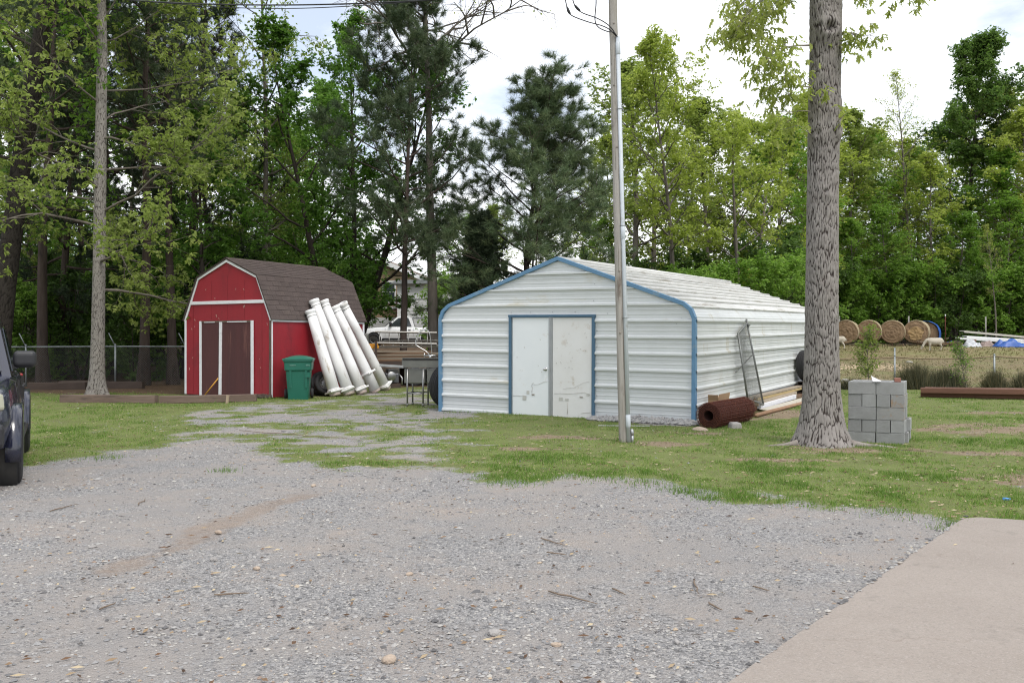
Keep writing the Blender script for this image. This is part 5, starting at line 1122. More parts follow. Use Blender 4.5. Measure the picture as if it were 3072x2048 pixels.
for i in range(9):
    a = -1.0 + i * .22; P.append([(x + .25 * math.cos(a) * .5, .0 + y, .3 + .33 * math.sin(a) + .12 * i / 8) for x, y in ((-.25, -.3), (-.25, .3))])
mb.grid(P); o = mb.build('curved_gutter', M_alu); so = o.modifiers.new('thick', 'SOLIDIFY'); so.thickness = .012; q = trl.matrix_basis @ Vector((-.62, .5, 1.0)); o.location = q; tag(o, 'bent grey sheet metal standing up behind the last column', 'metal sheet')
q = gx(1172, 28.3); mo = thing('engine_block', q, .4, 'grey greasy engine on the ground left of the sink', 'engine')
mb = MB(); mb.box((0, 0, .30), (.42, .38, .30)); mb.box((.05, .02, .5), (.30, .30, .14), (0, .1, 0)); mb.build('crankcase', mat('greasy_alloy', (.16, .165, .18), (.10, .10, .11), 12, .5, metal=.6), mo, bevel=.03)
mb = MB()
for i in range(6): mb.box((.05, .0, .42 + i * .03), (.36, .36, .008))
mb.build('cooling_fins', M_ss, mo)
mb = MB(); mb.lathe([(.13, -.05), (.14, -.04), (.14, .04), (.13, .05)], 18, M=Matrix.Translation((-.05, -.24, .36)) @ Matrix.Rotation(math.radians(90), 4, 'X')); mb.tube([(.2, -.1, .45), (.3, -.2, .3), (.28, -.25, .1)], .025, 8); mb.build('flywheel', M_ss, mo)
mb = MB(); mb.box((0, 0, .07), (.5, .45, .14)); mb.build('skid', M_rustf, mo)

# ------------------------------------------------------------------ along the garage's right wall
M_rust = mat('rusted_wire', (.115, .030, .016), (.075, .020, .013), 20, .9, spot=(.20, .065, .025), spot_scale=14, spot_amt=.3)
M_card = mat('cardboard', (.36, .235, .13), (.31, .20, .11), 5, .85, bump=.05)
ra, rb = Vector((3.50, 16.62, 0)), Vector((4.50, 18.02, 0)); ra.z = zf(ra.x, ra.y) + .22; rb.z = zf(rb.x, rb.y) + .235
ro = thing('wire_mesh_roll', ra, 0, 'rusty roll of welded wire mesh at the right corner of the garage', 'wire roll'); v = rb - ra; ro.rotation_mode = 'QUATERNION'; ro.rotation_quaternion = v.to_track_quat('Z', 'Y')
Lr = v.length; rj = random.Random(6)
for nm, layers in (('outer_wires', (.235, .222)), ('inner_wires', (.205, .18, .155, .13, .105))):
    mb = MB()
    for li, R in enumerate(layers):
        na = int(2 * math.pi * R / .055); sq = rj.uniform(.94, 1.0)
        for j in range(na):
            a = 6.283 * (j + rj.random() * .3) / na; da = rj.gauss(0, .03)
            mb.tube([(R * math.cos(a), R * sq * math.sin(a), -.02 * rj.random()), (R * 1.02 * math.cos(a + da), R * sq * 1.02 * math.sin(a + da), Lr * .5), (R * math.cos(a + 2 * da), R * sq * math.sin(a + 2 * da), Lr + .03 * rj.random())], .0036, 4, False)
        for j in range(int(Lr / .075) + 1):
            z = j * .075 + rj.gauss(0, .006); mb.tube([(R * math.cos(a) * (1 + .012 * math.sin(3 * a + j)), R * sq * math.sin(a), z) for a in np.linspace(0, 6.283, 22)], .0038, 4, False)
    mb.build(nm, M_rust, ro)
mb = MB(); mb.lathe([(.093, 0.0), (.095, Lr)], 18, cap=False); mb.lathe([(.10, .02), (.21, .03)], 24, cap=False); mb.lathe([(.20, .05), (.20, Lr - .03)], 24, cap=False); mb.build('rolled_core', mat('dark_rust', (.040, .013, .009), (.06, .02, .013), 16, .95), ro)
mb = MB()
for i in range(12): mb.tube([(rj.uniform(-.2, .2), rj.uniform(-.2, .2), Lr - .02), (rj.uniform(-.22, .22), rj.uniform(-.22, .22), Lr + rj.uniform(.03, .1)), (rj.uniform(-.25, .25), rj.uniform(-.25, .25), Lr + rj.uniform(.0, .14))], .0035, 4, False)
mb.build('loose_ends', mat('pale_straw_wire', (.30, .18, .08), (.16, .06, .03), 9), ro)
q = gar_pt(GW + .14, .55, .47); cb = thing('cardboard_box', q, BR + .04, 'flattened brown cardboard box between the wire roll and the garage', 'box')
mb = MB(); mb.box((.05, .35, -.16), (.20, .80, .32)); mb.build('body', M_card, cb, bevel=.004)
mb = MB(); mb.box((.158, .35, .02), (.008, .80, .09), (0, .16, 0)); mb.build('flap', M_card, cb); mb = MB(); mb.box((.05, -.055, -.02), (.19, .008, .16), (.35, 0, 0)); mb.build('flap', M_card, cb)

# leaning chain-link gate
M_galv = mat('dull_galvanised', (.20, .21, .20), (.15, .155, .15), 8, .5, metal=.6, spot=(.12, .10, .085), spot_scale=9, spot_amt=.25)
def wl_(tq, e, z): return gar_pt(GW + .045 + e, tq, z)
BL, BRr, TR, TL = wl_(2.54, .24, .33), wl_(3.50, .32, .14), wl_(3.20, .05, 1.90), wl_(2.50, .05, 1.68)
gt = thing('wire_gate', BL, 0, 'narrow grey chain-link gate leaning on the garage wall', 'gate')
def gl(p): return p - BL
for nm, a, b2 in (('frame_pipe', BL, TL), ('frame_pipe', BRr, TR + (TR - BRr) * .05), ('frame_pipe', TL, TR), ('frame_pipe', BL, BRr)):
    mb = MB(); mb.tube([gl(a), gl(b2)], .021, 10); mb.build(nm, M_galv, gt)
ma, mbp = BL.lerp(TL, .46), BRr.lerp(TR, .62); mb = MB(); mb.tube([gl(ma) + Vector((-.16, -.02, -.07)), gl(mbp)], .013, 8); mb.build('latch_bar', M_galv, gt)
mb = MB(); mb.tube([gl(TR) + Vector((.0, 0, -.04)), gl(TR) + Vector((.05, -.04, -.04))], .025, 8); mb.build('hinge', M_galv, gt)
mb = MB(); W_, H_ = 16, 36
def gq(u, v): return gl(BL.lerp(BRr, u).lerp(TL.lerp(TR, u), v))
for i in range(-H_, W_):
    for sgn in (0, 1):
        pts = []
        u0, v0 = i / W_, 0.0
        s0, s1 = max(0, -u0), min(1 - u0, H_ / W_)
        if s1 <= s0: continue
        for s in (s0, s1):
            uu = u0 + s; vv = s * W_ / H_
            pts.append(gq(1 - uu if sgn else uu, min(vv, 1)))
        mb.tube(pts, .0028, 4, False)
o = mb.build('chain_link', M_galv, gt); o['kind'] = 'stuff'

# boards, tin sheet, pipe and square steel tubes on the ground by the wall
def plank(t0, t1, e, z, wd, th, m_, label, name='plank', dy=0, cat='plank', tiltx=0):
    a, b2 = gar_pt(GW + e, t0, z), gar_pt(GW + e + dy, t1, z); mb = MB(); Ln = (b2 - a).length; mb.box((0, 0, 0), (wd, Ln, th)); o = mb.build(name, m_, None, bevel=.004); o.location = (a + b2) / 2; d = b2 - a; o.rotation_euler = (math.asin(d.z / Ln), tiltx, math.atan2(-d.x, d.y)); return tag(o, label, cat, 'boards along the garage wall')
plank(2.9, 8.4, .14, .30, .14, .045, M_wood, 'long grey plank on top of the pile by the garage wall'); plank(3.6, 7.9, .16, .24, .12, .05, mat('yellow_lumber', (.42, .32, .15), (.36, .27, .13), 5, .85, stretch=(1, .2, 1), bump=.2), 'yellowish timber under the long grey plank')
plank(3.3, 7.0, .20, .16, .20, .09, M_wood, 'thick pale timber low in the pile by the wall'); plank(3.4, 6.7, .30, .10, .10, .10, M_trim, 'white painted board low in the pile by the wall')
plank(3.2, 8.8, .12, .06, .24, .12, M_woodr, 'brown timber at the bottom of the pile by the wall')
plank(3.1, 8.0, .52, .055, .28, .008, mat('pale_tin', (.50, .47, .40), (.42, .38, .30), 4, .6), 'pale flat sheet lying in front of the plank pile', 'tin_sheet', .05, 'sheet', .10)
mb = MB(); a, b2 = gar_pt(GW + .62, 1.9, .05), gar_pt(GW + .80, 9.3, .05); mb.tube([a, a.lerp(b2, .5) + Vector((.03, 0, .0)), b2], .04, 10); tag(mb.build('rusty_pipe', M_woodr), 'long rusty pipe lying along the foot of the garage wall', 'pipe')
M_sq = mat('dark_steel_tube', (.05, .036, .03), (.075, .052, .042), 9, .7)
for i in range(10):
    r_, c_ = divmod(i, 3) if i < 9 else (3, 1); p = gar_pt(GW + .16 + c_ * .135, 8.0, .075 + r_ * .135); s = .064; mb = MB()
    for (cx, cz, sx_, sz_) in ((0, s - .004, 2 * s, .008), (0, -s + .004, 2 * s, .008), (s - .004, 0, .008, 2 * s - .018), (-s + .004, 0, .008, 2 * s - .018)): mb.box((cx, 1.1, cz), (sx_, 2.2, sz_))
    o = mb.build('square_tube', M_sq); o.location = p; o.rotation_euler = (0, 0, BR); tag(o, '%s square steel tube in the %s layer under the wall wheel' % (('wall side', 'middle', 'outer')[c_], ('lowest', 'second', 'third', 'topmost')[r_]), 'steel tube', 'square steel tubes stacked by the wall')
# crushed stone heaped at the garage's front right foot, a strip of white angle iron, two flat rocks
r = np.random.default_rng(33); N = 2000; u = r.random(N); xx = 3.62 + 2.15 * u; yy = -.10 - .28 * r.random(N) * (1 - .3 * np.abs(u - .5)) ; hp_ = np.clip(.10 - .30 * (np.abs(yy) - .14), .0, .12) * (.5 + .5 * np.sin(np.clip(u, 0, 1) * 3.0))
PX = [gar_pt(a, b2) for a, b2 in zip(xx, yy)]; px = np.array([p.x for p in PX]); py_ = np.array([p.y for p in PX])
tag(link('stone_heap', stones('stone_heap', px, py_, zg(px, py_) + hp_ * r.random(N), .022 + .024 * r.random(N), r, STONE_M, .35 + .4 * r.random(N), .8)), 'grey crushed stone heaped along the foot of the garage', 'gravel', kind='stuff')
M_sheetg = mat('grey_white_strip', (.50, .50, .49), (.42, .42, .41), 4)
mb = MB(); mb.box((0, 0, 0), (.92, .02, .014)); o = mb.build('white_batten', M_sheetg); q = gp(1872, 1283); o.location = (q.x, q.y, zf(q.x, q.y) + .02); o.rotation_euler = (0, .0, -.10); tag(o, 'thin white strip lying on the grass before the stone heap', 'batten')
def rock(loc, s, m_, label, seed, name='rock', group=None):
    import bmesh
    bm = bmesh.new(); bmesh.ops.create_icosphere(bm, subdivisions=3, radius=1)
    for v_ in bm.verts:
        c = v_.co; k_ = 1 + .25 * float(fbm(c.x * 1.3 + seed, c.y * 1.3, c.z * 1.3, seed)); v_.co = Vector((c.x * k_ * s[0], c.y * k_ * s[1], c.z * k_ * s[2]))
    me = bpy.data.meshes.new(name); bm.to_mesh(me); bm.free(); me.materials.append(m_); o = link(name, me); o.location = loc; o.rotation_euler = (0, 0, seed); return tag(o, label, 'rock', group)
M_rk = mat('grey_rock', (.25, .235, .225), (.34, .325, .31), 14, .9, bump=.5, bscale=60); M_rkt = mat('tan_rock', (.33, .26, .20), (.42, .34, .27), 12, .9, bump=.5, bscale=60)
q = gp(2204, 1285); mb = MB(); mb.box((0, 0, 0), (.23, .18, .13), taper=.8); o = mb.build('prop_stone', M_rk, None, bevel=.03); o.location = (q.x, q.y - .02, q.z + .05); o.rotation_euler = (.1, 0, .3); tag(o, 'squarish grey stone propping the rusty wire roll', 'stone')
q = gp(2100, 1292); rock((q.x, q.y, q.z + .02), (.2, .12, .05), M_rkt, 'flat tan stone under the left end of the wire roll', 5)
for sx, sy, s, m_, lab, sd in ((1167, 1985, (.040, .034, .022), M_rkt, 'round brown stone at the bottom centre of the gravel', 1), (1484, 1905, (.034, .04, .02), M_rk, 'angular blue-grey stone in the gravel foreground', 2), (1668, 1938, (.03, .02, .012), M_rkt, 'flat rust coloured stone at bottom centre', 3), (1229, 1725, (.028, .02, .013), M_rkt, 'pale flat stone left of centre in the gravel', 4), (640, 1683, (.03, .016, .02), M_rk, 'dark pointed stone on the left gravel', 6), (277, 1641, (.03, .025, .012), M_rk, 'small dark stone below the parked truck', 7), (2030, 1930, (.02, .013, .014), M_rk, 'small black stone at lower right of the gravel', 8), (770, 1708, (.028, .02, .016), M_rkt, 'yellowish stone beside the muddy rut', 9), (655, 1600, (.035, .02, .016), M_rkt, 'brown clod lying in the muddy rut', 12), (940, 1462, (.045, .025, .016), M_rkt, 'reddish brown chunk at the top of the muddy rut', 14)):
    q = gp(sx, sy); rock((q.x, q.y, zf(q.x, q.y) + s[2] * .6), s, m_, lab, sd, 'stone')
# fallen sticks on the gravel and grass
M_tw = mat('dry_stick', (.13, .095, .07), (.22, .165, .12), 9, .95)
for x0, y0, x1, y1, lab in ((720, 1297, 1080, 1322, 'long thin dry stick lying in the left grass'), (1650, 1780, 1795, 1817, 'thin bent stick in the lower centre of the gravel'), (1625, 1620, 1690, 1638, 'short flat bark strip in the middle of the gravel'), (1835, 1770, 1880, 1790, 'short twig right of centre in the gravel'), (2080, 1745, 2100, 1785, 'forked pale twig near the apron'), (2120, 1810, 2165, 1835, 'dark twig near the apron edge'), (640, 1790, 750, 1785, 'brown bark strip on the left gravel'), (410, 1520, 440, 1500, 'short dark twig on the left drive'), (150, 1535, 230, 1515, 'crooked dry stick on the left drive'), (2260, 1765, 2310, 1778, 'light coloured stick close to the apron'), (1640, 1660, 1700, 1668, 'reddish bark chip strip in mid gravel'), (200, 1230, 290, 1226, 'stick lying before the long timber'), (2700, 1351, 2780, 1356, 'pale wood scrap on the grass below the concrete blocks'), (300, 1832, 350, 1812, 'orange-brown bark strip at the lower left')):
    a, b2 = gp(x0, y0), gp(x1, y1); a.z, b2.z = zf(a.x, a.y) + .012, zf(b2.x, b2.y) + .012; rj = random.Random(x0); mb = MB(); d = b2 - a; P = [a + d * f + Vector((rj.gauss(0, .03), rj.gauss(0, .03), rj.uniform(0, .008))) * d.length * .8 for f in np.linspace(0, 1, 6)]
    mb.tube(P, [.005, .006, .0055, .005, .004, .002], 5); tag(mb.build('stick', M_tw), lab, 'stick', 'sticks lying about the yard')
mb = MB(); mb.box((0, 0, .01), (.07, .035, .02), (.1, .1, .4)); o = mb.build('litter_scrap', mat('blue_plastic', (.10, .33, .75), None, 4, .4)); q = gp(3020, 1499); o.location = q; tag(o, 'small bright blue plastic scrap in the grass at right', 'litter')

# ------------------------------------------------------------------ stack of concrete blocks
M_cb = mat('concrete_block', (.30, .305, .305), (.25, .253, .25), 5, .95, bump=.35, bscale=120, spot=(.36, .36, .355), spot_scale=2.5, spot_amt=.2, var=.11, spec=.15)
M_cbs = mat('rust_stained_block', (.29, .29, .28), (.25, .25, .245), 5, .95, bump=.35, bscale=120, spot=(.30, .18, .09), spot_scale=4.5, spot_amt=.34, spec=.15)
BA = math.radians(-26); corner = gp(2714, 1332); corner.z = zf(corner.x, corner.y) - .035
ux, uy = Vector((math.cos(BA), math.sin(BA), 0)), Vector((-math.sin(BA), math.cos(BA), 0)); org = corner - ux * .81
def block_mesh(m_):
    mb = MB(); Lb, Wb, Hb = .395, .194, .190; x, y, h = Lb / 2, Wb / 2, Hb / 2; wt = .03
    cx = (Lb - 3 * wt) / 4; xs = [-x, -x + wt, -wt / 2, wt / 2, x - wt, x]; ys = [-y, -y + wt, y - wt, y]
    V_ = [(a, b2, z) for z in (-h, h) for b2 in ys for a in xs]; f = []
    for lev, flip in ((0, True), (24, False)):
        for j in range(3):
            for i in range(5):
                if j == 1 and i in (1, 3): continue
                q_ = (lev + j * 6 + i, lev + j * 6 + i + 1, lev + (j + 1) * 6 + i + 1, lev + (j + 1) * 6 + i); f.append(q_[::-1] if flip else q_)
    def side(a, b2): f.append((a, b2, b2 + 24, a + 24))
    for i in range(5): side(i, i + 1); side(18 + i + 1, 18 + i)
    for j in range(3): side(j * 6 + 6, j * 6); side(j * 6 + 5, j * 6 + 11)
    for i in (1, 3):
        side(6 + i + 1, 6 + i); side(12 + i, 12 + i + 1); side(6 + i, 12 + i); side(12 + i + 1, 6 + i + 1)
    mb.add(V_, f); return mb.mesh('concrete_block', m_)
bm1, bm2 = block_mesh(M_cb), block_mesh(M_cbs); rj = random.Random(17); rows_ = ['S', 'H', 'S', 'H', 'S']
nm_row = ['bottom', 'second lowest', 'middle', 'second highest', 'top']
def put_block(cx, cy, r_, rot, label, group=None, m2=False):
    o = link('concrete_block', bm2 if m2 else bm1); p = org + ux * cx + uy * cy; o.location = (p.x, p.y, org.z + .097 + r_ * .1935); o.rotation_euler = (0, 0, BA + rot + rj.gauss(0, .008))
    md = o.modifiers.new('edges', 'BEVEL'); md.width = .004; md.segments = 1; tag(o, label, 'concrete block', group or 'blocks of the concrete block stack')
for r_, kd in enumerate(rows_):
    if kd == 'S':
        for c_ in range(2):
            for d_2 in range(4):
                jx, jy = rj.gauss(0, .003), rj.gauss(0, .005)
                if d_2 == 0: lab = '%s grey concrete block lying lengthwise in the %s row' % (('left', 'right')[c_], nm_row[r_])
                elif r_ == 4 or c_ == 1: lab = '%s concrete block of the %s row, %s' % (('left', 'right')[c_], nm_row[r_], ('', 'second in depth', 'third in depth', 'at the back')[d_2])
                else: continue
                put_block(.2 + c_ * .405 + jx + (.05 if d_2 > 0 and r_ < 2 and c_ == 1 else 0), .1 + d_2 * .2 + jy, r_, 0, lab, None if d_2 == 0 else 'rear blocks of the stack', m2=(r_ == 2 and c_ == 1 and d_2 == 0))
    else:
        for c_ in range(4):
            for d_2 in range(2):
                if d_2 == 1 and c_ < 3: continue
                lab = '%s end-on concrete block of the %s row' % (('leftmost', 'second from left', 'third from left', 'rightmost')[c_], nm_row[r_]) if d_2 == 0 else 'rear right concrete block of the %s row' % nm_row[r_]
                put_block(.1 + c_ * .2035 + rj.gauss(0, .002) + (.06 if d_2 == 1 and r_ < 2 else 0), .2 + d_2 * .402 + rj.gauss(0, .005), r_, math.pi / 2, lab, None if d_2 == 0 else 'rear blocks of the stack', m2=(r_ == 3 and c_ == 3 and d_2 == 0))
mb = MB(); mb.box((0, 0, .03), (.09, .19, .058)); o = mb.build('red_brick', mat('pink_brick', (.33, .15, .11), (.27, .12, .09), 9, .9, bump=.3), None, bevel=.004); p = org + ux * .70 + uy * .16; o.location = (p.x, p.y, org.z + .966); o.rotation_euler = (0, 0, BA + .1); tag(o, 'single red brick on top of the concrete blocks', 'brick')
mb = MB(); mb.add([(-.02, -.03, 0), (.10, -.04, .005), (.09, .05, .012), (-.03, .06, .07), (-.05, .03, .09)], [(0, 1, 2), (0, 2, 3), (0, 3, 4)]); o = mb.build('white_scrap', M_trim); so = o.modifiers.new('t', 'SOLIDIFY'); so.thickness = .006; p = org + ux * .38 + uy * .02; o.location = (p.x, p.y, org.z + .968); o.rotation_euler = (0, 0, BA); tag(o, 'folded white scrap lying over the top block joint', 'scrap')

# ------------------------------------------------------------------ timbers
def timber(p0, p1, w_, h_, z, label, m_=None, name='timber', group='old timbers on the ground', bev=.012):
    p0, p1 = Vector(p0), Vector(p1); p0.z = zf(p0.x, p0.y) + z; p1.z = zf(p1.x, p1.y) + z; d = p1 - p0; mb = MB(); N = 10
    P = []
    for i in range(N + 1):
        f = i / N; j = lambda s_: .006 * float(vnoise(f * 9 + s_, p0.x, p0.y, 3)); P.append([(d.length * (f - .5), -w_ / 2 + j(1), -h_ / 2 + j(2)), (d.length * (f - .5), w_ / 2 + j(3), -h_ / 2 + j(4)), (d.length * (f - .5), w_ / 2 + j(5), h_ / 2 + j(6)), (d.length * (f - .5), -w_ / 2 + j(7), h_ / 2 + j(8))])
    mb.grid(P, smooth=False, closed=True); mb.add(P[0], [(0, 1, 2, 3)]); mb.add(P[-1], [(3, 2, 1, 0)]); o = mb.build(name, m_ or M_tie, None, bevel=bev); o.location = (p0 + p1) / 2; o.rotation_euler = (0, -math.asin(d.z / d.length), math.atan2(d.y, d.x)); return tag(o, label, 'timber', group)
a = gp(186, 1205, .08); b2 = gp(470, 1206, .09); c2 = gp(480, 1207, .09); d2_ = gp(770, 1203, .10)
timber(a, b2, .2, .19, .09, 'left half of the long timber edging before the grey oak'); timber(c2, d2_, .2, .18, .085, 'right half of the long timber edging before the red shed')
mb = MB(); mb.box((0, 0, .1), (.06, .05, .2), (0, .08, 0)); o = mb.build('timber_stake', mat('pale_stake', (.36, .28, .2), (.3, .23, .16), 6)); q = gp(688, 1207, .1); o.location = (q.x, q.y - .14, zf(q.x, q.y)); tag(o, 'pale short stake against the long timber by the shed doors', 'stake')
M_tied = mat('dark_timber', (.05, .036, .03), (.085, .062, .05), 4, .95, stretch=(.18, 1, 1), bump=.6, bscale=30, var=.2)
for (x0, x1, Y, lab) in ((88, 260, 27.6, 'old timber with white marks left of the grey oak'), (330, 430, 27.9, 'dark broken timber right of the grey oak'), (180, 330, 28.5, 'dark timber lying behind the grey oak')):
    p, q = gx(x0, Y), gx(x1, Y); timber(p, q, .22, .22, .10, lab, M_tied)
mb = MB(); mb.box((0, 0, .9), (.7, .04, 1.8), (0, 0, 0)); o = mb.build('black_panel', mat('black_sheet', (.012, .012, .016), (.02, .02, .024), 5, .7)); q = shed_pt(-.13, .55); o.location = (q.x, q.y, zf(q.x, q.y)); o.rotation_euler = (math.radians(-3.5), 0, BR + math.radians(90)); tag(o, 'black panel leaning against the left wall of the red shed', 'panel')
mb = MB(); a, b2 = shed_pt(.93, -.20, .0), shed_pt(1.29, -.05, .47); mb.tube([a, b2], .016, 8); tag(mb.build('broom', mat('yellow_handle', (.55, .27, .03), (.48, .22, .03), 4, .5)), 'yellow broom stick leaning at the shed doors', 'broom')
M_redt = mat('red_brown_beam', (.155, .072, .046), (.11, .052, .035), 4, .85, stretch=(.12, 1, 1), bump=.3, bscale=24, spot=(.26, .14, .09), spot_scale=3, spot_amt=.25)
for i, (x0, x1, Y, z, h_, lab) in enumerate(((2762, 3190, 24.6, .06, .11, 'lower red-brown beam of the pile on the right'), (2762, 3200, 24.45, .185, .14, 'upper front red-brown beam of the pile on the right'), (2775, 3210, 24.75, .185, .14, 'upper rear red-brown beam of the pile on the right'))):
    p, q = gx(x0, Y), gx(x1, Y - 1.4); timber(p, q, .2, h_, z, lab, M_redt, 'red_beam', 'red-brown beams stacked on the right')

# ------------------------------------------------------------------ wire fences
def fence(name, pts, hgt, label, sag=0, arms=False, mesh_step=.075, rail_m=None, wire=.0022):
    f = thing(name, pts[0], 0, label, 'fence'); o0 = Vector(pts[0])
    for i, p in enumerate(pts):
        q = Vector(p) - o0; mb = MB(); mb.tube([q + Vector((0, 0, -.1)), q + Vector((0, 0, hgt + .04))], .03, 10); mb.lathe([(.032, 0), (.034, .02), (.018, .05), (.004, .055)], 10, M=Matrix.Translation(q + Vector((0, 0, hgt + .03)))); po = mb.build('post', M_galvl, f)
        if arms: mb = MB(); mb.tube([q + Vector((0, 0, hgt)), q + Vector((-.20, -.02, hgt + .42))], .016, 7); mb.build('outrigger_arm', M_galvl, po)
    for a, b2 in zip(pts, pts[1:]):
        a, b2 = Vector(a) - o0, Vector(b2) - o0; T = [a.lerp(b2, u) + Vector((0, 0, hgt - sag * 4 * u * (1 - u))) for u in np.linspace(0, 1, 9)]
        mb = MB(); mb.tube(T, .021, 8); mb.build('top_rail', rail_m or M_galvl, f)
        mb = MB(); Ln = (b2 - a).length; ns = int(Ln / mesh_step); hn = int(hgt / mesh_step)
        def g3(u, v): return a.lerp(b2, u) + Vector((0, 0, .03 + v * (hgt - .03 - sag * 4 * u * (1 - u))))
        for i in range(-hn, ns):
            s0, s1 = max(0, -i), min(hn, ns - i)
            if s1 <= s0: continue
            mb.tube([g3((i + s0) / ns, s0 / hn), g3((i + s1) / ns, s1 / hn)], wire, 3, False); mb.tube([g3(1 - (i + s0) / ns, s0 / hn), g3(1 - (i + s1) / ns, s1 / hn)], wire, 3, False)
        o = mb.build('chain_link', M_galv, f, fixn=False); o['kind'] = 'stuff'
    return f
M_galvl = mat('galvanised_pipe', (.22, .245, .25), (.30, .32, .325), 6, .5, metal=.5)
M_rrail = mat('brown_rail', (.24, .185, .11), (.18, .13, .08), 6, .8)
fence('left_fence', [gx(x, 29.2) for x in (-190, 78, 346, 556, 760)], 1.24, 'chain-link fence with angled arms in front of the left wood', 0, True)
fence('right_fence', [gx(x, Y) for x, Y in ((2400, 30.8), (2684, 30.0), (2983, 29.2), (3260, 28.2))], 1.02, 'sagging chain-link fence along the pasture on the right', .07, False, rail_m=M_rrail)
p = gx(2684, 30.0); mb = MB(); mb.tube([p + Vector((0, 0, 0)), p + Vector((0, 0, 1.32))], .026, 8); 
tag(mb.build('fence_stake', M_galvl), 'taller grey pipe standing at the pasture fence above the blocks', 'stake')

# ------------------------------------------------------------------ saplings and clumps at the pasture fence
add_proto('sapling', 83, BK_mid, LF_oak, 9, .085, .07, .1, H=1.75, r=.018, c0=.28, nprim=16, plen=.62, prof=lambda t: .5 + .5 * t, pang=(60, 25), nsec=3, ntw=3, up=.05, tint0=.35)
plant('sapling', 'sapling', gx(2608, 27.5), 1.55, 0, 'young leafy sapling behind the concrete block stack', 'sapling')
add_proto('sapling_b', 89, BK_mid, LF_und, 3, .08, .06, .1, H=1.5, r=.018, c0=.25, nprim=15, plen=.6, prof=lambda t: .7 - .3 * t, pang=(60, 25), nsec=4, ntw=3, up=.04, lean=(-.2, 0), tint0=.3)
plant('sapling_b', 'thin_sapling', gx(2903, 28.3), 1.35, 0, 'thin leaning sapling with few leaves at the pasture fence', 'sapling')
TUS = leaf_mat('dry_tussock', (.04, .045, .025), (.085, .085, .045), (.20, .165, .09), .2)
def clump(name, sx, Y, N, rad, h, seed, label):
    r = np.random.default_rng(seed); p = gx(sx, Y); x = rad * r.standard_normal(N) * .5; y = rad * r.standard_normal(N) * .4; hh = h * (.5 + .5 * r.random(N)) * np.exp(-(x / rad) ** 2 * .8)
    ang = r.random(N) * 6.283; le = hh * .35 * r.random(N); w_ = .006; d = r.random(N) * 6.283
    z0 = zg(p.x + x, p.y + y) - p.z - .02
    V = np.stack([np.stack([x - np.cos(d) * w_, y - np.sin(d) * w_, z0], 1), np.stack([x + np.cos(d) * w_, y + np.sin(d) * w_, z0], 1), np.stack([x + np.cos(ang) * le + x * .5, y + np.sin(ang) * le, z0 + hh], 1)], 1)
    o = link(name, np_mesh(name, V.reshape(-1, 3), np.arange(N * 3).reshape(-1, 3), TUS, False, np.repeat(np.clip(.4 + .25 * r.standard_normal(N), 0, 1), 3))); o.location = p; tag(o, label, 'grass clump', 'dark grass clumps at the pasture fence')
for i, (sx, N, rad, h, lab) in enumerate(((2748, 3600, .55, .95, 'biggest dark grass clump right of the concrete blocks'), (2838, 2600, .50, .80, 'second dark grass clump behind the red beams'), (2985, 1800, .32, .75, 'narrow dark grass clump around the fence post'), (3075, 1500, .35, .7, 'dark grass clump at the right edge of the picture'), (2560, 1600, .5, .45, 'low dark clump between the big trunk and the blocks'))): clump('grass_clump', sx, 28.6, N, rad, h, 40 + i, lab)

# ------------------------------------------------------------------ hay bales on pallets, blue tarpaulin
M_hay = mat('hay', (.20, .135, .085), (.275, .195, .125), 7, .95, bump=1, bscale=26, spot=(.15, .085, .045), spot_scale=9, spot_amt=.35, var=.08, spec=.1)
M_hayn = mat('netted_hay', (.30, .25, .165), (.37, .31, .205), 9, .95, stretch=(1, 1, 1), bump=.6, bscale=40, spot=(.22, .175, .11), spot_scale=7, spot_amt=.3, spec=.1)
M_hayy = mat('golden_hay', (.32, .215, .115), (.39, .28, .15), 9, .95, bump=1, bscale=30, spot=(.22, .12, .05), spot_scale=9, spot_amt=.35, spec=.1)
M_tarp = mat('blue_tarpaulin', (.018, .075, .30), (.025, .10, .37), 4, .45, bump=.3, bscale=9)
bales = [(2541, 'leftmost hay bale half hidden by the big trunk', M_hay), (2609, 'second hay bale from the left', M_hay), (2678, 'third hay bale from the left', M_hay), (2751, 'rightmost hay bale with a golden loose centre beside the blue tarpaulin', M_hayy)]
def pallet(p, rz, label, group, w_=1.3, d_x=1.1, rot=None):
    o = thing('pallet', p, rz, label, 'pallet', group, rot=rot)
    for j in range(6): mb = MB(); mb.box((0, -d_x / 2 + .06 + j * (d_x - .12) / 5, .115), (w_, .1, .02)); mb.build('slat', M_wood, o)
    for j in range(3): mb = MB(); mb.box((-w_ / 2 + .05 + j * (w_ - .1) / 2, 0, .055), (.05, d_x, .095)); mb.build('bearer', M_woodr, o)
    return o
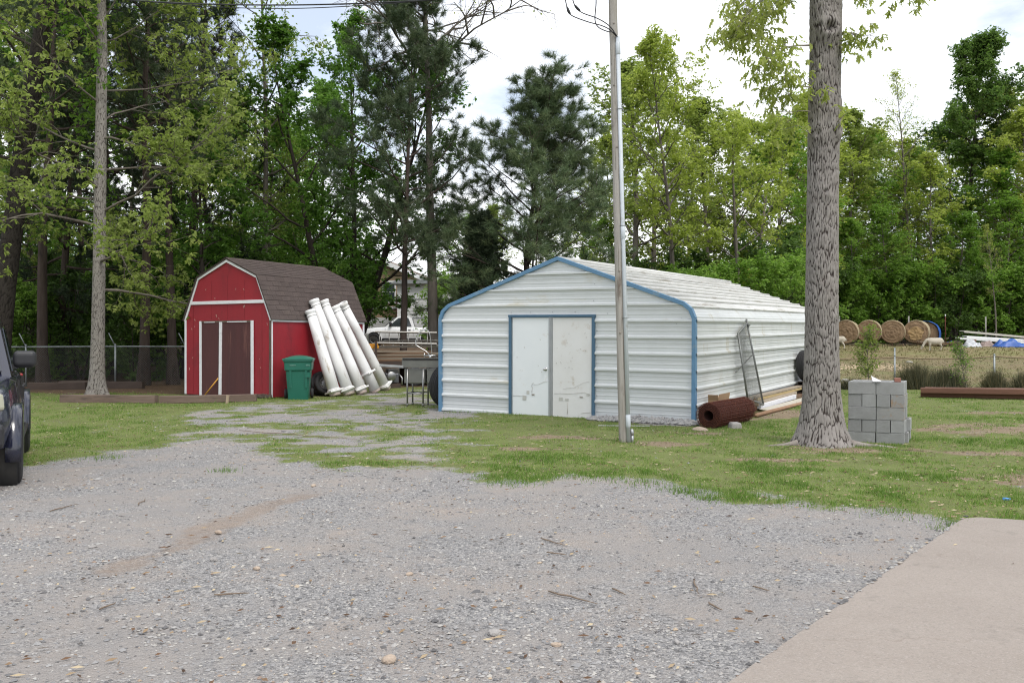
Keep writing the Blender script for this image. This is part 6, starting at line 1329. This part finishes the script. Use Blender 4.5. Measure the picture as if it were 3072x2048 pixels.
for i, (sx, lab, mface) in enumerate(bales):
    p = gx(sx, 56.0); R, Wd = .715, 1.35; rg = random.Random(i)
    pallet(p - Vector((0, 0, .02)), BR + .05 * i, ['wooden pallet under the leftmost hay bale', 'wooden pallet under the second hay bale', 'wooden pallet under the third hay bale', 'wooden pallet under the rightmost hay bale'][i], 'pallets under the hay bales')
    o = thing('hay_bale', p + Vector((0, 0, .10 + R * .97)), 0, lab, 'hay bale', 'round hay bales', rot=(0, rg.random() * .3 - .15, BR + rg.uniform(-.1, .1)))
    def ringp(rad, y, n=48):
        th = np.linspace(0, 2 * math.pi, n, endpoint=False); X, Z = np.cos(th) * rad, np.sin(th) * rad; kx = 1 + .03 * vnoise(X * 1.7, y * 2 + i * 9, Z * 1.7, 7) + .015 * vnoise(X * 9, y * 9, Z * 9 + i, 8)
        sq = np.where(Z < -.5 * R, .96, 1.0); return [(a * c_, y, b3 * c_ * s_) for a, b3, c_, s_ in zip(X, Z, kx, sq)]
    mb = MB(); mb.grid([ringp(R * (1 - .06 * max(0, abs(y) / (Wd / 2) - .8) * 5), y) for y in np.linspace(-Wd / 2 + .04, Wd / 2 - .04, 12)], closed=True); mb.build('net_wrap', M_hayn, o)
    for sgn, nm in ((-1, 'face'), (1, 'back_face')):
        G = []
        for rad in np.linspace(R * .94, .02, 14): G.append([(x, sgn * (Wd / 2 - .035 + .05 * (1 - rad / R) + .022 * float(vnoise(x * 9, z * 9, i, 5)) + .014 * math.sin(rad * 42)), z) for x, _, z in ringp(rad, 0)])
        mb = MB(); mb.grid(G, closed=True); mb.build(nm, mface if i < 3 else (M_hay if sgn > 0 else M_hay), o)
    if i == 3:
        G = []
        for rad in np.linspace(.42, .02, 9): G.append([(x * (1 + .15 * math.sin(5 * math.atan2(z, x))), -(Wd / 2 + .02 + .03 * (1 - rad / .42) + .03 * float(vnoise(x * 11, z * 11, 3, 5))), z * 1.0 - .08) for x, _, z in ringp(rad, 0)])
        mb = MB(); mb.grid(G, closed=True); mb.build('loose_centre', M_hayy, o)
p = gx(2782, 57.0)
mb = MB(); G = []
for i in range(16):
    a = math.radians(-35 + 250 * i / 15); row = []
    for j in range(9):
        y = -.75 + 1.5 * j / 8; rr_ = .73 + .05 * float(vnoise(i * .8, j * .9, 2, 4)); zz = rr_ * math.sin(a); xx_ = rr_ * math.cos(a)
        if zz < -.3: xx_ *= 1.12
        row.append((xx_, y, max(zz, -.74)))
    G.append(row)
mb.grid(G); o = mb.build('blue_tarpaulin', M_tarp, None, sub=1); so = o.modifiers.new('t', 'SOLIDIFY'); so.thickness = .01; o.location = p + Vector((0, 0, .74)); o.rotation_euler = (0, 0, BR); tag(o, 'blue tarpaulin draped over the end of the hay bale row', 'tarpaulin')
mb = MB(); mb.lathe([(.66, -.62), (.70, -.55), (.70, .55), (.66, .62)], 28, axis='y'); o = mb.build('covered_bale', M_hay); o.location = p + Vector((0, 0, .70)); o.rotation_euler = (0, 0, BR); tag(o, 'hay bale under the blue tarpaulin', 'hay bale')

# ------------------------------------------------------------------ sheep
M_wool = mat('cream_wool', (.50, .455, .385), (.42, .38, .31), 12, .95, bump=.8, bscale=40); M_face = mat('pale_sheep_face', (.46, .40, .34), (.40, .34, .29), 8, .9)
def sheep(loc, rz, s, label, graze=True):
    o = thing('sheep', loc, rz, label, 'sheep', 'sheep in the pasture'); o.scale = (s, s, s)
    mb = MB(); S_ = [(-.50, .66, .05), (-.47, .66, .16), (-.38, .64, .215), (-.2, .62, .235), (0, .60, .245), (.2, .61, .24), (.36, .64, .215), (.46, .67, .16)]
    nk = [(.55, .66, .115), (.66, .52, .09), (.74, .36, .08)] if graze else [(.54, .76, .115), (.62, .88, .09), (.68, .96, .085)]
    hd = [(.80, .24, .078), (.84, .16, .062), (.88, .08, .045), (.89, .05, .015)] if graze else [(.76, 1.0, .08), (.86, .95, .062), (.95, .90, .045), (.97, .89, .012)]
    P = [Vector((x, 0, z)) for x, z, _ in S_ + nk + hd]; mb.tube(P, [r_ for *_, r_ in S_ + nk + hd], 14); 
    for x, y, hind in ((.33, .11, 0), (.30, -.11, 0), (-.36, .12, 1), (-.40, -.12, 1)):
        fx = rj.uniform(-.06, .06)
        if hind: pts = [(x + .02, y, .58), (x + .08, y, .42), (x - .05, y, .27), (x - .02 + fx, y, .10), (x + fx, y, 0.03), (x + .03 + fx, y, 0)]
        else: pts = [(x, y, .56), (x + .02, y, .42), (x + .01 + fx * .5, y, .26), (x + fx, y, .10), (x + fx, y, .03), (x + .03 + fx, y, 0)]
        mb.tube([Vector(q) for q in pts], [.10, .085, .042, .032, .036, .03], 8)
    mb.tube([Vector((-.49, 0, .70)), Vector((-.56, 0, .62)), Vector((-.57, 0, .46))], [.04, .035, .015], 7)
    hx, hz = (.79, .27) if graze else (.72, 1.02)
    for y in (-1, 1): mb.tube([Vector((hx, y * .06, hz)), Vector((hx - .02, y * .14, hz + .02)), Vector((hx - .03, y * .18, hz - .01))], [.025, .035, .008], 6)
    import bmesh
    me = mb.mesh('body', M_wool); b = link('body', me, o); rm = b.modifiers.new('join', 'REMESH'); rm.mode = 'VOXEL'; rm.voxel_size = .022; sm = b.modifiers.new('soft', 'SMOOTH'); sm.iterations = 4
    mb = MB()
    for y in (-1, 1): mb.lathe([(.001, -.008), (.010, -.004), (.010, .004), (.001, .008)], 8, M=Matrix.Translation((hx + .055, y * .058, hz - .05)))
    mb.build('eyes', M_dark, o); return o
q = gx(2805, 49.5); sheep(q, math.radians(172), .80, 'cream sheep grazing in front of the broken pallets')
q = gx(2512, 51); sheep(q, math.radians(165), .82, 'sheep mostly hidden behind the big oak trunk', True)

# ------------------------------------------------------------------ scrap by the wood: broken pallets, roofing sheets, tarpaulins, posts
for i, (sx, Y, rx, lab) in enumerate(((2800, 54.8, .12, 'broken pallet lying in front of the blue tarpaulin'), (2845, 54.5, -.16, 'tilted broken pallet behind the sheep'), (2825, 55.4, .05, 'broken pallet at the back of the heap'))): pallet(gx(sx, Y) + Vector((0, 0, .05)), .4 + i * .5, lab, 'broken pallets by the pasture', 1.4, 1.2, (rx, .08, .3 + i * .5))
M_sheet = mat('white_roof_sheet', (.68, .69, .68), (.6, .6, .59), 3, .45); M_sheet2 = mat('beige_roof_sheet', (.44, .42, .37), (.38, .36, .31), 3, .5)
def rsheet(sx0, sx1, Y, z0, z1, lab, m_, dp=.5):
    a, b2 = gx(sx0, Y), gx(sx1, Y); a.z += z0; b2.z += z1; d = b2 - a; o = thing('roofing_sheet', a, math.atan2(d.y, d.x), lab, 'roofing sheet', 'stacked roofing sheets', rot=(0, -math.asin(d.z / d.length), math.atan2(d.y, d.x)))
    mb = MB(); prof = []
    for j in range(13): prof.append((j * .05, .0 if j % 2 == 0 else .03))
    mb.grid([[(0, y, h_) for y, h_ in prof], [(d.length, y, h_) for y, h_ in prof]], smooth=False); s_ = mb.build('sheet', m_, o); so = s_.modifiers.new('t', 'SOLIDIFY'); so.thickness = .02
    mb = MB(); mb.box((d.length / 2, -.015, -.03), (d.length, .02, .12)); mb.build('folded_edge', m_, o)
rsheet(2880, 3110, 54.6, .50, .20, 'lowest white roofing sheet of the stack at right', M_sheet); rsheet(2900, 3120, 54.8, .58, .32, 'middle white roofing sheet of the stack at right', M_sheet); rsheet(2892, 3125, 55.1, .88, .46, 'uppermost beige roofing sheet of the stack at right', M_sheet2)
p, q = gx(2895, 55), gx(3110, 55)
for f, nm in ((.08, 'left'), (.85, 'right')):
    z = p.lerp(q, f); mb = MB(); mb.box((0, 0, .18), (.2, .9, .4)); o = mb.build('support_block', M_woodr); o.location = z; tag(o, '%s timber support under the roofing sheets' % nm, 'support')
def heap(sx, Y, wx, wy, h, m_, label, seed, cat='tarpaulin', name='tarpaulin_heap'):
    p = gx(sx, Y); mb = MB(); G = []; N = 18
    for i in range(N):
        row = []
        for j in range(N):
            u, v = i / (N - 1) * 2 - 1, j / (N - 1) * 2 - 1; e = max(0, 1 - (abs(u) ** 3 + abs(v) ** 3)); z = h * (e ** .5) * max(.12, .5 + .95 * float(fbm(u * 3.0 + seed, v * 3.0, 0, seed))); row.append((u * wx / 2, v * wy / 2, max(z, -.02) + .02 * float(vnoise(u * 7, v * 7, seed, 2))))
        G.append(row)
    mb.grid(G); o = mb.build(name, m_, None, sub=1); o.location = p; tag(o, label, cat)
heap(3035, 53.2, 2.0, 1.2, .55, M_tarp, 'crumpled bright blue tarpaulin on the ground at the right edge', 3)
heap(2915, 53.6, 1.0, .8, .5, mat('white_sacking', (.58, .60, .62), (.30, .31, .34), 5, .6), 'crumpled white and grey sacking under the roofing sheets', 5, 'sacking', 'sacking_heap'); heap(2965, 53.9, 1.0, .8, .36, mat('brown_sacking', (.22, .16, .145), (.30, .24, .21), 5, .8), 'brown crumpled sacking between white and blue heaps', 7, 'sacking', 'sacking_heap')
heap(2852, 55.8, .8, .6, .34, M_tarp, 'small blue tarpaulin scrap behind the broken pallets', 9)
M_post = mat('grey_post', (.30, .29, .27), (.22, .21, .19), 6, .9)
for sx, Y, h, lab in ((2726, 58, 1.8, 'pale metal post behind the third and fourth hay bales'), (2836, 57.5, 1.75, 'thin rusty post with a white tip beside the blue tarpaulin'), (2957, 58, 1.75, 'grey post behind the roofing sheets'), (2518, 58, 1.9, 'post behind the leftmost hay bale')):
    q = gx(sx, Y); mb = MB(); mb.tube([q + Vector((0, 0, -.1)), q + Vector((0, 0, h))], .045 if sx != 2836 else .03, 8); o = mb.build('pasture_post', M_post if sx != 2836 else M_rust); tag(o, lab, 'post', 'posts at the edge of the wood')
    if sx == 2836: mb = MB(); mb.tube([q + Vector((0, 0, h + .002)), q + Vector((0, 0, h + .14))], .034, 8); mb.build('tip', M_sheet, o)
plant('bare_a', 'slim_sapling', gx(2988, 58.5), 7.5, 1.0, 'slim pale sapling behind the roofing sheets')
for sx, sy, s, lab in ((2536, 1114, (.16, .12, .08), 'white stone in the pasture right of the trunk'), (2728, 1082, (.22, .1, .06), 'pale flat stone in the pasture before the sheep')):
    Y = 33 if sy > 1100 else 42; q = gx(sx, Y); rock(q + Vector((0, 0, .03)), s, M_sheet2, lab, sx % 7, 'pasture_stone')
r = np.random.default_rng(81); N = 700; x = 12.5 + 4.5 * r.random(N); y = 40 + 1.0 * r.standard_normal(N)
tag(link('wood_chips', stones('wood_chips', x, y, zg(x, y), .03 + .04 * r.random(N), r, mat('pale_chips', (.52, .40, .26), (.42, .33, .22), 5), r.random(N), .4)), 'pale scattered chips on the pasture beyond the fence', 'wood chips', kind='stuff')

# ------------------------------------------------------------------ houses, trailer and pickup beyond the wood
M_tan = mat('tan_siding', (.34, .245, .155), (.30, .215, .135), 3, .8); M_hw = mat('white_house_trim', (.72, .72, .72), (.66, .66, .66), 4, .6); M_glass = mat('dark_window', (.03, .04, .05), (.05, .06, .07), 2, .08, spec=.6); M_roofh = mat('brown_house_roof', (.20, .15, .12), (.15, .115, .095), 6, .9)
def house(loc, rz, wx, wy, hw, hr, label, wins, gable_front=True):
    o = thing('tan_house', loc, rz, label, 'house'); 
    mb = MB(); mb.prism([(-wx / 2, 0), (wx / 2, 0), (wx / 2, hw), (0, hr), (-wx / 2, hw)], 0, wy, 'y'); mb.build('wall', M_tan, o)
    for i in range(int(hw / .28)): mb = MB(); mb.box((0, -.006, .14 + i * .28), (wx, .012, .012)); mb.build('siding_lap', M_roofh, o)
    for s in (-1, 1):
        a, b2 = Vector((s * (wx / 2 + .3), hw - .3 * (hr - hw) / (wx / 2))), Vector((0, hr)); mb = MB(); mb.prism([(a.x, a.y), (b2.x, b2.y), (b2.x, b2.y + .14), (a.x, a.y + .14)], -.35 - .003 * s, wy + .3, 'y'); rf = mb.build('roof', M_roofh, o)
        mb = MB(); mb.prism([(a.x, a.y - .16), (b2.x, b2.y - .16), (b2.x, b2.y + .15), (a.x, a.y + .15)], -.42 - .003 * s, -.36 - .003 * s, 'y'); mb.build('fascia', M_hw, rf)
    for x, z, w_, h_ in wins:
        mb = MB(); mb.box((x, -.03, z), (w_ + .2, .06, h_ + .2)); wn_ = mb.build('window', M_hw, o); mb = MB()
        for s in (-1, 1): mb.box((x, -.064, z + s * h_ / 4), (w_, .012, h_ / 2 - .05))
        mb.build('pane', M_glass, wn_)
    mb = MB(); mb.box((0, -.05, 2.5), (wx, .1, .16)); mb.build('trim_band', M_hw, o); mb = MB(); mb.box((0, -.03, .9), (wx * .6, .06, 1.8)); mb.build('garage_door', M_hw, o); return o
house(gx(1105, 66), math.radians(-6), 7.5, 9, 4.6, 6.2, 'tan two storey house with white gable seen between shed and garage', [(1.5, 3.6, .8, 1.4), (-1.6, 3.6, .8, 1.4)])
house(gx(520, 64), math.radians(8), 6.5, 8, 4.4, 5.9, 'tan house glimpsed through the wood left of the red shed', [(-.9, 3.3, .8, 1.5), (1.5, 3.4, .8, 1.4)])
wb = gx(1290, 62); o = thing('white_outbuilding', wb, math.radians(-4), 'long white flat roofed building behind the two trunks', 'building')
mb = MB(); mb.box((0, 2, 2.0), (4.4, 4, 4.0)); mb.build('wall', M_hw, o)
for z in (1.0, 1.75, 3.0): mb = MB(); mb.box((0, -.012, z), (4.4, .025, .05)); mb.build('seam', M_grey, o)
mb = MB(); mb.prism([(-2.6, 4.0), (2.6, 4.0), (2.2, 4.25), (-2.2, 4.25)], -.4, 4.4, 'y'); mb.build('roof', M_grey, o)
mb = MB(); mb.box((-2.23, .3, 2.3), (.05, .5, 2.2)); mb.build('corner_post', mat('maroon_post', (.10, .03, .04), None, 4), o)
def vehicle(name, loc, rz, label, cat, paint, glass, pick=True, Lg=4.9, Wd=1.82, Hb=1.02, Ht=1.76, wb=3.15, lampm=None, mirror=True):
    "pickup: x forward, cross-sections joined along its length"
    o = thing(name, loc, rz, label, cat); R = .37; h0 = .42
    def sec(x, w_, z0, z1, tuck): return [(x, -w_ / 2 + tuck, z0), (x, -w_ / 2, z0 + .18), (x, -w_ / 2 - .012, (z0 + z1) / 2), (x, -w_ / 2 + .03, z1 - .06), (x, -w_ / 2 + .10, z1), (x, w_ / 2 - .10, z1), (x, w_ / 2 - .03, z1 - .06), (x, w_ / 2 + .012, (z0 + z1) / 2), (x, w_ / 2, z0 + .18), (x, w_ / 2 - tuck, z0)]
    fx = wb / 2; F0, B0 = fx + .78, -fx - 1.0
    S_ = [(F0, Wd - .50, h0 + .08, .80), (F0 - .06, Wd - .28, h0, .90), (F0 - .25, Wd - .10, h0, .98), (fx + .2, Wd - .04, h0, 1.03), (fx - .4, Wd, h0, 1.08), (fx - .75, Wd, h0, 1.10), (fx - 1.7, Wd, h0, 1.08), (-.55, Wd, h0, 1.07), (-fx + .1, Wd, h0, 1.06), (-fx - .6, Wd - .02, h0, 1.05), (B0 + .08, Wd - .06, h0, 1.03), (B0, Wd - .14, h0 + .05, 1.0)]
    mb = MB(); G = [sec(x, w_, z0, z1, .05) for x, w_, z0, z1 in S_]; mb.grid(G); mb.add(G[0], [tuple(range(10))]); mb.add(G[-1], [tuple(range(9, -1, -1))])
    for g in G: pass
    for a, b2 in zip(G, G[1:]): mb.add([a[0], a[-1], b2[-1], b2[0]], [(0, 1, 2, 3)])
    mb.build('body', paint, o)
    cab_ = [(fx - .62, 1.08, .84), (fx - 1.38, Ht - .05, .67), (fx - 1.65, Ht, .655), (-.35 - (0 if pick else 1.1), Ht, .655), (-.62 - (0 if pick else 1.3), Ht - .12, .68), (-.80 - (0 if pick else 1.4), 1.06, .82)]
    mb = MB(); mb.grid([[(x, -y, z) for x, z, y in cab_], [(x, y, z) for x, z, y in cab_]], smooth=False)
    mb.add([(x, -y, z) for x, z, y in cab_], [tuple(range(len(cab_)))]); mb.add([(x, y, z) for x, z, y in cab_], [tuple(range(len(cab_)))[::-1]]); cb_ = mb.build('cab', paint, o, bevel=.05)
    def pane(nm, pts): mb = MB(); mb.add(pts, [tuple(range(len(pts)))]); g = mb.build(nm, glass, cb_); s_ = g.modifiers.new('t', 'SOLIDIFY'); s_.thickness = .012; return g
    y = lambda z: .84 + (z - 1.08) * (.66 - .84) / (Ht - 1.08)
    for s in (-1, 1):
        e = .012
        pane('side_window', [(fx - .86, s * (y(1.14) + e), 1.14), (fx - 1.42, s * (y(1.62) + e), 1.62), (fx - 1.78, s * (y(1.64) + e), 1.64), (fx - 1.78, s * (y(1.14) + e), 1.14)])
        pane('side_window', [(fx - 1.86, s * (y(1.14) + e), 1.14), (fx - 1.86, s * (y(1.64) + e), 1.64), (-.42, s * (y(1.64) + e), 1.64), (-.62, s * (y(1.14) + e), 1.14)])
    pane('windscreen', [(fx - .66 + .02, -.74, 1.14), (fx - .66 + .02, .74, 1.14), (fx - 1.30 + .02, .60, 1.67), (fx - 1.30 + .02, -.60, 1.67)])
    pane('rear_window', [(-.80, -.66, 1.15), (-.80, .66, 1.15), (-.665, .58, 1.6), (-.665, -.58, 1.6)])
    for s in (-1, 1):
        for ax_ in (fx, -fx):
            P = [(ax_ + (R + .10) * math.cos(a), s * (Wd / 2 + .01), R + (R + .10) * math.sin(a)) for a in np.linspace(math.radians(-12), math.radians(192), 15)]
            mb = MB(); mb.grid([[(x, yy - s * .10, z) for x, yy, z in P], [(x, yy + s * .055, z + .0) for x, yy, z in P], [(x * 1.0 + (x - ax_) * -.10, yy + s * .05, z - (z - R) * .10) for x, yy, z in P]]); f_ = mb.build('wheel_flare', paint, o); s_ = f_.modifiers.new('t', 'SOLIDIFY'); s_.thickness = .02
            mb = MB(); mb.lathe([(.02, -.12), (R + .07, -.12), (R + .07, .13)], 24, axis='y', M=Matrix.Translation((ax_, s * (Wd / 2 - .11), R))); mb.build('wheel_well', M_dark, o)
            wv = make_wheel('wheel', (ax_, s * (Wd / 2 - .07), R), R, .255, (0, 0, 0 if s < 0 else math.pi), None, None, rimm=M_rim); wv.parent = o
            for kk in ('label', 'category', 'group'):
                if kk in wv: del wv[kk]
        mb = MB(); mb.box((F0 - .17, s * (Wd / 2 - .24), .86), (.20, .26, .17), (0, -.25, s * .45)); mb.build('headlight', lampm or M_sheet, o, bevel=.03)
        mb = MB(); mb.box((B0 + .04, s * (Wd / 2 - .12), .85), (.1, .14, .34)); mb.build('tail_light', mat('red_lens', (.25, .01, .012), None, 4, .25), o, bevel=.02)
        if mirror:
            mb = MB(); mb.box((fx - .98, s * (Wd / 2 + .06), 1.27), (.15, .25, .19), (0, 0, -s * .12)); mm = mb.build('mirror', M_mir, o, bevel=.055); mm.modifiers[0].segments = 4; mb = MB(); mb.box((fx - 1.0, s * (Wd / 2 - .09), 1.19), (.08, .16, .05)); mb.build('mirror_arm', M_mir, mm)
        for x0 in (fx - 1.82, -.72, fx - .66): mb = MB(); mb.box((x0, s * (Wd / 2 + .004), .80), (.008, .02, .50)); mb.build('door_gap', M_dark, o)
        for x0 in (fx - 1.62, -.50): mb = MB(); mb.box((x0, s * (Wd / 2 + .022), .94), (.16, .03, .035)); mb.build('door_handle', M_mir, o, bevel=.01)
        mb = MB(); mb.tube([(fx - .5, s * (Wd / 2 + .02), .40), (-fx + .5, s * (Wd / 2 + .02), .40)], .035, 8); mb.build('side_step', M_mir, o)
    mb = MB(); mb.box((F0 + .02, 0, .56), (.16, Wd - .16, .24)); mb.build('front_bumper', M_mir, o, bevel=.05); mb = MB(); mb.box((F0 + .01, 0, .78), (.06, .85, .16)); mb.build('grille', M_dark, o, bevel=.01)
    mb = MB(); mb.box((B0 - .03, 0, .55), (.14, Wd - .1, .2)); mb.build('rear_bumper', M_chrome, o, bevel=.03)
    mb = MB(); mb.box((0, 0, .40), (Lg - 1.2, Wd - .5, .12)); mb.build('chassis', M_dark, o)
    if pick: mb = MB(); mb.box((-fx - .02, 0, 1.055), (1.5, Wd - .26, .02)); mb.build('bed_cover', M_dark, o)
    return o
M_navy = mat('dark_navy_paint', (.010, .012, .028), (.012, .014, .032), 3, .22, spec=.6, coat=.6); M_mir = mat('black_plastic', (.016, .016, .019), (.02, .02, .023), 8, .5, bump=.05); M_lamp = mat('clouded_headlight', (.36, .36, .27), (.30, .30, .22), 4, .15)
gls = mat('tinted_glass', (.02, .025, .03), (.03, .035, .04), 2, .06, spec=.7)
fa = Vector((-6.30, 9.92, 0)); hd_ = math.atan2(-.9, .44); wb_ = 3.3; ctr_ = fa - Vector((math.cos(hd_), math.sin(hd_), 0)) * wb_ / 2
vehicle('navy_pickup', (ctr_.x, ctr_.y, zf(ctr_.x, ctr_.y) - .01), hd_, 'dark navy pickup parked at the left edge of the drive', 'pickup', M_navy, gls, wb=wb_, lampm=M_lamp).scale = (1, 1, 1.07)
q = gx(1205, 55.5); vehicle('white_pickup', q, math.radians(184), 'white pickup parked far back between the sheds', 'pickup', mat('white_car_paint', (.70, .71, .72), (.66, .67, .68), 3, .3, coat=.4), gls)
